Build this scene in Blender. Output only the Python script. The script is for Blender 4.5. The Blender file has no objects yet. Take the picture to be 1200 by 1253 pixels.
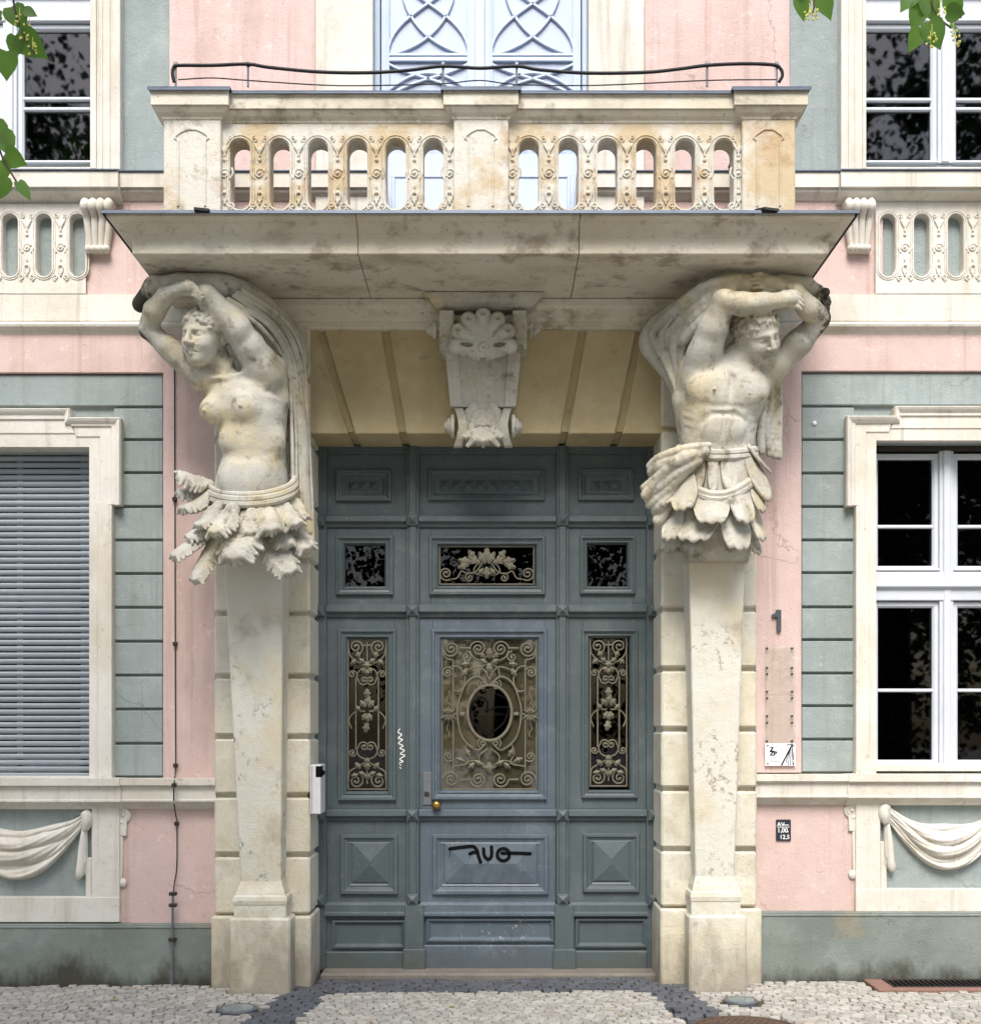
import bpy, math, random
import numpy as np
from mathutils import Vector, Matrix

random.seed(7)
rng = np.random.default_rng(7)
PI = math.pi
scene = bpy.context.scene
COL = scene.collection

# ------------------------------------------------------------------ camera, sky, sun, exposure
CAM_DIST, FOC, VPX, VPY = 8.257, 1445.0, 605.0, 890.0      # metres to the facade, focal length and vanishing point in photo pixels
EYE = 310.0 * CAM_DIST / FOC
cam_data = bpy.data.cameras.new("camera")
cam_data.sensor_fit = 'HORIZONTAL'
cam_data.sensor_width = 36.0
cam_data.lens = 36.0 * FOC / 1200.0
cam_data.shift_x = -(VPX - 600.0) / 1200.0
cam_data.shift_y = (VPY - 626.5) / 1200.0
cam_data.clip_start = 0.05
cam_data.clip_end = 500
cam = bpy.data.objects.new("camera", cam_data)
cam.location = (0, -CAM_DIST, EYE)
cam.rotation_euler = (math.radians(90), 0, 0)
COL.objects.link(cam)
scene.camera = cam

SUN_EL, SUN_AZ = math.radians(51), math.radians(184)        # azimuth clockwise from +Y
world = bpy.data.worlds.new("World")
scene.world = world
world.use_nodes = True
wn = world.node_tree
wn.nodes.clear()
w_out = wn.nodes.new('ShaderNodeOutputWorld')
w_bg = wn.nodes.new('ShaderNodeBackground')
w_sky = wn.nodes.new('ShaderNodeTexSky')
w_sky.sky_type = 'NISHITA'
w_sky.sun_disc = False
w_sky.sun_elevation = SUN_EL
w_sky.sun_rotation = SUN_AZ
w_sky.air_density = 1.0
w_sky.dust_density = 3.0
w_hue = wn.nodes.new('ShaderNodeHueSaturation')
w_hue.inputs['Saturation'].default_value = 1.0
w_bg.inputs['Strength'].default_value = 0.15
wn.links.new(w_sky.outputs[0], w_hue.inputs['Color'])
wn.links.new(w_hue.outputs[0], w_bg.inputs[0])
wn.links.new(w_bg.outputs[0], w_out.inputs[0])

sun_data = bpy.data.lights.new("sun", 'SUN')
sun_data.energy = 1.6
sun_data.angle = math.radians(24)
sun_data.color = (1.0, 0.985, 0.96)
sun = bpy.data.objects.new("sun", sun_data)
sd = Vector((math.sin(SUN_AZ) * math.cos(SUN_EL), math.cos(SUN_AZ) * math.cos(SUN_EL), math.sin(SUN_EL)))
sun.rotation_euler = sd.to_track_quat('Z', 'Y').to_euler()
sun.location = sd * 30
COL.objects.link(sun)

vs = scene.view_settings
vs.view_transform = 'Standard'
vs.look = 'None'
vs.gamma = 1.0
vs.use_curve_mapping = False
vs.exposure = 1.15
scene.cycles.max_bounces = 6
scene.cycles.diffuse_bounces = 4
scene.cycles.glossy_bounces = 3
scene.cycles.transparent_max_bounces = 8

# ------------------------------------------------------------------ measuring helpers (photo pixel at a known depth -> metres)
def S(y=0.0):
    return (CAM_DIST + y) / FOC
def X(px, y=0.0):
    return (px - VPX) * S(y)
def Z(py, y=0.0):
    return EYE + (VPY - py) * S(y)
def P(px, py, y=0.0):
    return (X(px, y), y, Z(py, y))
def ground(x):
    return 0.0062 * x

# ------------------------------------------------------------------ object helpers
def link(name, me, mat, parent=None, loc=None):
    o = bpy.data.objects.new(name, me)
    if mat is not None and not me.materials:
        me.materials.append(mat)
    COL.objects.link(o)
    if loc is not None:
        o.location = loc
    if parent is not None:
        o.parent = parent
        o.matrix_parent_inverse = Matrix.Translation(-Vector(parent.location))
    return o
def tag(o, label=None, cat=None, group=None, kind=None):
    if label: o['label'] = label
    if cat: o['category'] = cat
    if group: o['group'] = group
    if kind: o['kind'] = kind
    return o
def empty(name, loc=(0, 0, 0)):
    o = bpy.data.objects.new(name, None)
    o.empty_display_size = 0.1
    o.location = loc
    COL.objects.link(o)
    return o

class MB:
    """collects vertices and faces of one mesh"""
    def __init__(self):
        self.v = []; self.f = []
    def add(self, vs_, fs_):
        n = len(self.v)
        self.v.extend([tuple(p) for p in vs_])
        self.f.extend([tuple(i + n for i in q) for q in fs_])
        return self
    def box(self, x0, x1, y0, y1, z0, z1, b=0.004):
        if x0 > x1: x0, x1 = x1, x0
        if y0 > y1: y0, y1 = y1, y0
        if z0 > z1: z0, z1 = z1, z0
        b = min(b, 0.45 * min(x1 - x0, y1 - y0, z1 - z0))
        c = [(x0, x1), (y0, y1), (z0, z1)]
        V, idx = [], {}
        for sx in (0, 1):
            for sy in (0, 1):
                for sz in (0, 1):
                    s = (sx, sy, sz)
                    for ax in range(3):
                        p = []
                        for a in range(3):
                            q = c[a][s[a]]
                            if a != ax: q += b if s[a] == 0 else -b
                            p.append(q)
                        idx[(s, ax)] = len(V); V.append(tuple(p))
        Fs = []
        for ax in range(3):
            a, bb = [i for i in range(3) if i != ax]
            for side in (0, 1):
                q = []
                for (u, w) in ((0, 0), (1, 0), (1, 1), (0, 1)):
                    s = [0, 0, 0]; s[ax] = side; s[a] = u; s[bb] = w
                    q.append(idx[(tuple(s), ax)])
                flip = (side == 0) ^ (ax == 1)
                Fs.append(q[::-1] if flip else q)
        for ax in range(3):           # the edges that run along ax
            a, bb = [i for i in range(3) if i != ax]
            for u in (0, 1):
                for w in (0, 1):
                    s0 = [0, 0, 0]; s0[a] = u; s0[bb] = w
                    s1 = list(s0); s1[ax] = 1
                    q = [idx[(tuple(s0), a)], idx[(tuple(s0), bb)], idx[(tuple(s1), bb)], idx[(tuple(s1), a)]]
                    flip = (u == w) ^ (ax == 1)
                    Fs.append(q if flip else q[::-1])
        for sx in (0, 1):
            for sy in (0, 1):
                for sz in (0, 1):
                    s = (sx, sy, sz)
                    q = [idx[(s, 0)], idx[(s, 1)], idx[(s, 2)]]
                    Fs.append(q if (sx + sy + sz) % 2 else q[::-1])
        return self.add(V, Fs)
    def sweep(self, path, prof, plane='H', closed=False, solid=True):
        """profile points (outward offset, height) carried along a mitred path; plane H: path in x,y and height z; plane V: path in x,z and height y"""
        n = len(path); V = []
        for i, p in enumerate(path):
            p = Vector(p)
            d0 = d1 = None
            if i > 0 or closed: d0 = (p - Vector(path[i - 1])).normalized()
            if i < n - 1 or closed: d1 = (Vector(path[(i + 1) % n]) - p).normalized()
            d0 = d0 or d1; d1 = d1 or d0
            n0 = Vector((d0.y, -d0.x)); n1 = Vector((d1.y, -d1.x))
            m = n0 + n1
            if m.length < 1e-6: m = n0
            m.normalize()
            m /= max(0.3, m.dot(n0))
            for (d, h) in prof:
                q = p + m * d
                V.append((q.x, q.y, h) if plane == 'H' else (q.x, h, q.y))
        k = len(prof); Fs = []
        kk = k if solid else k - 1
        for i in range(n if closed else n - 1):
            a, b = i * k, ((i + 1) % n) * k
            for j in range(kk):
                j2 = (j + 1) % k
                Fs.append((a + j, b + j, b + j2, a + j2))
        if solid and not closed:
            Fs.append(tuple(range(k))[::-1])
            Fs.append(tuple(range((n - 1) * k, n * k)))
        return self.add(V, Fs)
    def rings(self, x0, x1, z0, z1, prof, cap=None, hip=0.0):
        """rectangular moulding facing -y: profile (inset, y); cap 'flat' closes the last ring, 'hip' raises a pyramid by hip"""
        V, Fs = [], []
        for (d, y) in prof:
            V += [(x0 + d, y, z0 + d), (x1 - d, y, z0 + d), (x1 - d, y, z1 - d), (x0 + d, y, z1 - d)]
        for i in range(len(prof) - 1):
            a = i * 4; b = a + 4
            for j in range(4):
                j2 = (j + 1) % 4
                Fs.append((a + j, a + j2, b + j2, b + j))
        m = (len(prof) - 1) * 4
        if cap == 'flat':
            Fs.append((m, m + 1, m + 2, m + 3))
        elif cap == 'hip':
            d, y = prof[-1]
            w = (x1 - x0) / 2 - d; h = (z1 - z0) / 2 - d; r = min(w, h)
            cx, cz = (x0 + x1) / 2, (z0 + z1) / 2
            if abs(w - h) < 0.004:
                V.append((cx, y - hip, cz)); q = len(V) - 1
                for j in range(4): Fs.append((m + j, m + (j + 1) % 4, q))
            elif w > h:
                V += [(cx - (w - r), y - hip, cz), (cx + (w - r), y - hip, cz)]; q = len(V) - 2
                Fs += [(m, m + 1, q + 1, q), (m + 1, m + 2, q + 1), (m + 2, m + 3, q, q + 1), (m + 3, m, q)]
            else:
                V += [(cx, y - hip, cz - (h - r)), (cx, y - hip, cz + (h - r))]; q = len(V) - 2
                Fs += [(m, m + 1, q), (m + 1, m + 2, q + 1, q), (m + 2, m + 3, q + 1), (m + 3, m, q, q + 1)]
        return self.add(V, Fs)
    def tube(self, pts, r, n=8, caps=True, flat=None):
        pts = [Vector(p) for p in pts]; k = len(pts)
        rr = r if isinstance(r, (list, tuple)) else [r] * k
        V, Fs = [], []
        t = (pts[1] - pts[0]).normalized()
        ref = Vector((0, 1, 0)) if abs(t.y) < 0.9 else Vector((1, 0, 0))
        u = t.cross(ref).normalized()
        for i in range(k):
            t2 = (pts[min(i + 1, k - 1)] - pts[max(i - 1, 0)]).normalized()
            u = (u - t2 * u.dot(t2))
            u = u.normalized() if u.length > 1e-6 else t2.orthogonal().normalized()
            w = t2.cross(u)
            for j in range(n):
                a = 2 * PI * j / n
                du, dw = math.cos(a), math.sin(a)
                if flat: dw *= flat
                V.append(pts[i] + (u * du + w * dw) * rr[i])
        for i in range(k - 1):
            for j in range(n):
                j2 = (j + 1) % n
                Fs.append((i * n + j, i * n + j2, (i + 1) * n + j2, (i + 1) * n + j))
        if caps:
            Fs.append(tuple(range(n))[::-1]); Fs.append(tuple(range((k - 1) * n, k * n)))
        return self.add(V, Fs)
    def lathe(self, prof, c, axis='z', n=24):
        V, Fs = [], []
        for (r, h) in prof:
            for j in range(n):
                a = 2 * PI * j / n
                u, w = r * math.cos(a), r * math.sin(a)
                if axis == 'z': V.append((c[0] + u, c[1] + w, c[2] + h))
                elif axis == 'y': V.append((c[0] + u, c[1] + h, c[2] + w))
                else: V.append((c[0] + h, c[1] + u, c[2] + w))
        for i in range(len(prof) - 1):
            for j in range(n):
                j2 = (j + 1) % n
                Fs.append((i * n + j, i * n + j2, (i + 1) * n + j2, (i + 1) * n + j))
        Fs.append(tuple(range(n))[::-1]); Fs.append(tuple(range((len(prof) - 1) * n, len(prof) * n)))
        return self.add(V, Fs)
    def ball(self, c, r, n=10, m=6):
        if not isinstance(r, (tuple, list)): r = (r, r, r)
        V = [(c[0], c[1], c[2] - r[2])]; Fs = []
        for i in range(1, m):
            t = PI * i / m
            for j in range(n):
                a = 2 * PI * j / n
                V.append((c[0] + r[0] * math.sin(t) * math.cos(a), c[1] + r[1] * math.sin(t) * math.sin(a), c[2] - r[2] * math.cos(t)))
        V.append((c[0], c[1], c[2] + r[2])); q = len(V) - 1
        for j in range(n):
            Fs.append((0, 1 + (j + 1) % n, 1 + j))
            Fs.append((q, 1 + (m - 2) * n + j, 1 + (m - 2) * n + (j + 1) % n))
        for i in range(m - 2):
            for j in range(n):
                j2 = (j + 1) % n
                Fs.append((1 + i * n + j, 1 + i * n + j2, 1 + (i + 1) * n + j2, 1 + (i + 1) * n + j))
        return self.add(V, Fs)
    def prism(self, poly, h0, h1, plane='V', bev=0.0):
        """polygon in x,z (plane V), y,z (plane S) or x,y (plane H) between heights h0 (front) and h1; a chamfer of bev on the h0 side"""
        n = len(poly)
        def mp(p, h):
            return (p[0], h, p[1]) if plane == 'V' else ((h, p[0], p[1]) if plane == 'S' else (p[0], p[1], h))
        rings_ = []
        if bev > 0:
            c = Vector((sum(p[0] for p in poly) / n, sum(p[1] for p in poly) / n))
            area = sum(poly[i][0] * poly[(i + 1) % n][1] - poly[(i + 1) % n][0] * poly[i][1] for i in range(n))
            sg = 1 if area > 0 else -1
            inn = []
            for i in range(n):
                p = Vector(poly[i]); d0 = (p - Vector(poly[i - 1])).normalized(); d1 = (Vector(poly[(i + 1) % n]) - p).normalized()
                m = Vector((-d0.y, d0.x)) + Vector((-d1.y, d1.x))
                m = m.normalized() if m.length > 1e-6 else Vector((-d0.y, d0.x))
                m /= max(0.35, m.dot(Vector((-d0.y, d0.x))))
                inn.append(p + m * bev * sg)
            s = 1 if h1 > h0 else -1
            rings_.append([mp(p, h0) for p in inn]); rings_.append([mp(p, h0 + s * bev) for p in poly])
        else:
            rings_.append([mp(p, h0) for p in poly])
        rings_.append([mp(p, h1) for p in poly])
        V = [p for r_ in rings_ for p in r_]; Fs = []
        for i in range(len(rings_) - 1):
            for j in range(n):
                j2 = (j + 1) % n
                Fs.append((i * n + j, i * n + j2, (i + 1) * n + j2, (i + 1) * n + j))
        Fs.append(tuple(range(n))[::-1]); Fs.append(tuple(range((len(rings_) - 1) * n, len(rings_) * n)))
        return self.add(V, Fs)
    def mesh(self, name, smooth=False):
        me = bpy.data.meshes.new(name)
        me.from_pydata(self.v, [], self.f)
        me.validate()
        import bmesh
        bm = bmesh.new(); bm.from_mesh(me)
        bmesh.ops.recalc_face_normals(bm, faces=bm.faces)
        bm.to_mesh(me); bm.free()
        if smooth:
            me.polygons.foreach_set('use_smooth', [True] * len(me.polygons))
            if smooth != 'all':
                me.set_sharp_from_angle(angle=math.radians(42))
        me.update()
        return me
    def build(self, name, mat, parent=None, smooth=False):
        return link(name, self.mesh(name, smooth), mat, parent)

def spiral(cx, cz, r0, r1, a0, turns, n=28):
    """points of a spiral in x,z from radius r0 to r1, starting at angle a0"""
    out = []
    for i in range(n + 1):
        t = i / n
        r = r0 + (r1 - r0) * t ** 0.85
        a = a0 + turns * 2 * PI * t
        out.append((cx + r * math.cos(a), cz + r * math.sin(a)))
    return out
def bez(p0, p1, p2, p3, n=12):
    out = []
    for i in range(n + 1):
        t = i / n; s = 1 - t
        out.append(tuple(s ** 3 * a + 3 * s * s * t * b + 3 * s * t * t * c + t ** 3 * d for a, b, c, d in zip(p0, p1, p2, p3)))
    return out
def smooth_line(pts, n=6):
    """Catmull-Rom through the points"""
    pts = [np.array(p, float) for p in pts]
    q = [2 * pts[0] - pts[1]] + pts + [2 * pts[-1] - pts[-2]]
    out = []
    for i in range(1, len(q) - 2):
        a, b, c, d = q[i - 1:i + 3]
        for j in range(n):
            t = j / n
            out.append(0.5 * ((2 * b) + (c - a) * t + (2 * a - 5 * b + 4 * c - d) * t * t + (3 * b - a - 3 * c + d) * t ** 3))
    out.append(pts[-1])
    return [tuple(p) for p in out]

# ------------------------------------------------------------------ materials
def srgb(r, g, b):
    return tuple(((c / 255) / 12.92 if c / 255 <= 0.04045 else ((c / 255 + 0.055) / 1.055) ** 2.4) for c in (r, g, b)) + (1.0,)
def new_mat(name):
    m = bpy.data.materials.new(name)
    m.use_nodes = True
    nt = m.node_tree
    return m, nt, nt.nodes['Principled BSDF']
def noise_node(nt, vec, scale, detail=6, rough=0.6, stretch=None):
    n = nt.nodes.new('ShaderNodeTexNoise')
    n.inputs['Scale'].default_value = scale
    n.inputs['Detail'].default_value = detail
    n.inputs['Roughness'].default_value = rough
    if stretch:
        mp = nt.nodes.new('ShaderNodeMapping')
        mp.inputs['Scale'].default_value = stretch
        nt.links.new(vec, mp.inputs['Vector']); vec = mp.outputs[0]
    nt.links.new(vec, n.inputs['Vector'])
    return n
def ramp_node(nt, fac, lo, hi, to=1.0, frm=0.0):
    r = nt.nodes.new('ShaderNodeMapRange')
    r.inputs['From Min'].default_value = lo
    r.inputs['From Max'].default_value = hi
    r.inputs['To Min'].default_value = frm
    r.inputs['To Max'].default_value = to
    nt.links.new(fac, r.inputs['Value'])
    return r.outputs[0]
def mixc(nt, fac, a, b, mode='MIX'):
    m = nt.nodes.new('ShaderNodeMix'); m.data_type = 'RGBA'; m.blend_type = mode
    if isinstance(fac, (int, float)): m.inputs[0].default_value = fac
    else: nt.links.new(fac, m.inputs[0])
    for s, i in ((a, 6), (b, 7)):
        if isinstance(s, tuple): m.inputs[i].default_value = s
        else: nt.links.new(s, m.inputs[i])
    return m.outputs[2]
def math_node(nt, op, a, b=None):
    m = nt.nodes.new('ShaderNodeMath'); m.operation = op
    for s, i in ((a, 0), (b, 1)):
        if s is None: continue
        if isinstance(s, (int, float)): m.inputs[i].default_value = s
        else: nt.links.new(s, m.inputs[i])
    return m.outputs[0]
def aged(name, base, layers=(), rough=0.85, bump=((60, 0.15),), vary=0.0, spec=0.3, low=None, metal=0.0, bump_dist=0.01, chips=None, soot=False, cracks=None):
    """painted or bare surface: base colour, noise layers (colour, scale, lo, hi, amount, stretch), bump noises, tone per object, stains near the ground (low = colour, z0, z1, amount), chipped specks"""
    m, nt, bs = new_mat(name)
    geo = nt.nodes.new('ShaderNodeNewGeometry'); pos = geo.outputs['Position']
    col = base
    for i, L in enumerate(layers):
        c, sc, lo, hi, amt = L[:5]
        st = L[5] if len(L) > 5 else None
        n = noise_node(nt, pos, sc, 4, 0.66, st)
        col = mixc(nt, ramp_node(nt, n.outputs[0], lo, hi, amt), col, c)
    if cracks:
        cc_, sc_, am_ = cracks
        wob = noise_node(nt, pos, 2.5, 4, 0.7)
        mixv = nt.nodes.new('ShaderNodeMix'); mixv.data_type = 'VECTOR'; mixv.inputs[0].default_value = 0.28
        nt.links.new(pos, mixv.inputs[4]); nt.links.new(wob.outputs['Color'], mixv.inputs[5])
        vo = nt.nodes.new('ShaderNodeTexVoronoi'); vo.feature = 'DISTANCE_TO_EDGE'; vo.inputs['Scale'].default_value = sc_
        nt.links.new(mixv.outputs[1], vo.inputs['Vector'])
        msk = noise_node(nt, pos, 1.3, 2, 0.5)
        f = math_node(nt, 'MULTIPLY', ramp_node(nt, vo.outputs['Distance'], 0.006, 0.002, am_), ramp_node(nt, msk.outputs[0], 0.52, 0.58))
        col = mixc(nt, f, col, cc_)
    if chips:
        c, sc, lo, hi, zlo, zhi, amt = chips
        n = noise_node(nt, pos, sc, 5, 0.75)
        big = noise_node(nt, pos, 2.3, 4, 0.6)
        f = math_node(nt, 'MULTIPLY', ramp_node(nt, n.outputs[0], lo, hi, amt), ramp_node(nt, big.outputs[0], 0.48, 0.60))
        sx = nt.nodes.new('ShaderNodeSeparateXYZ'); nt.links.new(pos, sx.inputs[0])
        f = math_node(nt, 'MULTIPLY', f, ramp_node(nt, sx.outputs[2], zhi, zhi - 0.4))
        f = math_node(nt, 'MULTIPLY', f, ramp_node(nt, sx.outputs[2], zlo, zlo + 0.2))
        col = mixc(nt, f, col, c)
    if low:
        c, z0, z1, amt = low
        sx = nt.nodes.new('ShaderNodeSeparateXYZ'); nt.links.new(pos, sx.inputs[0])
        n = noise_node(nt, pos, 3.2, 5, 0.65, (1, 1, 0.45))
        h = ramp_node(nt, sx.outputs[2], z1, z0)
        f = math_node(nt, 'ADD', h, math_node(nt, 'MULTIPLY', math_node(nt, 'SUBTRACT', n.outputs[0], 0.5), 2.2))
        f = ramp_node(nt, f, 0.45, 0.95, amt)
        col = mixc(nt, f, col, c)
    if soot:      # black crust on the outermost elbows and cloth ends under the balcony
        sx = nt.nodes.new('ShaderNodeSeparateXYZ'); nt.links.new(pos, sx.inputs[0])
        ax_ = math_node(nt, 'ABSOLUTE', math_node(nt, 'ADD', sx.outputs[0], 0.075))
        n = noise_node(nt, pos, 7, 5, 0.7)
        f = math_node(nt, 'ADD', ramp_node(nt, ax_, 2.0, 2.32), math_node(nt, 'MULTIPLY', math_node(nt, 'SUBTRACT', n.outputs[0], 0.5), 1.6))
        f = math_node(nt, 'MULTIPLY', ramp_node(nt, f, 0.42, 0.62, 0.92), ramp_node(nt, sx.outputs[2], 4.1, 4.25))
        col = mixc(nt, f, col, srgb(44, 42, 37))
    if vary:
        oi = nt.nodes.new('ShaderNodeObjectInfo')
        hs = nt.nodes.new('ShaderNodeHueSaturation')
        nt.links.new(ramp_node(nt, oi.outputs['Random'], 0, 1, 1 + vary, 1 - vary), hs.inputs['Value'])
        if isinstance(col, tuple): hs.inputs['Color'].default_value = col
        else: nt.links.new(col, hs.inputs['Color'])
        col = hs.outputs[0]
    if isinstance(col, tuple): bs.inputs['Base Color'].default_value = col
    else: nt.links.new(col, bs.inputs['Base Color'])
    bs.inputs['Roughness'].default_value = rough
    bs.inputs['Metallic'].default_value = metal
    bs.inputs['Specular IOR Level'].default_value = spec
    prev = None
    for sc, amt in bump:
        n = noise_node(nt, pos, sc, 2, 0.6)
        b = nt.nodes.new('ShaderNodeBump')
        b.inputs['Strength'].default_value = amt
        b.inputs['Distance'].default_value = bump_dist
        nt.links.new(n.outputs[0], b.inputs['Height'])
        if prev is not None: nt.links.new(prev, b.inputs['Normal'])
        prev = b.outputs[0]
    if prev is not None: nt.links.new(prev, bs.inputs['Normal'])
    return m

GRIME = srgb(96, 88, 72)
DARKGRIME = srgb(52, 50, 44)
M = {}
M['pink'] = aged('pink_plaster', srgb(202, 178, 171), [(srgb(188, 163, 154), 0.9, 0.42, 0.66, 0.7), (srgb(212, 190, 181), 4, 0.5, 0.72, 0.5), (srgb(160, 136, 124), 2.6, 0.55, 0.78, 0.55, (1, 1, 0.22)), (srgb(146, 124, 112), 24, 0.62, 0.72, 0.4), (srgb(164, 138, 124), 5, 0.54, 0.72, 0.5, (3, 3, 0.1)), (srgb(222, 206, 198), 13, 0.62, 0.7, 0.45)], bump=((90, 0.35), (14, 0.35), (4, 0.3)), cracks=(srgb(140, 116, 106), 1.1, 0.45))
M['green'] = aged('grey_green_plaster', srgb(146, 156, 154), [(srgb(131, 140, 136), 1.2, 0.42, 0.66, 0.7), (srgb(166, 173, 167), 5, 0.52, 0.72, 0.5), (srgb(112, 117, 106), 3.4, 0.56, 0.78, 0.5, (1, 1, 0.2)), (srgb(180, 184, 178), 26, 0.62, 0.72, 0.45), (srgb(116, 120, 110), 5, 0.54, 0.72, 0.5, (3, 3, 0.1)), (srgb(120, 122, 112), 15, 0.62, 0.72, 0.4)], bump=((80, 0.4), (12, 0.4), (4, 0.3)), vary=0.055, cracks=(srgb(104, 108, 102), 1.1, 0.45))
M['cream'] = aged('cream_plaster', srgb(210, 206, 196), [(srgb(192, 184, 166), 1.6, 0.42, 0.66, 0.7), (srgb(166, 156, 136), 4, 0.54, 0.78, 0.5, (1, 1, 0.3)), (srgb(220, 217, 207), 8, 0.52, 0.72, 0.4), (srgb(150, 141, 122), 5, 0.56, 0.74, 0.5, (3, 3, 0.1)), (srgb(130, 122, 106), 20, 0.62, 0.74, 0.5)], bump=((70, 0.25), (12, 0.18)), vary=0.03)
M['stone'] = aged('sandstone', srgb(206, 202, 186), [(srgb(188, 181, 160), 1.8, 0.42, 0.64, 0.65), (srgb(160, 150, 126), 4.5, 0.54, 0.72, 0.5), (srgb(216, 213, 202), 8, 0.5, 0.72, 0.5), (srgb(198, 184, 150), 1.3, 0.48, 0.62, 0.4), (srgb(120, 110, 92), 13, 0.61, 0.76, 0.5), (srgb(98, 93, 82), 40, 0.64, 0.70, 0.5)], bump=((140, 0.4), (30, 0.4), (7, 0.25)), vary=0.04, low=(srgb(118, 106, 88), 0.0, 0.8, 0.6))
M['statue'] = aged('statue_stone', srgb(184, 181, 170), [(srgb(158, 151, 132), 2.8, 0.44, 0.62, 0.75), (srgb(132, 121, 99), 5.5, 0.53, 0.69, 0.65), (srgb(190, 176, 138), 1.7, 0.48, 0.62, 0.7), (srgb(206, 203, 192), 8, 0.5, 0.72, 0.6), (srgb(92, 85, 71), 11, 0.57, 0.72, 0.65), (srgb(76, 71, 62), 55, 0.63, 0.69, 0.6)], bump=((170, 0.3), (45, 0.35), (16, 0.25)), soot=True)
M['shaft'] = aged('painted_shaft', srgb(206, 203, 190), [(srgb(190, 185, 166), 2.0, 0.42, 0.68, 0.6), (srgb(206, 203, 191), 6, 0.5, 0.72, 0.5), (srgb(196, 182, 146), 1.5, 0.50, 0.62, 0.6), (srgb(132, 119, 97), 3.1, 0.58, 0.76, 0.65)], bump=((120, 0.45), (25, 0.4), (8, 0.2)), chips=(srgb(108, 102, 90), 19, 0.55, 0.59, 0.6, 2.6, 0.8), low=(srgb(112, 95, 73), 0.1, 1.15, 0.7))
M['slab'] = aged('balcony_stone', srgb(208, 202, 186), [(srgb(190, 180, 156), 1.5, 0.4, 0.66, 0.7), (srgb(146, 135, 115), 2.8, 0.53, 0.70, 0.6, (0.6, 1, 1)), (srgb(90, 84, 74), 8, 0.58, 0.74, 0.6), (srgb(120, 106, 86), 3.6, 0.56, 0.66, 0.6), (srgb(204, 200, 188), 7, 0.53, 0.72, 0.5), (srgb(70, 67, 60), 26, 0.62, 0.72, 0.5)], bump=((110, 0.4), (18, 0.35)))
M['soffit'] = aged('lintel_plaster', srgb(184, 169, 132), [(srgb(160, 145, 108), 1.5, 0.42, 0.66, 0.7), (srgb(194, 183, 154), 5, 0.52, 0.72, 0.5), (srgb(130, 114, 86), 8, 0.6, 0.75, 0.45)], bump=((80, 0.25), (12, 0.15)), vary=0.03)
M['rail'] = aged('weathered_balustrade', srgb(204, 200, 188), [(srgb(186, 166, 130), 2.4, 0.47, 0.60, 0.85), (srgb(160, 126, 86), 3.2, 0.57, 0.70, 0.6), (srgb(116, 108, 95), 9, 0.57, 0.74, 0.65), (srgb(76, 73, 65), 4.6, 0.61, 0.76, 0.6, (1, 1, 0.4))], bump=((130, 0.45), (28, 0.4), (9, 0.2)))
M['plinth'] = aged('plinth_paint', srgb(124, 131, 124), [(srgb(104, 110, 103), 1.4, 0.42, 0.66, 0.75), (srgb(144, 150, 144), 5, 0.52, 0.72, 0.5), (srgb(76, 79, 70), 2.4, 0.56, 0.74, 0.65, (1, 1, 0.35)), (srgb(138, 128, 106), 1.3, 0.65, 0.68, 0.5), (srgb(90, 90, 80), 22, 0.6, 0.72, 0.5)], bump=((70, 0.4), (12, 0.35)), cracks=(srgb(84, 86, 78), 1.2, 0.4), low=(srgb(60, 57, 47), -0.03, 0.30, 0.92))
M['soffit_stone'] = M['slab']
M['door'] = aged('door_paint', srgb(79, 90, 92), [(srgb(68, 78, 79), 1.3, 0.42, 0.66, 0.7), (srgb(104, 112, 111), 6, 0.53, 0.74, 0.5), (srgb(132, 138, 136), 34, 0.64, 0.70, 0.45), (srgb(58, 62, 60), 4, 0.6, 0.75, 0.5, (1, 1, 0.15)), (srgb(58, 62, 60), 26, 0.55, 0.75, 0.35, (1, 1, 0.05))], rough=0.5, bump=((90, 0.2), (20, 0.12)), spec=0.4, low=(srgb(80, 79, 70), 0.0, 0.30, 0.6))
M['leaf_paint'] = aged('door_leaf_paint', srgb(85, 96, 104), [(srgb(73, 84, 94), 1.3, 0.42, 0.66, 0.7), (srgb(114, 124, 131), 6, 0.53, 0.74, 0.5), (srgb(142, 149, 152), 36, 0.64, 0.70, 0.45), (srgb(62, 68, 72), 4, 0.6, 0.75, 0.5, (1, 1, 0.15)), (srgb(62, 68, 72), 26, 0.55, 0.75, 0.35, (1, 1, 0.05))], rough=0.45, bump=((90, 0.2), (20, 0.12)), spec=0.45, low=(srgb(78, 82, 84), 0.02, 0.30, 0.65), chips=(srgb(176, 180, 178), 30, 0.60, 0.63, 0.02, 0.8, 0.9))
M['iron'] = aged('painted_iron', srgb(108, 104, 88), [(srgb(80, 75, 62), 12, 0.45, 0.7, 0.7), (srgb(112, 80, 54), 22, 0.62, 0.75, 0.6)], rough=0.6, bump=((150, 0.1),), spec=0.4)
M['white_wood'] = aged('white_window_paint', srgb(198, 202, 208), [(srgb(182, 187, 194), 3, 0.45, 0.7, 0.5)], rough=0.45, bump=((60, 0.04),), spec=0.4)
M['french'] = aged('french_window_paint', srgb(186, 198, 214), [(srgb(172, 186, 204), 3, 0.45, 0.7, 0.5)], rough=0.45, bump=((60, 0.04),), spec=0.4)
M['slat'] = aged('shutter_slat', srgb(146, 154, 160), [(srgb(130, 138, 145), 2, 0.4, 0.7, 0.6)], rough=0.5, bump=((80, 0.06),), spec=0.4, vary=0.04)
M['lead'] = aged('zinc_sheet', srgb(84, 92, 104), [(srgb(66, 72, 80), 6, 0.45, 0.7, 0.6)], rough=0.45, bump=((30, 0.06),), metal=0.6)
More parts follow.
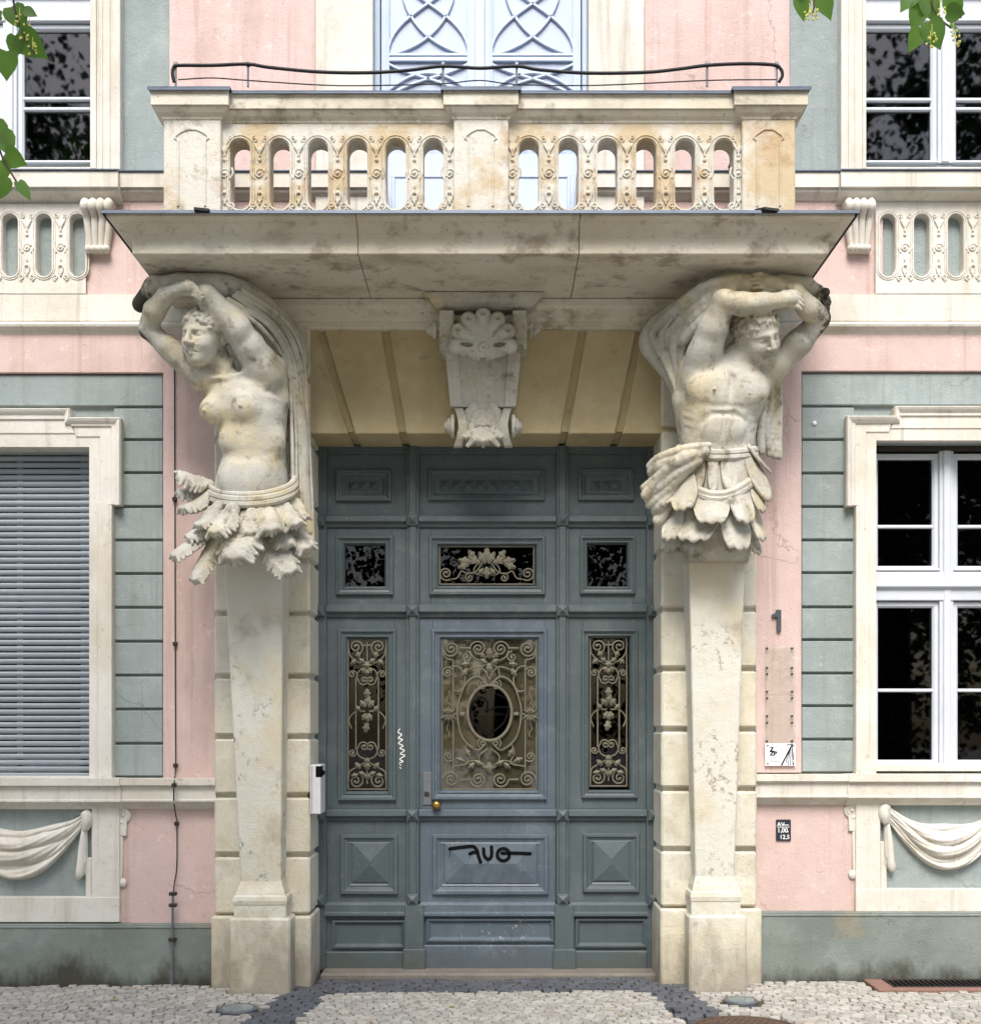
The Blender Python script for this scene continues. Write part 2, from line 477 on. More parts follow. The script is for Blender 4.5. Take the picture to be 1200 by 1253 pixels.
M['black'] = aged('black_rubber', srgb(30, 29, 30), [(srgb(44, 42, 42), 20, 0.5, 0.7, 0.5)], rough=0.6, bump=())
M['grey_metal'] = aged('grey_metal', srgb(120, 124, 128), [(srgb(92, 92, 90), 18, 0.5, 0.7, 0.6)], rough=0.45, metal=0.6, bump=((90, 0.06),))
M['dark_iron'] = aged('dark_iron', srgb(58, 54, 52), [(srgb(86, 66, 52), 16, 0.55, 0.7, 0.6)], rough=0.6, metal=0.4, bump=((120, 0.12),))
M['brass'] = aged('worn_brass', srgb(176, 140, 74), [(srgb(120, 90, 44), 30, 0.5, 0.7, 0.5)], rough=0.3, metal=1.0, bump=())
M['room'] = aged('dark_room', srgb(16, 16, 16), [], rough=0.95, bump=())
M['hall'] = aged('entrance_hall', srgb(66, 60, 46), [(srgb(70, 64, 48), 1.5, 0.4, 0.7, 0.6)], rough=0.9, bump=())
M['cobble_mass'] = None
M['basalt_mass'] = None
M['rust'] = aged('rusty_iron', srgb(98, 78, 66), [(srgb(78, 66, 60), 14, 0.45, 0.7, 0.6), (srgb(122, 90, 70), 30, 0.55, 0.75, 0.5)], rough=0.7, metal=0.3, bump=((90, 0.2),))
M['num_metal'] = aged('number_metal', srgb(92, 98, 104), [(srgb(78, 82, 88), 10, 0.45, 0.7, 0.5)], rough=0.4, metal=0.5, bump=())
M['white_metal'] = aged('white_metal', srgb(206, 206, 206), [(srgb(190, 190, 190), 8, 0.45, 0.7, 0.5)], rough=0.4, bump=())
M['threshold'] = aged('threshold_stone', srgb(122, 116, 106), [(srgb(100, 94, 86), 5, 0.4, 0.7, 0.6), (srgb(146, 140, 128), 14, 0.55, 0.75, 0.5)], bump=((120, 0.25),))
M['cobble'] = aged('cobble_stone', srgb(168, 164, 154), [(srgb(142, 138, 128), 7, 0.42, 0.66, 0.6), (srgb(190, 184, 172), 20, 0.5, 0.72, 0.6), (srgb(176, 158, 142), 3, 0.55, 0.72, 0.5), (srgb(122, 118, 104), 5, 0.58, 0.74, 0.6)], bump=((180, 0.3), (60, 0.2)), vary=0.2, rough=0.75)
M['basalt'] = aged('basalt_sett', srgb(88, 90, 94), [(srgb(70, 72, 76), 12, 0.4, 0.7, 0.6), (srgb(112, 112, 110), 30, 0.55, 0.75, 0.5)], bump=((150, 0.3), (40, 0.3)), vary=0.18, rough=0.7)
def mass_mat(name, src, cols):
    """the same stone for the joined paving: tone changes from stone to stone (random per island)"""
    m = M[src].copy(); m.name = name; nt = m.node_tree
    for n in list(nt.nodes):
        if n.type == 'OBJECT_INFO':
            g = [q for q in nt.nodes if q.type == 'NEW_GEOMETRY'][0]
            to = [l.to_socket for l in n.outputs['Random'].links]
            for t in to: nt.links.new(g.outputs['Random Per Island'], t)
    return m
M['cobble_mass'] = mass_mat('cobble_stone_mass', 'cobble', None)
M['basalt_mass'] = mass_mat('basalt_sett_mass', 'basalt', None)
M['ground'] = aged('sand_joint', srgb(78, 73, 60), [(srgb(56, 56, 42), 4, 0.42, 0.68, 0.7), (srgb(130, 120, 98), 20, 0.5, 0.75, 0.6)], bump=((60, 0.5),))
M['road'] = aged('road_cobble', srgb(176, 169, 156), [(srgb(140, 134, 122), 14, 0.4, 0.7, 0.7)], bump=((20, 0.4),))
M['red_stone'] = aged('reddish_kerb', srgb(134, 104, 92), [(srgb(120, 84, 72), 8, 0.4, 0.7, 0.6)], bump=((100, 0.25),))
M['white_plaque'] = aged('white_plaque', srgb(232, 232, 234), [], rough=0.25, bump=(), spec=0.5)
M['ink'] = aged('black_ink', srgb(7, 7, 8), [], rough=0.75, bump=(), spec=0.12)
M['navy'] = aged('dark_blue_plaque', srgb(34, 40, 54), [], rough=0.3, bump=(), spec=0.5)
M['white_ink'] = aged('white_ink', srgb(236, 236, 232), [], rough=0.5, bump=())
M['litter'] = aged('dry_leaf', srgb(164, 140, 84), [(srgb(110, 92, 58), 6, 0.45, 0.6, 0.9)], bump=())
M['bark'] = aged('bark', srgb(84, 74, 62), [(srgb(60, 52, 44), 9, 0.4, 0.7, 0.8, (1, 1, 0.2))], bump=((30, 0.6),))
M['flower'] = aged('lime_blossom', srgb(196, 196, 110), [], bump=())

def glass_mat(name, tint, refl_rough=0.004, ior=1.5, opac=0.0, col=None, mult=1.0):
    """window pane: Fresnel reflection over a tinted clear sheet; opac mixes in a milky diffuse"""
    m, nt, bs = new_mat(name)
    nt.nodes.remove(bs)
    out = nt.nodes['Material Output']
    tr = nt.nodes.new('ShaderNodeBsdfTransparent'); tr.inputs[0].default_value = tint
    gl = nt.nodes.new('ShaderNodeBsdfGlossy'); gl.inputs['Roughness'].default_value = refl_rough
    gl.inputs['Color'].default_value = (1, 1, 1, 1)
    fr = nt.nodes.new('ShaderNodeFresnel'); fr.inputs['IOR'].default_value = ior
    geo = nt.nodes.new('ShaderNodeNewGeometry')
    n = noise_node(nt, geo.outputs['Position'], 2.2, 2, 0.5)
    bp = nt.nodes.new('ShaderNodeBump'); bp.inputs['Strength'].default_value = 0.025; bp.inputs['Distance'].default_value = 0.02
    nt.links.new(n.outputs[0], bp.inputs['Height'])
    nt.links.new(bp.outputs[0], gl.inputs['Normal'])
    base = tr.outputs[0]
    if opac > 0:
        df = nt.nodes.new('ShaderNodeBsdfDiffuse'); df.inputs[0].default_value = col
        mx0 = nt.nodes.new('ShaderNodeMixShader'); mx0.inputs[0].default_value = opac
        nt.links.new(tr.outputs[0], mx0.inputs[1]); nt.links.new(df.outputs[0], mx0.inputs[2])
        base = mx0.outputs[0]
    mx = nt.nodes.new('ShaderNodeMixShader')
    front = math_node(nt, 'SUBTRACT', 1.0, geo.outputs['Backfacing'])
    nt.links.new(math_node(nt, 'MULTIPLY', math_node(nt, 'MULTIPLY', fr.outputs[0], mult), front), mx.inputs[0])
    nt.links.new(base, mx.inputs[1]); nt.links.new(gl.outputs[0], mx.inputs[2])
    nt.links.new(mx.outputs[0], out.inputs[0])
    return m
M['glass'] = glass_mat('window_glass', (0.4, 0.42, 0.41, 1), mult=0.7, refl_rough=0.02)
M['upper_glass'] = glass_mat('upper_window_glass', (0.4, 0.42, 0.41, 1), mult=1.15, refl_rough=0.02)
M['door_glass'] = glass_mat('door_glass', (0.4, 0.4, 0.38, 1), mult=0.5)
M['french_glass'] = glass_mat('french_glass', (0.62, 0.7, 0.85, 1), opac=0.6, col=srgb(200, 214, 238), mult=1.6)  # bright reflection put into the colour as a milky pale blue
M['acrylic'] = glass_mat('acrylic_plate', (0.995, 0.995, 0.99, 1), opac=0.16, col=srgb(196, 192, 176), mult=0.8)
M['lamp_glass'] = glass_mat('lamp_glass', (0.6, 0.7, 0.75, 1), opac=0.6, col=srgb(128, 150, 156), mult=1.5)

def leaf_mat(name, c1, c2):
    m, nt, bs = new_mat(name)
    geo = nt.nodes.new('ShaderNodeNewGeometry')
    n = noise_node(nt, geo.outputs['Position'], 3.0, 3)
    c = mixc(nt, ramp_node(nt, n.outputs[0], 0.35, 0.65), c1, c2)
    nt.links.new(c, bs.inputs['Base Color'])
    bs.inputs['Roughness'].default_value = 0.5
    tl = nt.nodes.new('ShaderNodeBsdfTranslucent')
    nt.links.new(mixc(nt, 1.0, c, (1.6, 1.9, 0.7, 1), 'MULTIPLY'), tl.inputs[0])
    mx = nt.nodes.new('ShaderNodeMixShader'); mx.inputs[0].default_value = 0.4
    nt.links.new(bs.outputs[0], mx.inputs[1]); nt.links.new(tl.outputs[0], mx.inputs[2])
    nt.links.new(mx.outputs[0], nt.nodes['Material Output'].inputs[0])
    return m
M['far_leaf'] = aged('far_leaf', (0.045, 0.085, 0.025, 1), [((0.08, 0.13, 0.04, 1), 1.2, 0.4, 0.6, 0.8)], bump=(), rough=0.6)
M['sprig'] = leaf_mat('sunlit_lime_leaf', (0.07, 0.15, 0.025, 1), (0.12, 0.22, 0.04, 1))  # brighter copy of the crown leaf, sunlight put into its colour
M['leaf'] = leaf_mat('lime_leaf', (0.035, 0.085, 0.02, 1), (0.075, 0.15, 0.03, 1))

# ------------------------------------------------------------------ carved forms: a signed distance field meshed with surface nets
class Field:
    def __init__(self, lo, hi, h):
        self.lo = np.array(lo, float); self.h = h
        self.n = np.ceil((np.array(hi) - self.lo) / h).astype(int) + 1
        self.a = np.full(self.n, 1.0, np.float32)
    def sub(self, lo, hi):
        i0 = np.clip(np.floor((np.array(lo) - self.lo) / self.h).astype(int), 0, self.n)
        i1 = np.clip(np.ceil((np.array(hi) - self.lo) / self.h).astype(int) + 1, 0, self.n)
        if np.any(i1 <= i0): return None
        g = [(self.lo[k] + self.h * np.arange(i0[k], i1[k])).astype(np.float32) for k in range(3)]
        return (slice(i0[0], i1[0]), slice(i0[1], i1[1]), slice(i0[2], i1[2])), g[0][:, None, None], g[1][None, :, None], g[2][None, None, :]
    def put(self, fn, lo, hi, k=0.02, op='add'):
        pad = k + 3 * self.h
        s = self.sub(np.array(lo) - pad, np.array(hi) + pad)
        if s is None: return
        sl, x, y, z = s
        d = fn(x, y, z).astype(np.float32)
        a = self.a[sl]
        if op == 'cut':
            d = -d
            h = np.maximum(k - np.abs(a - d), 0) / k
            self.a[sl] = np.maximum(a, d) + h * h * k * 0.25
        else:
            h = np.maximum(k - np.abs(a - d), 0) / k
            self.a[sl] = np.minimum(a, d) - h * h * k * 0.25
    def cone(self, p, q, rp, rq, k=0.02, op='add'):
        p = np.array(p, float); q = np.array(q, float); d = q - p; L = max(float(d @ d), 1e-9)
        def fn(x, y, z):
            t = np.clip(((x - p[0]) * d[0] + (y - p[1]) * d[1] + (z - p[2]) * d[2]) / L, 0, 1)
            return np.sqrt((x - p[0] - t * d[0]) ** 2 + (y - p[1] - t * d[1]) ** 2 + (z - p[2] - t * d[2]) ** 2) - (rp + (rq - rp) * t)
        r = max(rp, rq)
        self.put(fn, np.minimum(p, q) - r, np.maximum(p, q) + r, k, op)
    def chain(self, pts, rad, k=0.015, op='add'):
        for i in range(len(pts) - 1):
            self.cone(pts[i], pts[i + 1], rad[i], rad[i + 1], k, op)
    def ell(self, c, r, k=0.02, R=None, op='add'):
        c = np.array(c, float); r = np.array(r, float)
        def fn(x, y, z):
            X_, Y_, Z_ = x - c[0], y - c[1], z - c[2]
            if R is not None:
                X_, Y_, Z_ = (R[0][0] * X_ + R[1][0] * Y_ + R[2][0] * Z_, R[0][1] * X_ + R[1][1] * Y_ + R[2][1] * Z_, R[0][2] * X_ + R[1][2] * Y_ + R[2][2] * Z_)
            k0 = np.sqrt((X_ / r[0]) ** 2 + (Y_ / r[1]) ** 2 + (Z_ / r[2]) ** 2)
            k1 = np.sqrt((X_ / r[0] ** 2) ** 2 + (Y_ / r[1] ** 2) ** 2 + (Z_ / r[2] ** 2) ** 2)
            return k0 * (k0 - 1) / np.maximum(k1, 1e-6)
        m = r.max()
        self.put(fn, c - m, c + m, k, op)
    def loft(self, rows, k=0.02):
        """stack of ellipses: rows of (z, cx, cy, rx, ry) from low to high"""
        rows = sorted(rows)
        zs = [r[0] for r in rows]
        def fn(x, y, z):
            zz = z[0, 0, :]
            f = [np.interp(zz, zs, [r[i] for r in rows])[None, None, :] for i in range(1, 5)]
            q = np.sqrt(((x - f[0]) / f[2]) ** 2 + ((y - f[1]) / f[3]) ** 2)
            side = (q - 1) * np.minimum(f[2], f[3])
            ends = np.maximum(zs[0] - zz, zz - zs[-1])[None, None, :]
            return np.maximum(side, ends)
        mx = max(max(r[3], r[4]) for r in rows)
        lo = (min(r[1] for r in rows) - mx, min(r[2] for r in rows) - mx, zs[0])
        hi = (max(r[1] for r in rows) + mx, max(r[2] for r in rows) + mx, zs[-1])
        self.put(fn, lo, hi, k)
    def mesh(self, name):
        A = self.a; s = A < 0
        c = [s[i:s.shape[0] - 1 + i, j:s.shape[1] - 1 + j, l:s.shape[2] - 1 + l] for i in (0, 1) for j in (0, 1) for l in (0, 1)]
        tot = sum(q.astype(np.int8) for q in c)
        act = np.argwhere((tot > 0) & (tot < 8))
        idx = np.full(tot.shape, -1, np.int64)
        idx[act[:, 0], act[:, 1], act[:, 2]] = np.arange(len(act))
        offs = np.array([(i, j, l) for i in (0, 1) for j in (0, 1) for l in (0, 1)])
        val = np.stack([A[act[:, 0] + o[0], act[:, 1] + o[1], act[:, 2] + o[2]] for o in offs], 1)
        acc = np.zeros((len(act), 3)); cnt = np.zeros(len(act))
        for a in range(8):
            for b in range(a + 1, 8):
                if np.abs(offs[a] - offs[b]).sum() != 1: continue
                va, vb = val[:, a], val[:, b]
                m = (va < 0) != (vb < 0)
                t = np.where(m, va / np.where(np.abs(va - vb) < 1e-12, 1, va - vb), 0)
                acc += m[:, None] * (offs[a] + t[:, None] * (offs[b] - offs[a])); cnt += m
        V = self.lo + self.h * (act + acc / np.maximum(cnt, 1)[:, None])
        quads = []
        for ax in range(3):
            o = [(0, 0, 0)] * 4
            e = [a for a in range(3) if a != ax]
            sl0 = [slice(None)] * 3; sl1 = [slice(None)] * 3
            sl0[ax] = slice(0, -1); sl1[ax] = slice(1, None)
            for a in e: sl0[a] = slice(1, -1); sl1[a] = slice(1, -1)
            s0 = s[tuple(sl0)]; s1 = s[tuple(sl1)]
            w = np.argwhere(s0 != s1)
            if not len(w): continue
            inside = s0[w[:, 0], w[:, 1], w[:, 2]]
            base = w.copy()
            for a in e: base[:, a] += 1
            q = []
            for (u, v_) in ((0, 0), (1, 0), (1, 1), (0, 1)):
                p = base.copy(); p[:, e[0]] -= u; p[:, e[1]] -= v_
                q.append(idx[p[:, 0], p[:, 1], p[:, 2]])
            q = np.stack(q, 1)
            flip = inside ^ (ax == 1)
            q[~flip] = q[~flip][:, ::-1]
            quads.append(q)
        Q = np.concatenate(quads)
        Q = Q[(Q >= 0).all(1)]
        me = bpy.data.meshes.new(name)
        me.vertices.add(len(V)); me.vertices.foreach_set('co', V.astype(np.float32).ravel())
        me.loops.add(len(Q) * 4); me.loops.foreach_set('vertex_index', Q.astype(np.int32).ravel())
        me.polygons.add(len(Q)); me.polygons.foreach_set('loop_start', np.arange(0, len(Q) * 4, 4, dtype=np.int32))
        me.update(calc_edges=True); me.validate()
        me.polygons.foreach_set('use_smooth', [True] * len(me.polygons))
        me.update()
        return me

# ================================================================== the building
XL, XR = X(-330), X(1520)
ZTOP = Z(-330)
bld = tag(empty("building"), "pink and grey-green plastered town house with cream stone trim round a tall panelled doorway", "building")
def bbox(name, mat, px0, px1, py0, py1, yf, yb=0.05, b=0.004, parent=None):
    """box part given by photo pixels on its front face"""
    m = MB().box(X(px0, yf), X(px1, yf), yf, yb, Z(py1, yf), Z(py0, yf), b)
    return m.build(name, M[mat], parent or bld)

# ---- wall skin with the window and door openings, and the reveals behind it
WY = 0.02
HOLES = {'ll': (-66, 108, 547, 952), 'lr': (1073, 1247, 541, 938), 'ul': (-83, 113, -190, 206), 'ur': (1057, 1251, -190, 206), 'fr': (457, 719, -190, 345), 'dr': (366, 826, 520, 1215)}
def wall_skin():
    m = MB()
    rects = [(X(a), X(b), Z(d), Z(c)) for a, b, c, d in HOLES.values()]
    xs = sorted({XL, XR} | {r[0] for r in rects} | {r[1] for r in rects})
    zs = sorted({-0.3, ZTOP} | {r[2] for r in rects} | {r[3] for r in rects})
    for i in range(len(xs) - 1):
        for j in range(len(zs) - 1):
            cx, cz = (xs[i] + xs[i + 1]) / 2, (zs[j] + zs[j + 1]) / 2
            if any(r[0] < cx < r[1] and r[2] < cz < r[3] for r in rects): continue
            m.add([(xs[i], WY, zs[j]), (xs[i + 1], WY, zs[j]), (xs[i + 1], WY, zs[j + 1]), (xs[i], WY, zs[j + 1])], [(0, 1, 2, 3)])
            m.add([(xs[i], 0.45, zs[j]), (xs[i + 1], 0.45, zs[j]), (xs[i + 1], 0.45, zs[j + 1]), (xs[i], 0.45, zs[j + 1])], [(3, 2, 1, 0)])
    for x0, x1, z0, z1 in rects:
        q = [(x0, z0), (x1, z0), (x1, z1), (x0, z1)]
        for k in range(4):
            a, b = q[k], q[(k + 1) % 4]
            m.add([(a[0], WY, a[1]), (b[0], WY, b[1]), (b[0], 0.45, b[1]), (a[0], 0.45, a[1])], [(0, 1, 2, 3)])
    me = bpy.data.meshes.new('wall')
    me.from_pydata(m.v, [], m.f)
    return link('wall', me, M['green'], bld)
wall = wall_skin()
# dark rooms behind the openings
def room(px0, px1, py0, py1, mat='room', depth=2.2, name='room'):
    x0, x1, z0, z1 = X(px0), X(px1), Z(py1), Z(py0)
    m = MB()
    m.add([(x0, .455, z0), (x1, .455, z0), (x1, .455, z1), (x0, .455, z1), (x0, depth, z0), (x1, depth, z0), (x1, depth, z1), (x0, depth, z1)],
          [(4, 5, 6, 7), (0, 1, 5, 4), (3, 2, 6, 7), (0, 3, 7, 4), (1, 2, 6, 5)])
    o = m.build(name, M[mat], bld)
    return o
room(-160, 190, 480, 1010); room(980, 1340, 480, 1010); room(-190, 210, -250, 260); room(960, 1350, -250, 260)
room(420, 760, -250, 346); room(380, 815, 500, 1212, 'hall', 3.4, 'entrance_hall')

# ---- grey-green rusticated boards (lower storey), one block per course and side
def boards(px_out, px_in, arch, joints, win, name='stone_course'):
    """px_out: far edge, px_in: edge by the pink strip, arch: outer edge of the window architrave below the ear, win: hidden range behind the window"""
    yf = -0.012
    for a, b in zip(joints[:-1], joints[1:]):
        a2, b2 = a + 1.6, b - 1.6
        lo, hi = min(px_out, px_in), max(px_out, px_in)
        if b <= joints[2] + 1 and a < win[2]:
            spans = [(lo, hi)] if b < win[2] + 4 else [(lo, win[0] + 8), (win[1] - 8, hi)]
        else:
            spans = [(lo, win[0] + 8), (win[1] - 8, hi)]
        for s0, s1 in spans:
            if s1 - s0 > 4:
                bbox(name, 'green', s0, s1, a2, b2, yf, WY + 0.01, 0.005)
JL = [457, 498, 538, 578.5, 620, 661, 702, 743.5, 785, 826.5, 868, 910, 951]
JR = [455, 497, 538, 579, 620, 661, 701, 743, 783, 824, 864, 905, 946]
boards(-330, 199, 137, JL, (-104, 147, 500))
boards(981, 1520, 1047, JR, (1037, 1285, 498))

# ---- pink fields
for a in [(-330, 400, 408, 456, -0.035), (199.5, 264, 454, 953, -0.0352), (800, 1520, 408, 454, -0.035), (924, 980.5, 452, 946, -0.0352),
          (146, 264, 985, 1131, -0.02), (924, 1049, 983, 1116, -0.02),
          (104, 230, 240, 362, -0.02), (960, 1080, 240, 362, -0.02),
          (207, 386, -330, 212, -0.03), (788, 966, -330, 212, -0.03), (225, 470, 212, 350, -0.022), (706, 950, 212, 350, -0.022)]:
    bbox('pink_panel', 'pink', a[0], a[1], a[2], a[3], a[4])
# pilaster margin lines on the pink strips of the upper floor
for a in [(386, 456, -330, 345), (720, 788, -330, 345)]:
    o = bbox('architrave', 'cream', a[0], a[1], a[2], a[3], -0.05)
# ---- mouldings that run along the front
def course(name, px0, px1, prof, mat='cream', y0=0.0, ends=(True, True)):
    """prof: (projection, photo y at that projection) from top to bottom"""
    pr = [(d, Z(py, -d + y0)) for d, py in prof]
    pr = [(-0.06, pr[0][1])] + pr + [(-0.06, pr[-1][1])]
    x0, x1 = X(px0, y0 - prof[0][0]), X(px1, y0 - prof[0][0])
    m = MB().sweep([(x0, y0), (x1, y0)], pr, 'H')
    return m.build(name, M[mat], bld)
# sill course under the upper windows
SILL_U = [(0.15, 209), (0.15, 228), (0.125, 230), (0.125, 233), (0.12, 235), (0.09, 240), (0.055, 245), (0.04, 247), (0.03, 250)]
SILL_U2 = [(0.10, 210.5), (0.10, 228.5), (0.08, 230), (0.08, 233), (0.075, 235), (0.05, 240), (0.03, 245), (0.01, 247)]
for a, b, pr in [(-330, 144, SILL_U), (1029, 1520, SILL_U), (144, 470, SILL_U2), (706, 1029, SILL_U2)]:
    course('sill_course', a, b, pr)
    yy = pr[0][0]
    z = Z(pr[0][1], -yy)
    c = MB().box(X(a, -yy), X(b, -yy), -yy - 0.012, 0.03, z + 0.001, z + 0.012, 0.002)
    c.build('lead_flashing', M['lead'], bld)
# stone band and moulding above the lower storey
for a, b in [(-330, 380), (820, 1520)]:
    course('string_course', a, b, [(0.055, 360), (0.055, 392), (0.05, 394), (0.085, 396), (0.08, 399), (0.045, 405), (0.035, 409)])
# window sill course of the lower storey
for a, b, dy in [(-330, 263, 0), (925, 1520, -5)]:
    course('sill_course', a, b, [(0.13, 953 + dy), (0.13, 961 + dy), (0.10, 963 + dy), (0.10, 978 + dy), (0.105, 979 + dy), (0.105, 981 + dy), (0.06, 986 + dy), (0.035, 990 + dy)])
# the projecting bit of sill and apron under each window
for a, b, dy in [(-330, 146, 0), (1039, 1520, -5)]:
    course('apron_course', a, b, [(0.142, 952.5 + dy), (0.142, 961.5 + dy), (0.112, 963.5 + dy), (0.112, 978.5 + dy), (0.117, 979.5 + dy), (0.117, 981.5 + dy), (0.07, 986.5 + dy), (0.05, 990.5 + dy)])

# ---- aprons with drapery below the lower windows
for (a0, a1, r0, r1, b0, b1, y0, y1, yb) in [(112, 146, -330, 146, -330, 112, 988, 1098, 1129), (1047, 1077, 1047, 1520, 1077, 1520, 983, 1088, 1116)]:
    bbox('apron_pier', 'cream', a0, a1, y0, y1 + .5, -0.055)
    bbox('apron_rail', 'cream', r0, r1, y1, yb, -0.060)
    bbox('apron_panel', 'green', b0, b1, y0, y1 + 3, -0.008)
bbox('apron_strip', 'cream', 104.5, 112, 1050, 1098, -0.035, b=0.006)
bbox('apron_strip', 'cream', 1077, 1085, 1030, 1088, -0.035, b=0.006)
# ---- plinth
bbox('plinth', 'plinth', -330, 262, 1131, 1235, -0.07, b=0.006)
bbox('plinth', 'plinth', 928, 1520, 1116, 1235, -0.07, b=0.006)
MB().sweep([(XL, -0.02), (X(262), -0.02)], [(-0.05, Z(1128)), (0.045, Z(1131)), (0.058, Z(1133)), (-0.05, Z(1133))], 'H').build('plinth_capping', M['plinth'], bld)
MB().sweep([(X(928), -0.02), (XR, -0.02)], [(-0.05, Z(1113.5)), (0.045, Z(1116.5)), (0.058, Z(1118.5)), (-0.05, Z(1118.5))], 'H').build('plinth_capping', M['plinth'], bld)

# ---- little scrolled strips on the pink panels under the sill course
def scroll_strip(x_edge, y0, y1, sg):
    yf = -0.02; m = MB(); k = S(yf)
    cx = X(x_edge + sg * 7, yf)
    top = Z(y0 + 9, yf); bot = Z(y1 - 6, yf)
    sp = spiral(cx, top, 9 * k, 2.0 * k, -PI * 0.5 if sg > 0 else -PI * 0.5, 1.6 * -sg)
    m.tube([(u, yf - 0.012, w) for u, w in sp], [0.016 - 0.008 * i / len(sp) for i in range(len(sp))], 8)
    m.ball((cx, yf - 0.015, top), (0.014, 0.02, 0.014))
    m.lathe([(9 * k, 0), (9 * k, -0.018), (8 * k, -0.022)], (cx, yf + 0.004, top), 'y', 20)
    m.box(X(x_edge + sg * 1, yf), X(x_edge + sg * 11, yf), yf - 0.022, yf + 0.01, Z(y0 + 34, yf), top, 0.004)
    m.box(X(x_edge + sg * 1, yf), X(x_edge + sg * 6, yf), yf - 0.018, yf + 0.01, bot, Z(y0 + 33, yf), 0.004)
    m.lathe([(5.5 * k, 0.01), (5.5 * k, -0.016), (3 * k, -0.026)], (X(x_edge + sg * 5, yf), yf, bot), 'y', 16)
    return m.build('scroll_strip', M['cream'], bld, True)
scroll_strip(145, 989, 1086, 1)
scroll_strip(1048, 983, 1076, -1)

# ---- consoles that carry the upper sill course
def console(pxc, w, y0, y1):
    m = MB(); n = 4; yw = -0.02
    for i in range(n):
        for_top = (i + 0.5) / n - 0.5
        x0 = X(pxc + for_top * w, -0.1); x1 = X(pxc + for_top * w * 0.72, -0.06)
        r0 = w * S(-0.1) / n * 0.5
        zt, zb = Z(y0 + 9, -0.12), Z(y1 - 8, -0.06)
        pts = [(x0, -0.05, zt + 0.012), (x0, -0.11, zt + 0.016), (x0, -0.135, zt - 0.006), (x0, -0.12, zt - 0.036), (x0, -0.085, zt - 0.07)]
        pts += [(x0 + (x1 - x0) * t, -0.085 + 0.045 * t, zt - 0.07 + (zb + 0.03 - zt + 0.07) * t) for t in (0.3, 0.6, 1.0)]
        pts = smooth_line(pts, 4)
        m.tube(pts, [r0 * (1.12 if j < 12 else 1.0 - 0.18 * (j - 12) / (len(pts) - 12)) for j in range(len(pts))], 10)
        m.ball((x1, -0.065, zb + 0.01), (r0 * 1.15, 0.035, 0.028))
        m.ball((x0, -0.115, zt + 0.002), (r0 * 1.1, 0.042, 0.045))
    m.box(X(pxc - w * 0.36, -0.03), X(pxc + w * 0.36, -0.03), -0.045, 0.0, Z(y1 - 4, -0.03), Z(y0 + 4, -0.03))
    return m.build('console', M['cream'], bld, True)
console(119.5, 38, 241, 315)
console(1051, 36, 241, 314)

# ---- one bay of pierced balustrade: rectangular cell with a round-ended opening
def stadium(cx, z0, z1, r, n=10):
    pts = []
    for i in range(n + 1):
        a = PI * i / n
        pts.append((cx + r * math.cos(a), z1 - r + r * math.sin(a)))
    for i in range(n + 1):
        a = PI + PI * i / n
        pts.append((cx + r * math.cos(a), z0 + r + r * math.sin(a)))
    return pts
def pierced(m, x0, x1, z0, z1, cx, h0, h1, r, yf, yb):
    hole = stadium(cx, h0, h1, r)
    n = len(hole); out = []
    zc = (h0 + h1) / 2
    for (hx, hz) in hole:
        if hz > h1 - r + 1e-6: base = (cx, h1 - r)
        elif hz < h0 + r - 1e-6: base = (cx, h0 + r)
        else: base = (cx, hz)
        dx, dz = hx - base[0], hz - base[1]
        t = 1e9
        if dx > 1e-9: t = min(t, (x1 - base[0]) / dx)
        if dx < -1e-9: t = min(t, (x0 - base[0]) / dx)
        if dz > 1e-9: t = min(t, (z1 - base[1]) / dz)
        if dz < -1e-9: t = min(t, (z0 - base[1]) / dz)
        out.append([base[0] + dx * t, base[1] + dz * t])
    # snap the samples nearest to the corners
    for c in ((x0, z0), (x1, z0), (x1, z1), (x0, z1)):
        i = min(range(n), key=lambda q: (out[q][0] - c[0]) ** 2 + (out[q][1] - c[1]) ** 2)
        out[i] = list(c)
    V = [(a, yf, b) for a, b in hole] + [(a, yf, b) for a, b in out] + [(a, yb, b) for a, b in hole] + [(a, yb, b) for a, b in out]
    Fs = []
    for i in range(n):
        j = (i + 1) % n
        Fs += [(i, j, n + j, n + i), (2 * n + i, 3 * n + i, 3 * n + j, 2 * n + j), (i, 2 * n + i, 2 * n + j, j)]
    m.add(V, Fs)
    # raised bead round the opening
    for rr, dy, th in ((r * 1.16, -0.012, 0.006), (r * 1.42, -0.006, 0.005)):
        p = stadium(cx, h0 - (rr - r), h1 + (rr - r), rr, 8)
        p3 = [(a, yf + dy * 0.2, b) for a, b in p] + [(p[0][0], yf + dy * 0.2, p[0][1])]
        m.tube(p3, th, 6, False)
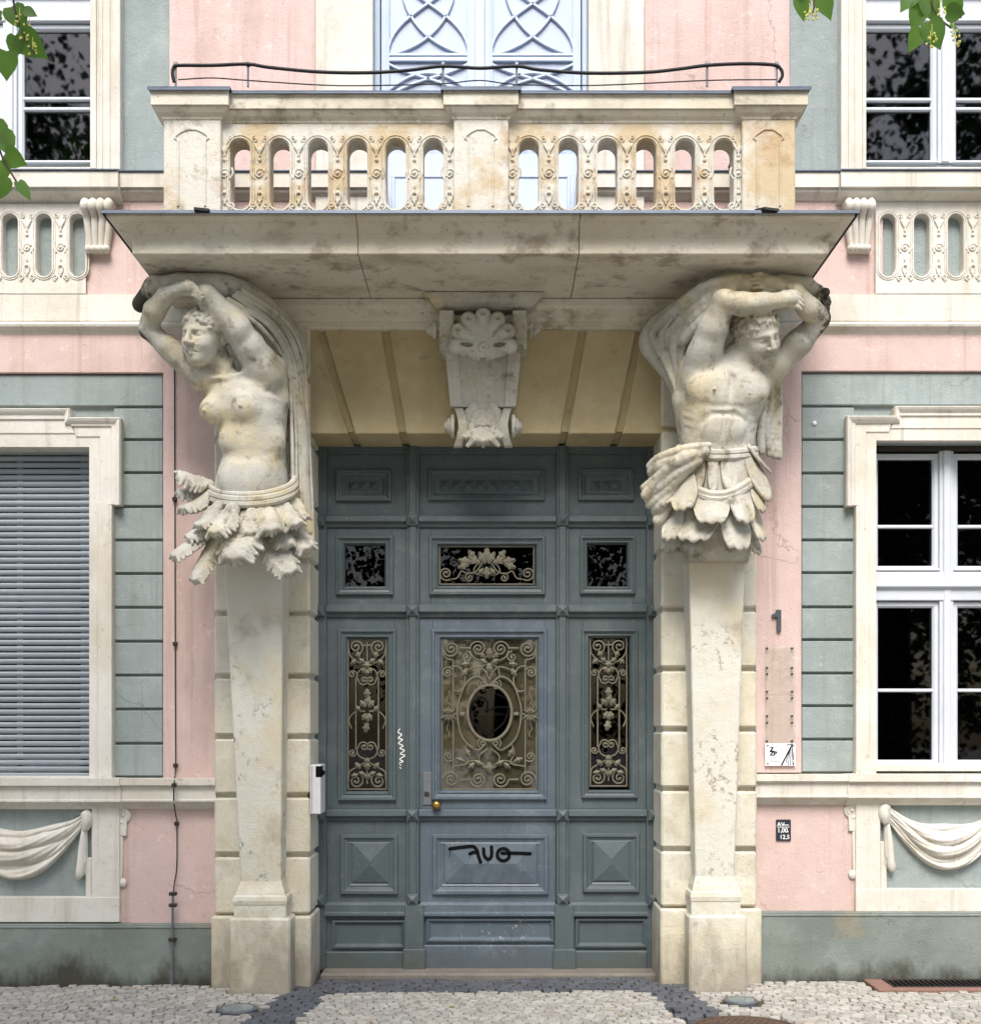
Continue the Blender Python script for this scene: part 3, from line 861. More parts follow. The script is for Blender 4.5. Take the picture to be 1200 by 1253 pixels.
def relief(m, cx, z0, z1, yf, w):
    """carved strip between two openings: leaf pair, beads, rosette scroll, pendant and foot scrolls"""
    h = z1 - z0
    def zz(t): return z0 + h * t
    for s in (-1, 1):
        m.tube([(a, yf - 0.003, b) for a, b in spiral(cx + s * w * 0.28, zz(0.93), w * 0.2, w * 0.05, PI / 2, -s * 1.2, 12)], 0.006, 6)
        m.tube(smooth_line([(cx + s * w * 0.30, yf - 0.003, zz(0.88)), (cx + s * w * 0.12, yf - 0.006, zz(0.80)), (cx, yf - 0.004, zz(0.74))], 3), [0.007, 0.009, 0.009, 0.008, 0.007, 0.006, 0.005], 6)
        m.tube([(a, yf - 0.003, b) for a, b in spiral(cx + s * w * 0.34, zz(0.055), w * 0.22, w * 0.05, -PI / 2, s * 1.2, 12)], 0.007, 6)
        m.tube(smooth_line([(cx + s * w * 0.4, yf - 0.003, zz(0.56)), (cx + s * w * 0.46, yf - 0.003, zz(0.48)), (cx + s * w * 0.28, yf - 0.003, zz(0.41))], 3), 0.006, 6)
        m.tube(smooth_line([(cx, yf - 0.003, zz(0.26)), (cx + s * w * 0.16, yf - 0.006, zz(0.20)), (cx + s * w * 0.10, yf - 0.003, zz(0.12))], 3), 0.006, 6)
    for t, rx, rz in ((0.80, 0.011, 0.02), (0.72, 0.009, 0.016), (0.66, 0.013, 0.013), (0.30, 0.008, 0.02), (0.23, 0.011, 0.014), (0.10, 0.010, 0.02)):
        m.ball((cx, yf - 0.002, zz(t)), (rx, 0.011, rz), 8, 5)
    m.tube([(a, yf - 0.003, b) for a, b in spiral(cx, zz(0.48), w * 0.30, w * 0.06, 0.4, 1.6, 18)], 0.007, 6)
    m.ball((cx, yf - 0.004, zz(0.48)), (0.010, 0.012, 0.010), 8, 5)

# blind balustrade beside the consoles
def blind(px0, px1, py0, py1, centers, yf=-0.045):
    xs = [px0] + [(a + b) / 2 for a, b in zip(centers[:-1], centers[1:])] + [px1]
    m = MB()
    for i, c in enumerate(centers):
        pierced(m, X(xs[i], yf), X(xs[i + 1], yf), Z(py1, yf), Z(py0, yf), X(c, yf), Z(338, yf), Z(262, yf), 9.5 * S(yf), yf, 0.06)
    o = m.build('blind_balustrade', M['cream'], bld, True)
    for i in range(len(xs)):
        r_ = MB()
        cx = xs[i] if 0 < i < len(xs) - 1 else None
        if cx is None: continue
        relief(r_, X(cx, yf), Z(344, yf), Z(258, yf), yf, 18 * S(yf))
        r_.build('carved_strip', M['cream'], o, True)
    bbox('blind_back', 'green', px0, px1, py0, py1, 0.075, 0.1)
    return o
blind(-330, 105, 249, 359, [-318 + 41.3 * i for i in range(11)])
blind(1071, 1520, 247, 359, [1086 + 41.5 * i for i in range(11)])

# ---- eared architraves of the lower windows
def architrave(pts_out, pts_in, yf):
    """two matching polylines in pixels; the strip between them is built as a moulded frame"""
    m = MB(); n = len(pts_out)
    prof = [(0.0, 0.03), (0.0, yf + 0.015), (0.02, yf + 0.004), (0.16, yf), (0.24, yf), (0.27, yf + 0.012), (0.62, yf + 0.012), (0.66, yf + 0.02), (1.0, yf + 0.024), (1.0, 0.14)]
    V, Fs = [], []
    for o_, i_ in zip(pts_out, pts_in):
        for t, y in prof:
            px, py = o_[0] + (i_[0] - o_[0]) * t, o_[1] + (i_[1] - o_[1]) * t
            V.append((X(px, -0.07), y, Z(py, -0.07)))
    k = len(prof)
    for a in range(n - 1):
        for j in range(k - 1):
            Fs.append((a * k + j, (a + 1) * k + j, (a + 1) * k + j + 1, a * k + j + 1))
    m.add(V, Fs)
    return m.build('architrave', M['cream'], bld)
def eared(inner, ear, body, y_top_hi, y_top_lo, y_open, y_ear, y_bot, step_px, far):
    """inner: opening edge nearest the door; far: the opening's other edge"""
    sg = 1 if ear > inner else -1
    mir = lambda p: (inner + far) - p
    out = [(body, y_bot), (body, y_ear), (ear, y_ear), (ear, y_top_lo), (step_px, y_top_lo), (step_px, y_top_hi)]
    inn = [(inner, y_bot), (inner, y_ear - 4), (inner, y_ear - 8), (inner, y_open), (inner - sg * 10, y_open), (inner - sg * 14, y_open)]
    out2 = out + [(mir(a), b) for a, b in out[::-1]]
    inn2 = inn + [(mir(a), b) for a, b in inn[::-1]]
    architrave(out2, inn2, -0.075)
    # thin cap moulding along the head, following the step
    k = [(body - sg * 0, y_ear), (ear, y_ear), (ear, y_top_lo), (step_px, y_top_lo), (step_px, y_top_hi)]
    path = [(X(a, -0.08), Z(b, -0.08)) for a, b in k[1:]] + [(X(mir(a), -0.08), Z(b, -0.08)) for a, b in k[1:][::-1]]
    w = 1 if sg > 0 else -1
    cap = [(0.004 * w, 0.02), (0.012 * w, -0.085), (0.004 * w, -0.10), (-0.012 * w, -0.092), (-0.03 * w, -0.078), (-0.03 * w, 0.02)]
    MB().sweep(path, [(d, h) for d, h in cap], 'V').build('head_moulding', M['cream'], bld)
eared(108, 146, 137, 502, 513, 546, 618, 954, 84, -66)
eared(1073, 1037, 1047, 499, 511, 538, 619, 948, 1096, 1247)

# ---- upper architraves
for a, b in [(113, 147), (-117, -83), (1029, 1057), (1251, 1279)]:
    yf = -0.05
    m = MB()
    m.box(X(a, yf), X(b, yf), yf, 0.1, Z(207, yf), ZTOP, 0.004)
    inn = b if a in (-117, 1029) else a
    m.box(X(inn, yf) - 0.012, X(inn, yf) + 0.03 if inn == a else X(inn, yf) + 0.012, yf - 0.012, 0.0, Z(207, yf), ZTOP, 0.003)
    for f in (0.35, 0.62):
        xx = X(a + (b - a) * f, yf)
        m.box(xx - 0.006, xx + 0.006, yf - 0.007, yf + 0.01, Z(207, yf), ZTOP, 0.003)
    m.build('architrave', M['cream'], bld)

# ---- windows
YW = 0.17
def window_frame(px0, px1, py0, py1, mull, bars, y=YW, rows=None, label=None, glass='glass', mat='white_wood'):
    """frame with a central mullion; rows: list of (top, bottom) casement rows; bars: glazing bar heights"""
    fr = MB(); W = lambda a: X(a, y); H_ = lambda b: Z(b, y)
    fr.box(W(px0) - 0.02, W(px0 + 4), y - 0.03, y + 0.06, H_(py1), H_(py0), 0.004)
    fr.box(W(px1 - 4), W(px1) + 0.02, y - 0.03, y + 0.06, H_(py1), H_(py0), 0.004)
    fr.box(W(px0 + 4), W(px1 - 4), y - 0.028, y + 0.06, H_(py0 + 5), H_(py0), 0.004)
    fr.box(W(px0 + 4), W(px1 - 4), y - 0.028, y + 0.06, H_(py1), H_(py1 - 4), 0.004)
    o = fr.build('window', M[mat], bld)
    if label: o['label'] = label
    mm = MB()
    mm.box(W(mull - 8.5), W(mull + 8.5), y - 0.045, y + 0.055, H_(py1 - 4), H_(py0 + 5), 0.004)
    mm.box(W(mull - 4.5), W(mull + 4.5), y - 0.06, y - 0.04, H_(py1 - 4), H_(py0 + 5), 0.006)
    mm.build('mullion', M[mat], o)
    for i in range(len(rows) - 1):
        t = MB(); a, b = rows[i][1], rows[i + 1][0]
        t.box(W(px0 + 4), W(px1 - 4), y - 0.055, y + 0.055, H_(b - 1), H_(a + 1), 0.006)
        t.box(W(px0 + 4), W(px1 - 4), y - 0.085, y - 0.05, H_((a + b) / 2 + 2), H_((a + b) / 2 - 3), 0.008)
        t.build('transom', M[mat], o)
    for (a, b) in rows:
        for (c0, c1) in ((px0 + 4, mull - 8.5), (mull + 8.5, px1 - 4)):
            s = MB()
            st = 7.0 * S(y)
            s.rings(W(c0), W(c1), H_(b), H_(a), [(0, y + 0.05), (0, y - 0.02), (0.004, y - 0.025), (st * 0.7, y - 0.025), (st, y - 0.012), (st, y + 0.05)])
            s.box(W(c0), W(c1), y - 0.055, y - 0.022, H_(b) , H_(b) + 0.02, 0.008)
            so = s.build('sash', M[mat], o)
            for bb in bars:
                if a < bb < b:
                    g = MB().box(W(c0) + st * 0.9, W(c1) - st * 0.9, y - 0.022, y + 0.03, H_(bb) - 0.012, H_(bb) + 0.012, 0.005)
                    g.build('glazing_bar', M[mat], o)
            lv = [a] + [bb for bb in bars if a < bb < b] + [b]
            for u0, u1 in zip(lv[:-1], lv[1:]):
                p = MB().box(W(c0) + st * 0.85, W(c1) - st * 0.85, y + 0.004, y + 0.009, H_(u1) + 0.006, H_(u0) - 0.006, 0.001)
                p.build('pane', M[glass], o)
    return o
w_lr = window_frame(1062, 1250, 541, 940, 1155, (645, 845), rows=[(556, 700), (737, 937)], label="tall white casement window with black panes beside the number 1")
bbox('roller_box', 'dark_iron', 1073, 1247, 541, 551, 0.10, 0.2, parent=w_lr)
window_frame(-94, 124, -190, 207, 15, (122, 134.5), rows=[(-180, -30), (32, 204)], label="white upper window above the blue-grey roller shutter", glass='upper_glass')
window_frame(1046, 1260, -190, 207, 1153, (123, 134.5), rows=[(-180, -30), (32, 204)], label="white upper window reflecting trees, above the number 1", glass='upper_glass')
# inner sill boards that close the foot of each opening
for a0, a1, b0, b1, yf in ((1064, 1258, 936.5, 944, -0.055), (-92, 120, 204, 211, -0.035), (1049, 1262, 204, 211, -0.035), (-70, 112, 950.5, 956, -0.055)):
    bbox('window_sill', 'cream', a0, a1, b0, b1, yf, 0.21)
# ---- roller shutter of the lower window
yS = 0.13
sh = MB()
for a, b in [(-66, -60), (20, 27), (98, 109)]:
    sh.box(X(a, yS), X(b, yS), yS + 0.012, yS + 0.02, Z(953, yS), Z(546, yS), 0.001)
sh.box(X(-66, yS), X(109, yS), yS + 0.012, yS + 0.019, Z(750, yS), Z(726, yS), 0.001)
sh.box(X(-66, yS), X(109, yS), yS + 0.012, yS + 0.019, Z(953, yS), Z(928, yS), 0.001)
shutter = sh.build('roller_shutter', M['slat'], bld)
shutter['label'] = "closed blue-grey roller shutter with slotted slats"
pitch = 7.75 * S(yS)
sl = MB(); w0, w1 = X(-67, yS), X(110, yS)
prof = [(0.0, yS + 0.010), (0.0, yS + 0.002), (0.25, yS - 0.006), (0.55, yS - 0.009), (0.78, yS - 0.005), (0.80, yS + 0.010)]
V = []; Fs = []
for xx in (w0, w1):
    for t, yy in prof: V.append((xx, yy, t * pitch))
for j in range(len(prof) - 1): Fs.append((j, j + 1, len(prof) + j + 1, len(prof) + j))
sl.add(V, Fs)
sl_me = sl.mesh('slat', 'all')
z = Z(952, yS); i = 0
while z < Z(546, yS):
    link('slat', sl_me, M['slat'], shutter, (0, 0, z)); z += pitch

# ---- French window behind the balcony
yF = 0.12
fw = MB()
W = lambda a: X(a, yF)
H_ = lambda b: Z(b, yF)
fw.rings(W(455), W(722), H_(350), H_(-190), [(0, yF + 0.06), (0, yF - 0.04), (0.05, yF - 0.04), (0.06, yF - 0.03), (0.06, yF + 0.06)])
fw.box(W(581), W(593), yF - 0.05, yF + 0.04, H_(345), H_(-180), 0.006)
french = fw.build('french_window', M['french'], bld)
french['label'] = "pale blue-white glazed double door with curved lattice bars behind the balcony"
for a, b in ((467, 581), (593, 710)):
    s = MB()
    s.rings(W(a), W(b), H_(345), H_(-180), [(0, yF + 0.04), (0, yF - 0.025), (0.03, yF - 0.03), (0.055, yF - 0.02), (0.055, yF + 0.03)])
    s.box(W(a) + 0.05, W(b) - 0.05, yF - 0.02, yF + 0.03, H_(345), H_(190), 0.004)
    s.rings(W(a) + 0.07, W(b) - 0.07, H_(335), H_(215), [(0, yF - 0.019), (0.005, yF - 0.03), (0.02, yF - 0.03), (0.03, yF - 0.022)], 'flat')
    s.build('leaf_frame', M['french'], french)
    MB().box(W(a) + 0.05, W(b) - 0.05, yF + 0.006, yF + 0.011, H_(192), H_(-178), 0.001).build('pane', M['french_glass'], french)
    c = (a + b) / 2; x0, x1 = a + 7, b - 7
    g = MB(); th = 0.012
    def arc(p0, p1, p2, p3):
        g.tube([(W(u), yF - 0.008, H_(v)) for u, v in bez(p0, p1, p2, p3, 14)], th, 6)
    for off in (0, -146):
        g.box(W(x0), W(x1), yF - 0.02, yF, H_(76 + off), H_(71 + off), 0.003)
        g.box(W(x0), W(x1), yF - 0.019, yF, H_(69.5 + off), H_(66 + off), 0.003)
        arc((x0, 68 + off), (x0 + 45, 60 + off), (x1 - 14, 25 + off), (x1 - 18, -30 + off))
        arc((x1, 68 + off), (x1 - 45, 60 + off), (x0 + 14, 25 + off), (x0 + 18, -30 + off))
        arc((x0, 68 + off), (x0 + 2, 20 + off), (x1 - 40, 10 + off), (x1, -40 + off))
        arc((x1, 68 + off), (x1 - 2, 20 + off), (x0 + 40, 10 + off), (x0, -40 + off))
        arc((x0, 78 + off), (x0 + 30, 96 + off), (x1 - 30, 96 + off), (x1, 120 + off))
        arc((x1, 78 + off), (x1 - 30, 96 + off), (x0 + 30, 96 + off), (x0, 120 + off))
        arc((x0, 112 + off), (c - 14, 82 + off), (c + 14, 82 + off), (x1, 112 + off))
    arc((x0, 120), (c - 10, 190), (c + 10, 190), (x1, 120))
    g.build('lattice', M['french'], french)

# ---- rusticated jambs each side of the door
def jamb(px_out, px_in, joints, base_out, base_in, base_y, top=395):
    yf = -0.13
    lo, hi = min(px_out, px_in), max(px_out, px_in)
    inner_right = px_in > px_out
    c = MB()
    c.box(X(lo + 2, yf + .04), X(hi - 3, yf + .04) , yf + 0.045, 0.42, ground(0) - 0.05, Z(top, yf), 0.002)
    core = c.build('door_jamb', M['stone'], bld)
    js = [top] + joints
    for a, b in zip(js[:-1], js[1:]):
        MB().box(X(lo, yf), X(hi, yf), yf, 0.40, Z(b - 2.6, yf), Z(a + 2.6, yf), 0.014).build('stone_block', M['stone'], core)
    lo, hi = min(base_out, base_in), max(base_out, base_in)
    yb = -0.16
    MB().box(X(lo, yb), X(hi, yb), yb, 0.405, -0.08, Z(base_y, yb), 0.012).build('stone_block', M['stone'], core)
    return core
jamb(262, 379, [464, 538, 611, 685, 751, 828, 902, 974, 1047, 1121], 258, 380, 1122)
jamb(926, 809, [452, 525, 598, 672, 746, 819, 893, 966, 1040, 1112], 932, 808, 1113)

# ---- flat arch over the door
yL = -0.10
zt, zb = Z(398, yL), Z(530.5, yL)
jt = [(300, 330), (390, 430), (470, 492.5), (714, 690.5), (784, 757), (880, 850)]
core = MB().box(X(330, yL), X(860, yL), yL + 0.03, 0.42, zb + 0.02, Z(345, yL), 0.002).build('lintel', M['soffit'], bld)
for (t0, b0), (t1, b1) in zip(jt[:-1], jt[1:]):
    g = 4.6
    poly = [(X(t0 + g, yL), zt), (X(b0 + g, yL), zb), (X(b1 - g, yL), zb), (X(t1 - g, yL), zt)]
    MB().prism(poly, yL, 0.40, 'V', 0.006).build('voussoir', M['soffit'], core)
# bed moulding between lintel and balcony
pr = [(-0.05, 4.675), (0.16, 4.675), (0.16, 4.63), (0.14, 4.615), (0.11, 4.60), (0.07, 4.575), (0.06, 4.56), (0.06, 4.545), (0.03, 4.53), (0.02, 4.515), (-0.05, 4.51)]
MB().sweep([(X(285, yL), yL), (X(905, yL), yL)], pr, 'H').build('bed_moulding', M['slab'], bld)

# ---- keystone console over the door
def keystone():
    cx = 591.0
    yt, yb_ = -0.36, -0.20
    m = MB()
    # tapered body with a concave front
    rows = []
    for t in np.linspace(0, 1, 9):
        py = 385 + (497 - 385) * t
        y = yt + 0.05 + (yb_ - yt) * (t ** 0.8) * 0.85
        hw = 51 - 11 * t
        rows.append((py, y, hw))
    V, Fs = [], []
    for py, y, hw in rows:
        for f, dy in ((-1, 0.30), (-1, 0.0), (-0.66, 0.0), (-0.62, 0.016), (-0.42, 0.030), (-0.22, 0.012), (-0.16, 0.002), (0.0, -0.010), (0.16, 0.002), (0.22, 0.012), (0.42, 0.030), (0.62, 0.016), (0.66, 0.0), (1, 0.0), (1, 0.30)):
            yy = min(y + dy, -0.05)
            V.append((X(cx + hw * f, y), yy, Z(py, y)))
    k = 15
    for i in range(len(rows) - 1):
        for j in range(k - 1): Fs.append((i * k + j, i * k + j + 1, (i + 1) * k + j + 1, (i + 1) * k + j))
    Fs.append(tuple(range(k))); Fs.append(tuple(range((len(rows) - 1) * k, len(rows) * k))[::-1])
    m.add(V, Fs)
    body = m.build('keystone', M['statue'], bld)
    body['label'] = "carved keystone console with a shell, fluting and scrolled foot over the door"
    # abacus
    ab = [(X(541, yt), yL), (X(541, yt), yt + 0.09), (X(643, yt), yt + 0.09), (X(643, yt), yL)]
    MB().sweep(ab[::-1] if False else ab, [(-0.08, 4.674), (0.115, 4.674), (0.115, 4.655), (0.09, 4.645), (0.075, 4.62), (0.05, 4.60), (0.02, 4.59), (-0.08, 4.59)], 'H').build('abacus', M['statue'], body)
    # squared bands at the shoulders
    for s in (-1, 1):
        MB().box(X(cx + s * 36, yt), X(cx + s * 53.5, yt), yt + 0.015, yL + 0.02, Z(426, yt), Z(378, yt), 0.006).build('shoulder_band', M['statue'], body)
        for (py, off, r, y) in ((404, 57, 8.5, yt + 0.09), (522, 35, 11.5, yb_ + 0.04)):
            v = MB(); k_ = S(y)
            c = (X(cx + s * off, y), y, Z(py, y))
            v.lathe([(r * k_ * 1.25, 0), (r * k_ * 1.25, s * 4 * k_), (r * k_ * 0.9, s * 5 * k_), (r * k_ * 0.85, s * 8 * k_), (r * k_ * 0.6, s * 8.5 * k_), (r * k_ * 0.5, s * 11 * k_), (r * k_ * 0.25, s * 13 * k_)], c, 'x', 18)
            v.build('volute', M['statue'], body, True)
    # foot: two outer bands and acanthus between
    f = MB()
    prof = [(yb_ + 0.11, 496), (yb_ + 0.035, 500), (yb_ - 0.005, 508), (yb_ - 0.02, 520), (yb_ + 0.0, 535), (yb_ + 0.045, 546)]
    for s in (-1, 1):
        V, Fs = [], []
        for y, py in prof:
            hw = 36 - 6 * math.sin(PI * (py - 496) / 50)
            for e in (hw, hw - 10):
                V.append((X(cx + s * e, y), y, Z(py, y)))
            V.append((X(cx + s * (hw - 10), y), yL, Z(py, y))); V.append((X(cx + s * hw, y), yL, Z(py, y)))
        for i in range(len(prof) - 1):
            for j in range(4): Fs.append((i * 4 + j, i * 4 + (j + 1) % 4, (i + 1) * 4 + (j + 1) % 4, (i + 1) * 4 + j))
        Fs.append((0, 1, 2, 3)); q = (len(prof) - 1) * 4; Fs.append((q, q + 1, q + 2, q + 3))
        MB().add(V, Fs).build('foot_band', M['statue'], body, True)
    # shell and acanthus from a carved field
    h = 0.0055
    F1 = Field(P(545, 448, -0.46), (X(637, -0.46), -0.18, Z(374, -0.46)), h)
    ys = yt + 0.005
    cc = P(591, 420, ys)
    F1.ell(P(591, 410, ys + 0.01), (0.175, 0.05, 0.15), 0.02)
    for i, a in enumerate(np.linspace(-8, 188, 7)):
        an = math.radians(a); L = 33 * S(ys); Lz = 36 * S(ys)
        tip = (cc[0] + L * math.cos(an), ys - 0.015, cc[2] + Lz * math.sin(an) * 0.92)
        F1.cone((cc[0] + 0.02 * math.cos(an), ys - 0.01, cc[2] + 0.02 * math.sin(an)), tip, 0.016, 0.053, 0.008)
        dt = (cc[0] + L * 1.02 * math.cos(an), ys - 0.062, cc[2] + Lz * 0.95 * math.sin(an))
        if 0 < i < 6: F1.ell(dt, (0.020, 0.022, 0.020), 0.012, op='cut')
    F1.ell((cc[0], ys - 0.03, cc[2] - 0.035), (0.034, 0.03, 0.034), 0.008)
    F1.ell((cc[0], ys - 0.06, cc[2] - 0.035), (0.018, 0.02, 0.018), 0.006, op='cut')
    for s in (-1, 1):
        F1.cone((cc[0] + s * 0.04, ys - 0.02, cc[2] + 0.005), (cc[0] + s * 0.17, ys - 0.012, cc[2] + 0.012), 0.014, 0.02, 0.01)
        F1.ell((cc[0] + s * 0.112, ys - 0.035, cc[2] - 0.020), (0.046, 0.045, 0.017), 0.006, op='cut')
        for j in range(5):
            u = 0.04 + 0.033 * j
            F1.cone((cc[0] + s * u, ys, cc[2] - 0.04), (cc[0] + s * u * 0.8, ys + 0.03, cc[2] - 0.10 + 0.008 * j), 0.017, 0.010, 0.01)
    link('shell', F1.mesh('shell'), M['statue'], body)
    yb2 = yb_ + 0.035
    for (u0, v0, u1, v1, w, cu) in ((591, 500, 591, 536, 19, 0.5), (579, 497, 572, 534, 11, 0.4), (603, 497, 610, 534, 11, 0.4), (591, 496, 591, 518, 14, 0.5)):
        link('carved_leaf', acanthus(P(u0, v0, yb2), P(u1, v1, yb2 - 0.01), px(w, yb2), cu, ((u1 - 591) / 60, -1, 0.1)).mesh('carved_leaf'), M['statue'], body)
    return body

# ================================================================== entrance door
YD = 0.30
dx = lambda a: X(a, YD)
dz = lambda b: Z(b, YD)
def frame_boards(m, cell, hole, y0=YD, y1=YD + 0.05):
    (a0, a1, b0, b1), (c0, c1, e0, e1) = cell, hole
    m.box(dx(a0), dx(c0), y0, y1, dz(b1), dz(b0), 0.002)
    m.box(dx(c1), dx(a1), y0, y1, dz(b1), dz(b0), 0.002)
    m.box(dx(c0), dx(c1), y0 + 0.0004, y1, dz(e0), dz(b0), 0.002)
    m.box(dx(c0), dx(c1), y0 + 0.0004, y1, dz(b1), dz(e1), 0.002)
dr = MB()
for a0, a1 in ((383, 400), (790, 808)):
    dr.box(dx(a0), dx(a1), YD - 0.03, YD + 0.08, dz(1187), dz(545), 0.006)
    dr.box(dx(a0) if a0 < 600 else dx(a1) - 0.03, dx(a0) + 0.03 if a0 < 600 else dx(a1), YD - 0.055, YD - 0.02, dz(1187), dz(545), 0.006)
dr.box(dx(400), dx(790), YD - 0.02, YD + 0.08, dz(556), dz(545), 0.004)
door = dr.build('entrance_door', M['door'], bld)
door['label'] = "tall grey-green panelled double-height door with iron grilles and a bluish wicket leaf"
# mullions with side beads
for a0, a1 in ((497.5, 513), (680, 695.5)):
    m = MB()
    m.box(dx(a0), dx(a1), YD - 0.035, YD + 0.06, dz(1104), dz(546), 0.005)
    m.box(dx(a0 + 3), dx(a1 - 3), YD - 0.05, YD - 0.03, dz(1104), dz(546), 0.008)
    m.build('mullion', M['door'], door)
    m = MB()
    m.box(dx(a0 - 2), dx(a1 + 6), YD - 0.06, YD + 0.06, dz(1187.5), dz(1106), 0.006)
    m.box(dx(a0 - 4), dx(a1 + 8), YD - 0.068, YD - 0.01, dz(1188), dz(1160), 0.006)
    m.build('mullion_base', M['door'], door)
# rails, drip mouldings and pyramid studs
def rail(a0, a1, b0, b1, mat):
    m = MB()
    m.sweep([(dx(a0), YD), (dx(a1), YD)], [(-0.04, dz(b0)), (0.03, dz(b0)), (0.045, dz(b0 + 2)), (0.048, dz(b1 - 6)), (0.035, dz(b1 - 4)), (0.026, dz(b1 - 3)), (0.018, dz(b1)), (0.004, dz(b1 + 1.5)), (-0.04, dz(b1 + 1.5))], 'H')
    return m.build('rail', M[mat], door)
cols = [(400, 497.5), (513, 680), (695.5, 790)]
for (b0, b1) in ((631, 645), (740, 755), (990, 1004)):
    for i, (a0, a1) in enumerate(cols):
        rail(a0, a1, b0, b1, 'leaf_paint' if (i == 1 and b0 > 900) else 'door')
stud = MB().rings(-0.04, 0.04, -0.04, 0.04, [(0, 0.02), (0, -0.008), (0.006, -0.014), (0.01, -0.014)], 'hip', 0.025).mesh('stud')
for py in (638, 748, 997, 1100):
    for px in (505.2, 687.8, 391.5, 798.5):
        link('stud', stud, M['door'], door, (dx(px), YD - 0.05, dz(py)))
MOULD = lambda w: [(0.0, YD + 0.001), (0.0, YD - 0.018), (0.006, YD - 0.026), (w * 0.28, YD - 0.026), (w * 0.36, YD - 0.014), (w * 0.62, YD - 0.008), (w * 0.7, YD - 0.014), (w * 0.8, YD - 0.014), (w, YD + 0.012), (w, YD + 0.03)]
def solid_panel(cell, outer, inner, mat, hip, teeth=0):
    m = MB().box(dx(cell[0]), dx(cell[1]), YD, YD + 0.05, dz(cell[3]), dz(cell[2]), 0.002)
    w = (inner[0] - outer[0]) * S(YD)
    m.rings(dx(outer[0]), dx(outer[1]), dz(outer[3]), dz(outer[2]), [(0.0, YD + 0.001), (0.0, YD - 0.018), (0.006, YD - 0.026), (w * 0.3, YD - 0.026), (w * 0.42, YD - 0.016), (w * 0.66, YD - 0.010), (w * 0.74, YD - 0.014), (w * 0.9, YD - 0.006), (w, YD - 0.002)])
    p = m.build('panel', M[mat], door)
    if not teeth:
        r = MB().rings(dx(inner[0]), dx(inner[1]), dz(inner[3]), dz(inner[2]), [(0, YD), (0, YD - 0.012), (0.004, YD - 0.014)], 'hip', hip)
        r.build('raised_field', M[mat], door)
    else:
        m2 = MB().rings(dx(inner[0]), dx(inner[1]), dz(inner[3]), dz(inner[2]), [(0, YD), (0.0, YD - 0.003)], 'flat')
        m2.build('raised_field', M[mat], door)
        n = teeth; x0, x1 = inner[0] + 4, inner[1] - 4
        cw = (x1 - x0) / n; hh = min(cw * 0.42, (inner[3] - inner[2]) * 0.36)
        me = MB().rings(-hh * S(YD), hh * S(YD), -hh * S(YD), hh * S(YD), [(0, 0.002), (0, -0.004)], 'hip', 0.03).mesh('diamond_stud')
        for i in range(n):
            link('diamond_stud', me, M[mat], door, (dx(x0 + cw * (i + 0.5)), YD - 0.004, dz((inner[2] + inner[3]) / 2)))
    return p
def glass_panel(cell, outer, inner, mat, glass='door_glass'):
    m = MB()
    frame_boards(m, cell, (outer[0] + 2, outer[1] - 2, outer[2] + 2, outer[3] - 2))
    w = (inner[0] - outer[0]) * S(YD)
    m.rings(dx(outer[0]), dx(outer[1]), dz(outer[3]), dz(outer[2]), MOULD(w) + [(w, YD + 0.05)])
    m.build('panel', M[mat], door)
    if glass:
        MB().box(dx(inner[0]) - 0.01, dx(inner[1]) + 0.01, YD + 0.034, YD + 0.039, dz(inner[3]) - 0.01, dz(inner[2]) + 0.01, 0.001).build('pane', M[glass], door)
# top row
solid_panel((400, 497.5, 556, 631), (411, 479, 575, 614), (422, 468, 586, 604), 'door', 0.02, 3)
solid_panel((513, 680, 556, 631), (524, 666, 575, 613), (533, 657, 585, 604), 'door', 0.02, 8)
solid_panel((695.5, 790, 556, 631), (707, 775, 574, 613), (717, 765, 585, 604), 'door', 0.02, 3)
# transom lights
glass_panel((400, 497.5, 646, 740), (411, 481.5, 656, 728.5), (422, 471, 667, 717), 'door')
glass_panel((513, 680, 646, 740), (525, 667, 656, 728.5), (537, 654, 668, 716), 'door')
glass_panel((695.5, 790, 646, 740), (709, 777, 656, 727.5), (719, 766.5, 666, 716), 'door')
# main row
glass_panel((400, 497.5, 756, 990), (413.5, 485, 770, 980), (425, 473.5, 779.5, 967), 'door')
glass_panel((513, 680, 757, 990), (528, 669, 770, 979), (540, 657.5, 780, 967), 'leaf_paint', None)
glass_panel((695.5, 790, 756, 990), (711, 780, 770, 977), (721, 767.5, 779, 963), 'door')
# lower panels
solid_panel((400, 497.5, 1005, 1104), (416.5, 487, 1021, 1094.5), (431, 475.5, 1031, 1080), 'door', 0.028)
solid_panel((513.5, 679.5, 1005, 1104), (529, 671, 1021, 1095), (544, 656.5, 1032, 1081), 'leaf_paint', 0.022)
solid_panel((695.5, 790, 1005, 1104), (713, 782, 1020, 1092), (726, 769, 1029, 1078), 'door', 0.028)
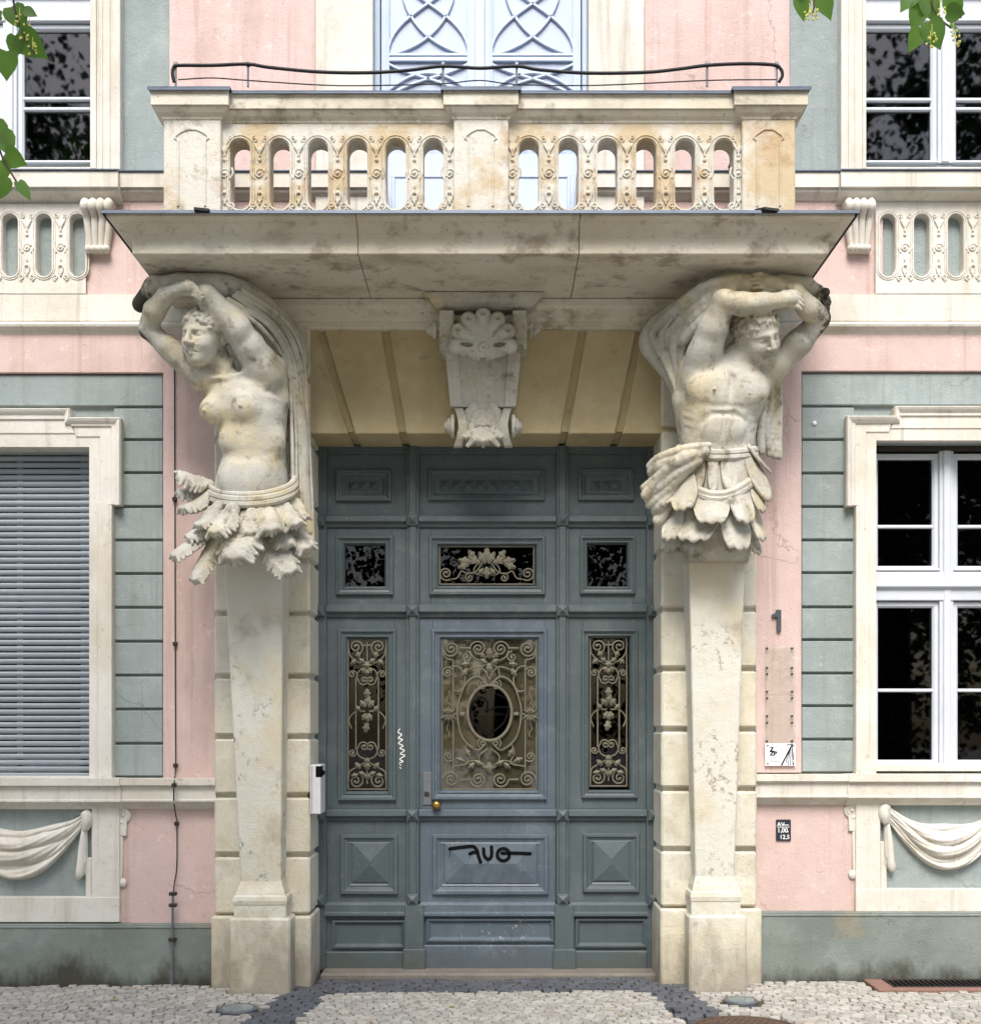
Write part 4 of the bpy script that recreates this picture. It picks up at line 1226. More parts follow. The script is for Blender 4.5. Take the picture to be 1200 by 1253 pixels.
# base boards
def base_board(a0, a1, r0, r1, b0, b1, mat, y=YD):
    m = MB()
    m.box(dx(a0), dx(a1), y - 0.005, y + 0.05, dz(1187), dz(1104), 0.003)
    m.sweep([(dx(a0), y - 0.004), (dx(a1), y - 0.004)], [(-0.03, dz(1103)), (0.012, dz(1104)), (0.03, dz(1107)), (0.03, dz(1115)), (0.045, dz(1117)), (0.045, dz(1120)), (0.01, dz(1122.5)), (-0.03, dz(1122.5))], 'H')
    m.rings(dx(r0), dx(r1), dz(b1), dz(b0), [(-0.015, y - 0.004), (-0.012, y - 0.026), (0.0, y - 0.028), (0.018, y - 0.007), (0.024, y - 0.006)])
    m.box(dx(a0 + 0.5), dx(a1 - 0.5), y - 0.036, y, dz(1186), dz(b1 + 6), 0.008)
    return m.build('base_board', M[mat], door)
base_board(398, 497, 409, 494, 1128, 1158, 'door')
base_board(514.5, 679, 524, 675, 1126, 1150, 'leaf_paint')
base_board(697, 792, 706, 788, 1126, 1157, 'door')

# ---- panes of the wicket: reflections and hall put into a milky tan sheet round a clear oval
def ring_pane(cell, c, rx, rz, y):
    n = 48; V = []; Fs = []
    x0, x1, z0, z1 = cell
    ang = [2 * PI * i / n for i in range(n)]
    hole = [(c[0] + rx * math.cos(a), c[1] + rz * math.sin(a)) for a in ang]
    out = []
    for a in ang:
        ca, sa = math.cos(a), math.sin(a); t = 1e9
        if ca > 1e-9: t = min(t, (x1 - c[0]) / ca)
        if ca < -1e-9: t = min(t, (x0 - c[0]) / ca)
        if sa > 1e-9: t = min(t, (z1 - c[1]) / sa)
        if sa < -1e-9: t = min(t, (z0 - c[1]) / sa)
        out.append([c[0] + ca * t, c[1] + sa * t])
    for q in ((x0, z0), (x1, z0), (x1, z1), (x0, z1)):
        i = min(range(n), key=lambda k: (out[k][0] - q[0]) ** 2 + (out[k][1] - q[1]) ** 2); out[i] = list(q)
    m = MB()
    V = [(a, y, b) for a, b in hole] + [(a, y, b) for a, b in out] + [(a, y + .005, b) for a, b in hole] + [(a, y + .005, b) for a, b in out]
    for i in range(n):
        j = (i + 1) % n
        Fs += [(i, j, n + j, n + i), (2 * n + i, 3 * n + i, 3 * n + j, 2 * n + j), (i, 2 * n + i, 2 * n + j, j)]
    m.add(V, Fs)
    return m
M['reflection_pane'] = glass_mat('painted_reflection_glass', (0.42, 0.41, 0.36, 1), opac=0.24, col=srgb(120, 112, 88), mult=2.2, refl_rough=0.03)  # tan diffuse stands in for reflections and the hall seen through
gc = (dx(599), dz(872))
ring_pane((dx(539), dx(659), dz(968), dz(779)), gc, 25 * S(YD), 32 * S(YD), YD + 0.034).build('pane', M['reflection_pane'], door)
m = MB(); n = 40
m.lathe([(1, 0), (1, 0.004)], (0, 0, 0), 'y', n)
m.v = [(gc[0] + a * 25.2 * S(YD), YD + 0.041 + b, gc[1] + c * 32.2 * S(YD)) for a, b, c in m.v]
m.build('oval_pane', M['door_glass'], door)
# glazing cross behind the oval
m = MB()
m.box(dx(577), dx(621), YD + 0.055, YD + 0.07, dz(875.5), dz(872.5), 0.002)
m.box(dx(597.5), dx(599.5), YD + 0.054, YD + 0.069, dz(905), dz(840), 0.002)
m.build('glazing_cross', M['iron'], door)

# ---- wrought-iron grilles
YG = YD + 0.012
def gp(px, py): return (X(px, YG), YG, Z(py, YG))
class Grille:
    def __init__(self): self.m = MB()
    def line(self, pts, r=1.3):
        r *= 0.74
        p = [gp(*q) for q in pts]
        if len(p) > 2: p = smooth_line(p, 5)
        self.m.tube(p, r * S(YG), 6)
    def bar(self, pts, r=1.3):
        r *= 0.78
        self.m.tube([gp(*q) for q in pts], r * S(YG), 6)
    def scroll(self, cx, cy, r, a0, turns, r1=1.6, w=1.5):
        """a0 in degrees, anticlockwise from the right as seen"""
        w *= 0.76
        sp = spiral(cx, -cy, r, r1, math.radians(a0), turns, 30)
        self.m.tube([gp(u, -v) for u, v in sp], w * S(YG), 6)
        self.m.ball(gp(sp[-1][0], -sp[-1][1]), 2.0 * S(YG), 8, 5)
    def ring(self, cx, cy, rx, ry, w=1.4, flat=None):
        pts = [gp(cx + rx * math.cos(t), cy + ry * math.sin(t)) for t in np.linspace(0, 2 * PI, 41)]
        self.m.tube(pts, w * S(YG), 6, False)
    def leaf(self, px, py, ln, ang, w):
        """pointed lobed leaf"""
        a = math.radians(ang); k = S(YG); c = gp(px, py); n = 9; V = []; Fs = []
        for i in range(n + 1):
            t = i / n
            hw = w * math.sin(PI * min(1, t * 0.94 + 0.06)) ** 0.7 * (1 + 0.28 * math.sin(t * PI * 5))
            dy = -0.008 - 0.010 * math.sin(PI * t)
            for s, e in ((-1, 0.006), (0, -0.004), (1, 0.006)):
                u, v = ln * t, s * hw
                V.append((c[0] + (u * math.cos(a) - v * math.sin(a)) * k, YG + dy + e, c[2] + (u * math.sin(a) + v * math.cos(a)) * k))
        for i in range(n):
            for j in range(2): Fs.append((i * 3 + j, i * 3 + j + 1, (i + 1) * 3 + j + 1, (i + 1) * 3 + j))
        self.m.add(V, Fs)
    def frame(self, x0, x1, y0, y1):
        for p, q in (((x0, y0), (x1, y0)), ((x1, y0), (x1, y1)), ((x1, y1), (x0, y1)), ((x0, y1), (x0, y0))): self.bar([p, q], 1.2)
    def done(self, label=None):
        o = self.m.build('grille', M['iron'], door, True)
        if label: o['label'] = label
        return o
def side_grille(x0, x1, y0, y1):
    g = Grille(); c = (x0 + x1) / 2; w = (x1 - x0) / 2; h = (y1 - y0)
    g.frame(x0 + 1, x1 - 1, y0 + 1, y1 - 1)
    T = lambda t: y0 + h * t
    for s in (-1, 1):
        a = 0 if s > 0 else 180
        # top pair of scrolls
        g.scroll(c + s * w * 0.56, T(0.065), w * 0.40, 250 if s > 0 else 290, s * -1.6 if False else -s * 1.6)
        g.line([(c + s * w * 0.95, T(0.06)), (c + s * w * 0.88, T(0.115)), (c + s * w * 0.6, T(0.155)), (c + s * w * 0.15, T(0.185))], 1.4)
        g.bar([(c, T(0.055)), (c + s * w * 0.3, T(0.055))])
        for (px, py, ln, an, ww) in ((0.12, 0.17, 9, 35, 3), (0.4, 0.14, 9, 75, 3.2), (0.55, 0.15, 9, -40, 3), (0.1, 0.2, 8, -70, 2.6)):
            g.leaf(c + s * w * px, T(py), ln, an if s > 0 else 180 - an, ww)
        # upper lyre
        g.line([(c, T(0.20)), (c + s * w * 0.35, T(0.215)), (c + s * w * 0.52, T(0.255)), (c + s * w * 0.40, T(0.295))], 1.4)
        g.scroll(c + s * w * 0.17, T(0.283), w * 0.27, -20 if s > 0 else 200, -s * 1.3, 1.2, 1.3)
        g.scroll(c + s * w * 0.74, T(0.245), w * 0.22, 180 if s > 0 else 0, -s * 1.2, 1.2, 1.3)
        # uprights
        g.bar([(c + s * w * 0.57, T(0.265)), (c + s * w * 0.57, T(0.735))], 1.4)
        # branch
        g.line([(c + s * w * 0.10, T(0.485)), (c + s * w * 0.6, T(0.49)), (c + s * w * 0.92, T(0.54)), (c + s * w * 0.78, T(0.60))], 1.3)
        # lower lyre
        g.line([(c, T(0.80)), (c + s * w * 0.35, T(0.785)), (c + s * w * 0.52, T(0.745)), (c + s * w * 0.40, T(0.705))], 1.4)
        g.scroll(c + s * w * 0.17, T(0.717), w * 0.27, 20 if s > 0 else 160, s * 1.3, 1.2, 1.3)
        g.scroll(c + s * w * 0.74, T(0.755), w * 0.22, 180 if s > 0 else 0, s * 1.2, 1.2, 1.3)
        g.scroll(c + s * w * 0.56, T(0.94), w * 0.40, 110 if s > 0 else 70, s * 1.6)
        g.line([(c + s * w * 0.95, T(0.94)), (c + s * w * 0.88, T(0.88)), (c + s * w * 0.5, T(0.85)), (c + s * w * 0.1, T(0.82))], 1.4)
        for (px, py, ln, an, ww) in ((0.1, 0.90, 9, 20, 3), (0.35, 0.86, 10, 50, 3.2), (0.05, 0.93, 8, 75, 2.6), (0.45, 0.90, 9, -10, 3)):
            g.leaf(c + s * w * px, T(py), ln, an if s > 0 else 180 - an, ww)
        g.leaf(c + s * 2, T(0.46), 11, 90 - s * 38, 3.4)
        g.leaf(c + s * 1, T(0.50), 10, -90 + s * 28, 3.2)
        g.leaf(c + s * w * 0.35, T(0.485), 9, 50 if s > 0 else 130, 3)
    g.line([(c, T(0.03)), (c, T(0.2))], 1.3)
    g.bar([(c, T(0.82)), (c, T(0.96))], 1.3)
    for (py, ln, an, ww) in ((0.40, 12, 90, 4), (0.45, 13, 80, 4), (0.50, 11, -85, 4), (0.56, 13, -100, 4), (0.16, 9, -90, 4), (0.21, 8, -90, 3.6), (0.87, 11, 90, 4.2), (0.83, 8, 90, 3.4)):
        g.leaf(c, T(py), ln, an, ww)
    g.done()
side_grille(425, 473.5, 779.5, 967)
side_grille(721, 767.5, 779, 963)
# transom grille
g = Grille(); c = 595.5
g.frame(538, 653, 669, 715)
for s in (-1, 1):
    g.scroll(c + s * 50, 702, 9, 230 if s > 0 else 310, s * 1.7)
    g.line([(c + s * 43, 709), (c + s * 36, 707), (c + s * 31, 699), (c + s * 24, 702), (c + s * 14, 700), (c + s * 6, 690), (c, 680)], 1.3)
    g.line([(c, 700), (c + s * 8, 704), (c + s * 16, 699), (c + s * 12, 690)], 1.2)
    g.scroll(c + s * 21, 707, 6, 90, -s * 1.3, 1.2, 1.2)
    for px, py, ln, an, w in ((2, 690, 17, 62, 4), (8, 690, 18, 30, 4.5), (18, 688, 18, 8, 4.5), (4, 696, 10, -50, 3), (22, 690, 15, -22, 4), (14, 684, 14, 50, 4)):
        g.leaf(c + s * px, py, ln, an if s > 0 else 180 - an, w)
g.leaf(c, 688, 18, 90, 5); g.leaf(c, 694, 15, -90, 4); g.leaf(c, 684, 12, 90, 4)
g.done()
# wicket grille
g = Grille(); c = 598.5
g.frame(541, 656, 781, 966)
for s in (-1, 1):
    for (cx, cy, r) in ((46.5, 794, 10.5), (13.5, 794, 10.5)):
        g.scroll(c + s * cx, cy, r, 180 if s < 0 else 0, (-s if cx > 20 else s) * 1.9)
    g.bar([(c + s * 36, 793), (c + s * 24, 793)])
    g.line([(c + s * 24, 796), (c + s * 20, 804), (c + s * 10, 808), (c, 800)], 1.3)
    g.scroll(c + s * 28, 804, 7, 90, s * 1.4, 1.2, 1.3)
    g.line([(c + s * 56, 797), (c + s * 54, 805), (c + s * 44, 808)], 1.3)
    g.bar([(c + s * 44, 808), (c + s * 44, 948)], 1.3)
    g.scroll(c + s * 51, 823, 7.5, 160 if s > 0 else 20, -s * 1.6, 1.3, 1.3)
    g.line([(c + s * 46, 815), (c + s * 36, 817), (c + s * 30, 828), (c + s * 31, 840), (c + s * 36, 847)], 1.4)
    g.line([(c + s * 44, 845), (c + s * 36, 846), (c + s * 31, 840)], 1.3)
    # arcs above the oval
    g.line([(c, 832), (c + s * 5, 822), (c + s * 13, 816), (c + s * 28, 820)], 1.2)
    g.line([(c + s * 13, 830), (c + s * 10, 817), (c, 812)], 1.2)
    # oval wreath
    g.line([(c + s * 3, 837), (c + s * 14, 828), (c + s * 28, 836), (c + s * 37, 858), (c + s * 39, 876), (c + s * 35, 898), (c + s * 27, 910), (c + s * 14, 918), (c + s * 4, 910)], 1.6)
    g.scroll(c + s * 8.5, 838, 6.5, 60 if s > 0 else 120, -s * 1.5, 1.2, 1.4)
    g.scroll(c + s * 8.5, 909, 6.5, 300 if s > 0 else 240, s * 1.5, 1.2, 1.4)
    g.m.box(X(c + s * 30, YG), X(c + s * 36, YG), YG - 0.012, YG + 0.012, Z(875.5, YG), Z(871.5, YG), 0.002)
    g.bar([(c + s * 38, 874), (c + s * 57, 874)], 1.1)
    for k in range(5):
        g.leaf(c + s * 50, 874, 10, 90 + (k - 2) * 28, 1.6); g.leaf(c + s * 50, 874, 12, -90 + (k - 2) * 28, 1.6)
    g.line([(c + s * 50, 862), (c + s * 52, 856), (c + s * 49, 850), (c + s * 50, 845)], 1.0)
    g.line([(c + s * 50, 886), (c + s * 52, 892), (c + s * 49, 898), (c + s * 50, 902)], 1.0)
    # lower half
    g.line([(c + s * 27, 910), (c + s * 31, 922), (c + s * 26, 934), (c + s * 44, 938)], 1.3)
    g.line([(c + s * 2, 916), (c + s * 12, 925), (c + s * 10, 936), (c + s * 2, 942)], 1.3)
    g.line([(c + s * 4, 938), (c + s * 16, 931), (c + s * 34, 934)], 1.2)
    g.scroll(c + s * 50, 926, 7, 200 if s > 0 else -20, s * 1.5, 1.3, 1.3)
    g.scroll(c + s * 46.5, 954, 10.5, 180 if s < 0 else 0, s * 1.9)
    g.scroll(c + s * 13.5, 954, 10.5, 180 if s < 0 else 0, -s * 1.9)
    g.bar([(c + s * 36, 954), (c + s * 24, 954)])
    for px, py, ln, an, w in ((3, 812, 10, 30, 3), (24, 812, 11, -10, 3), (27, 818, 12, -60, 3.2), (6, 806, 9, 60, 2.6), (24, 926, 12, 60, 3.2), (30, 932, 12, 20, 3), (8, 936, 11, 25, 3), (18, 934, 10, -40, 3)):
        g.leaf(c + s * px, py, ln, an if s > 0 else 180 - an, w)
g.ring(c + 0.5, 872.5, 27, 34, 1.9)
g.leaf(c, 806, 14, 90, 3.6); g.leaf(c, 812, 12, -90, 3.4); g.leaf(c, 946, 14, 90, 4)
g.done()

# ---- fittings and graffiti
m = MB()
m.box(dx(517.5), dx(528), YD - 0.010, YD + 0.002, dz(985), dz(945), 0.002)
m.build('lock_plate', M['grey_metal'], door)
m = MB().lathe([(0.020, 0), (0.020, -0.004), (0.012, -0.006)], (dx(522), YD - 0.008, dz(972)), 'y', 14)
m.build('keyhole', M['dark_iron'], door, True)
m = MB()
m.lathe([(0.014, 0.04), (0.014, -0.02), (0.022, -0.028), (0.032, -0.045), (0.034, -0.06), (0.030, -0.075), (0.018, -0.084), (0.004, -0.086)], (dx(534.5), YD - 0.01, dz(985)), 'y', 20)
m.build('door_knob', M['brass'], door, True)
def stroke(m, pts, w, yfun, n=5):
    p = smooth_line([(a, b) for a, b in pts], n) if len(pts) > 2 else pts
    V, Fs = [], []
    for i, (a, b) in enumerate(p):
        q0, q1 = p[max(i - 1, 0)], p[min(i + 1, len(p) - 1)]
        tx, ty = q1[0] - q0[0], q1[1] - q0[1]; L = math.hypot(tx, ty) or 1
        nx, ny = -ty / L * w, tx / L * w
        for s in (-1, 1):
            u, v = a + nx * s, b + ny * s
            V.append((dx(u), yfun(u, v) - 0.002, dz(v)))
    for i in range(len(p) - 1): Fs.append((2 * i, 2 * i + 1, 2 * i + 3, 2 * i + 2))
    m.add(V, Fs)
    for a, b in (p[0], p[-1]):
        k = len(m.v); cv = [(dx(a + w * math.cos(t)), yfun(a, b) - 0.002, dz(b + w * math.sin(t))) for t in np.linspace(0, 2 * PI, 9)[:-1]]
        m.add(cv, [tuple(range(8))])
def hip_y(u, v):
    e = min(u - 544, 656.5 - u, v - 1032, 1081 - v) * S(YD)
    return YD - 0.014 - 0.022 * max(0, min(1, e / (24.5 * S(YD)))) - 0.0015
def finish(m, name, mat):
    me = bpy.data.meshes.new(name); me.from_pydata(m.v, [], m.f)
    return link(name, me, M[mat], door)
q = lambda a, b: (500 + a / 5.965, 1000 + b / 5.965)
m = MB()
stroke(m, [q(300, 230), q(420, 215), q(470, 214), q(497, 240), q(510, 285), q(524, 326)], 2.15, hip_y)
stroke(m, [q(447, 266), q(470, 256), q(503, 254)], 2.15, hip_y)
stroke(m, [q(546, 230), q(552, 280), q(580, 306), q(604, 280), q(604, 215)], 2.15, hip_y)
stroke(m, [q(690 + 44 * math.cos(t), 272 + 44 * math.sin(t)) for t in np.linspace(0, 2 * PI, 17)], 2.15, hip_y, 2)
stroke(m, [q(680, 262), q(780, 261), q(885, 265)], 2.15, hip_y)
for a, b, l in ((300, 232, 55), (445, 266, 30), (577, 306, 35)):
    stroke(m, [q(a, b), q(a + 1, b + l)], 0.3, hip_y)
finish(m, 'graffiti', 'ink')
m = MB()
q = lambda a, b: (400 + a / 5.7, 770 + b / 5.7)
pts = [q(512, 695), q(500, 720), q(525, 735), q(500, 760), q(530, 770), q(502, 795), q(535, 812), q(512, 830), q(545, 845), q(515, 868), q(548, 880), q(512, 905), q(535, 922), q(510, 930)]
stroke(m, pts, 0.55, lambda u, v: YD - 0.0525, 4)
stroke(m, [q(510, 940), q(520, 948)], 0.5, lambda u, v: YD - 0.0525)
stroke(m, [q(512, 962), q(520, 970)], 0.5, lambda u, v: YD - 0.0525)
finish(m, 'graffiti', 'white_ink')
m = MB()
gy = lambda u, v: YD + 0.0325
q = lambda a, b: (510 + a / 5.45, 770 + b / 5.45)
stroke(m, [q(465, 550), q(470, 490), q(425, 455), q(370, 500), q(352, 570), q(375, 620), q(425, 660), q(462, 720)], 1.5, gy)
stroke(m, [q(465, 715), q(500, 690), q(580, 620), q(612, 520), q(590, 460), q(530, 430)], 1.1, gy)
stroke(m, [q(470, 545), q(540, 520), q(600, 520)], 0.9, gy)
finish(m, 'graffiti', 'ink')

# ================================================================== balcony
bal = tag(empty("balcony", (X(586, -0.5), -0.5, 4.68)), "weathered stone balcony with a pierced balustrade carried by the two carved figures", "balcony")
SB = 4.68
yS0 = -1.0
xl, xr = X(163, yS0), X(1013, yS0)
ZL = lambda py, y: Z(py, y)
sp = [(-0.25, SB), (0.0, SB), (0.004, SB + 0.006), (0.004, Z(291, yS0)), (0.02, Z(289, yS0)), (0.02, Z(287, yS0)), (0.03, Z(283, yS0)), (0.05, Z(277, yS0)), (0.095, Z(268, yS0 - .1)), (0.125, Z(265, yS0 - .12)), (0.125, Z(260.5, yS0 - .12)), (-0.25, Z(260.5, yS0 - .12))]
j1, j2 = X(438, yS0), X(708, yS0)
g_ = 0.0025
for path, bx in (([(xl, 0.0), (xl, yS0), (j1 - g_, yS0)], (xl + 0.2, j1 - g_)), ([(j1 + g_, yS0), (j2 - g_, yS0)], (j1 + g_, j2 - g_)), ([(j2 + g_, yS0), (xr, yS0), (xr, 0.0)], (j2 + g_, xr - 0.2))):
    m = MB().sweep(path, sp, 'H')
    m.box(bx[0], bx[1], yS0 + 0.2, -0.0, SB + 0.0015, SB + 0.18, 0.001)
    m.build('slab_stone', M['slab'], bal)
zt = Z(260.5, yS0 - .12)
m = MB()
m.sweep([(xl, 0.0), (xl, yS0), (xr, yS0), (xr, 0.0)], [(-0.30, zt + 0.002), (0.14, zt + 0.002), (0.145, zt - 0.012), (0.149, zt - 0.012), (0.147, zt + 0.007), (-0.30, zt + 0.010)], 'H')
m.box(xl + 0.25, xr - 0.25, yS0 + 0.25, 0.0, zt + 0.002, zt + 0.009, 0.001)
m.build('lead_flashing', M['lead'], bal)
for a in (245, 937):
    m = MB()
    yy = yS0 - 0.13
    c = X(a, yy); w = 0.055; z0 = zt + 0.012
    m.add([(c - w, yy + 0.06, z0 + 0.035), (c + w, yy + 0.06, z0 + 0.025), (c + w + 0.01, yy - 0.06, z0 - 0.015), (c - w * 0.4, yy - 0.06, z0 - 0.005), (c - w, yy + 0.06, z0 + 0.022), (c + w, yy + 0.06, z0 + 0.0), (c + w + 0.01, yy - 0.06, z0 - 0.03), (c - w * 0.4, yy - 0.06, z0 - 0.02)],
          [(0, 1, 2, 3), (4, 7, 6, 5), (0, 4, 5, 1), (1, 5, 6, 2), (2, 6, 7, 3), (3, 7, 4, 0)])
    m.build('drain_spout', M['black'], bal)

yP, yPan = -0.97, -0.93
zbot = zt + 0.004
posts = [(200, 270), (555, 622), (908, 973)]
ztp = Z(146, yP)
for i, (a, b) in enumerate(posts):
    m = MB().box(X(a, yP), X(b, yP), yP, yP + 0.26, zbot, ztp + 0.01, 0.006)
    p = m.build('post', M['rail'], bal)
    # sunk panel outline with shouldered head
    x0, x1 = a + 16, b - 17
    c = (x0 + x1) / 2
    pts = [(x0 + 2, 300), (x0 + 2, 172), (x0 - 2, 169), (x0, 165), (x0 + 6, 161), (c - 5, 158), (c + 5, 158), (x1 - 6, 161), (x1, 165), (x1 + 2, 169), (x1 - 2, 172), (x1 - 2, 300)]
    pts = [(u, min(v, 252)) for u, v in pts]
    r = MB().tube([(X(u, yP), yP - 0.002, Z(v, yP)) for u, v in pts], 0.008, 6, flat=0.8)
    r.build('panel_bead', M['rail'], p, True)
    # side returns down to the wall for the end posts
KO = 0.62
cap = [(-0.08, ztp - 0.004), (0.0, ztp - 0.004), (0.012, ztp + 0.002), (0.018, ztp + 0.016), (0.05, Z(137, yP - .03)), (0.075, Z(131.5, yP - .045)), (0.08, Z(130.5, yP - .05)), (0.08, Z(128.5, yP - .05)), (0.098, Z(127.5, yP - .06)), (0.098, Z(109.5, yP - .06)), (-0.08, Z(109.5, yP - .06))]
cap = [(d_ * KO if d_ > 0 else d_, z_) for d_, z_ in cap]
capt = Z(109.5, yP - .06)
mid = []
for (a, b) in posts:
    x0, x1 = X(a, yP), X(b, yP)
    path = [(x0, yP + 0.26), (x0, yP), (x1, yP), (x1, yP + 0.26)]
    m = MB().sweep(path, cap, 'H')
    m.box(x0 + 0.02, x1 - 0.02, yP + 0.02, yP + 0.26, ztp, capt - 0.001, 0.001)
    m.build('coping_cap', M['slab'], bal)
    mid.append((x0 - 0.061, x1 + 0.061))
cap2 = [(d - 0.0, z_ ) for d, z_ in cap]
for i, (a, b) in enumerate(((270, 555), (622, 908))):
    x0, x1 = X(a, yPan), X(b, yPan)
    m = MB().sweep([(mid[i][1] - 0.06, yPan), (mid[i + 1][0] + 0.06, yPan)], [(d, z_ - 0.003) for d, z_ in cap2], 'H')
    m.box(x0, x1, yPan + 0.02, yPan + 0.18, ztp - 0.002, capt - 0.004, 0.001)
    m.build('coping', M['slab'], bal)
# side balustrades back to the wall
for s, px in ((-1, 200), (1, 973)):
    xo = X(px, yP) - s * 0.03
    m = MB().box(min(xo, xo - s * 0.16), max(xo, xo - s * 0.16), yP + 0.26, -0.03, zbot, ztp + 0.005, 0.004)
    m.build('side_balustrade', M['rail'], bal)
    path = [(xo, yP + 0.2), (xo, -0.03)] if s > 0 else [(xo, -0.03), (xo, yP + 0.2)]
    path = path[::-1] if s > 0 else path
    path = [(xo, -0.03), (xo, yP + 0.2)] if s < 0 else [(xo, yP + 0.2), (xo, -0.03)]
    MB().sweep(path, [(d, z_ - 0.005) for d, z_ in cap2], 'H').build('coping', M['slab'], bal)
    MB().box(xo - s * 0.2 if s > 0 else xo - 0.12, xo + 0.12 if s > 0 else xo + 0.2, yP + 0.30, -0.02, capt - 0.002, capt + 0.008, 0.001).build('lead_flashing', M['lead'], bal)
# lead sheets over the coping
fl = MB()
fl.box(mid[0][0] - 0.01, mid[2][1] + 0.01, yPan - 0.078, yP + 0.28, capt + 0.0015, capt + 0.010, 0.002)
for a, b in mid:
    fl.box(a - 0.016, b + 0.016, yP - 0.080, yP - 0.0, capt + 0.003, capt + 0.0125, 0.002)
    fl.box(a - 0.016, b + 0.016, yP - 0.081, yP - 0.076, capt - 0.012, capt + 0.0045, 0.001)
fl.box(mid[0][0], mid[2][1], yPan - 0.081, yPan - 0.0765, capt - 0.012, capt + 0.0012, 0.001)
fl.build('lead_flashing', M['lead'], bal)
# pierced panels
def balustrade(px0, px1, centers):
    m = MB(); xs = [px0] + [(a + b) / 2 for a, b in zip(centers[:-1], centers[1:])] + [px1]
    y = yPan
    for i, c in enumerate(centers):
        pierced(m, X(xs[i], y), X(xs[i + 1], y), zbot, ztp + 0.004, X(c, y), Z(256, y), Z(170, y), 12.2 * S(y), y, y + 0.135)
    o = m.build('balustrade_panel', M['rail'], bal, True)
    for i, px in enumerate(xs):
        if i == 0: px += 5
        if i == len(xs) - 1: px -= 5
        r = MB(); relief(r, X(px, y), Z(257, y), Z(164, y), y, 22 * S(y))
        r.build('carved_strip', M['rail'], o, True)
balustrade(270, 555, [293.5, 342, 389, 437, 484, 530])
balustrade(622, 908, [647, 695.5, 743, 790.5, 838, 885.5])
# stanchions and cable on the coping
yC = yP + 0.02
for px in (215, 303.5, 542, 632, 865, 950):
    m = MB()
    m.tube([P(px, 106, yC), P(px, 77, yC)], 0.007, 8)
    m.box(X(px, yC) - 0.012, X(px, yC) + 0.012, yC - 0.012, yC + 0.012, Z(81, yC), Z(76, yC), 0.003)
    m.build('stanchion', M['grey_metal'], bal, True)
m = MB()
pts = [(213, 100), (211, 90), (213, 81), (222, 79.5), (260, 79.5), (303, 78), (330, 82), (390, 87.5), (450, 88.5), (500, 85.5), (542, 80.5), (587, 83), (632, 80.5), (660, 85), (720, 89), (790, 88), (830, 84), (865, 79.5), (910, 77.5), (946, 79), (955, 84), (957, 92), (953, 100)]
m.tube(smooth_line([P(a, b, yC - 0.01) for a, b in pts], 5), 0.0105, 7)
m.build('cable', M['black'], bal, True)
m = MB()
pts = [(218, 97), (260, 95), (303, 98), (400, 104), (470, 104), (542, 102), (587, 98), (632, 103), (730, 104), (865, 98), (950, 97)]
m.tube(smooth_line([P(a, b, yC - 0.004) for a, b in pts], 5), 0.004, 5)
m.build('wire', M['dark_iron'], bal, True)

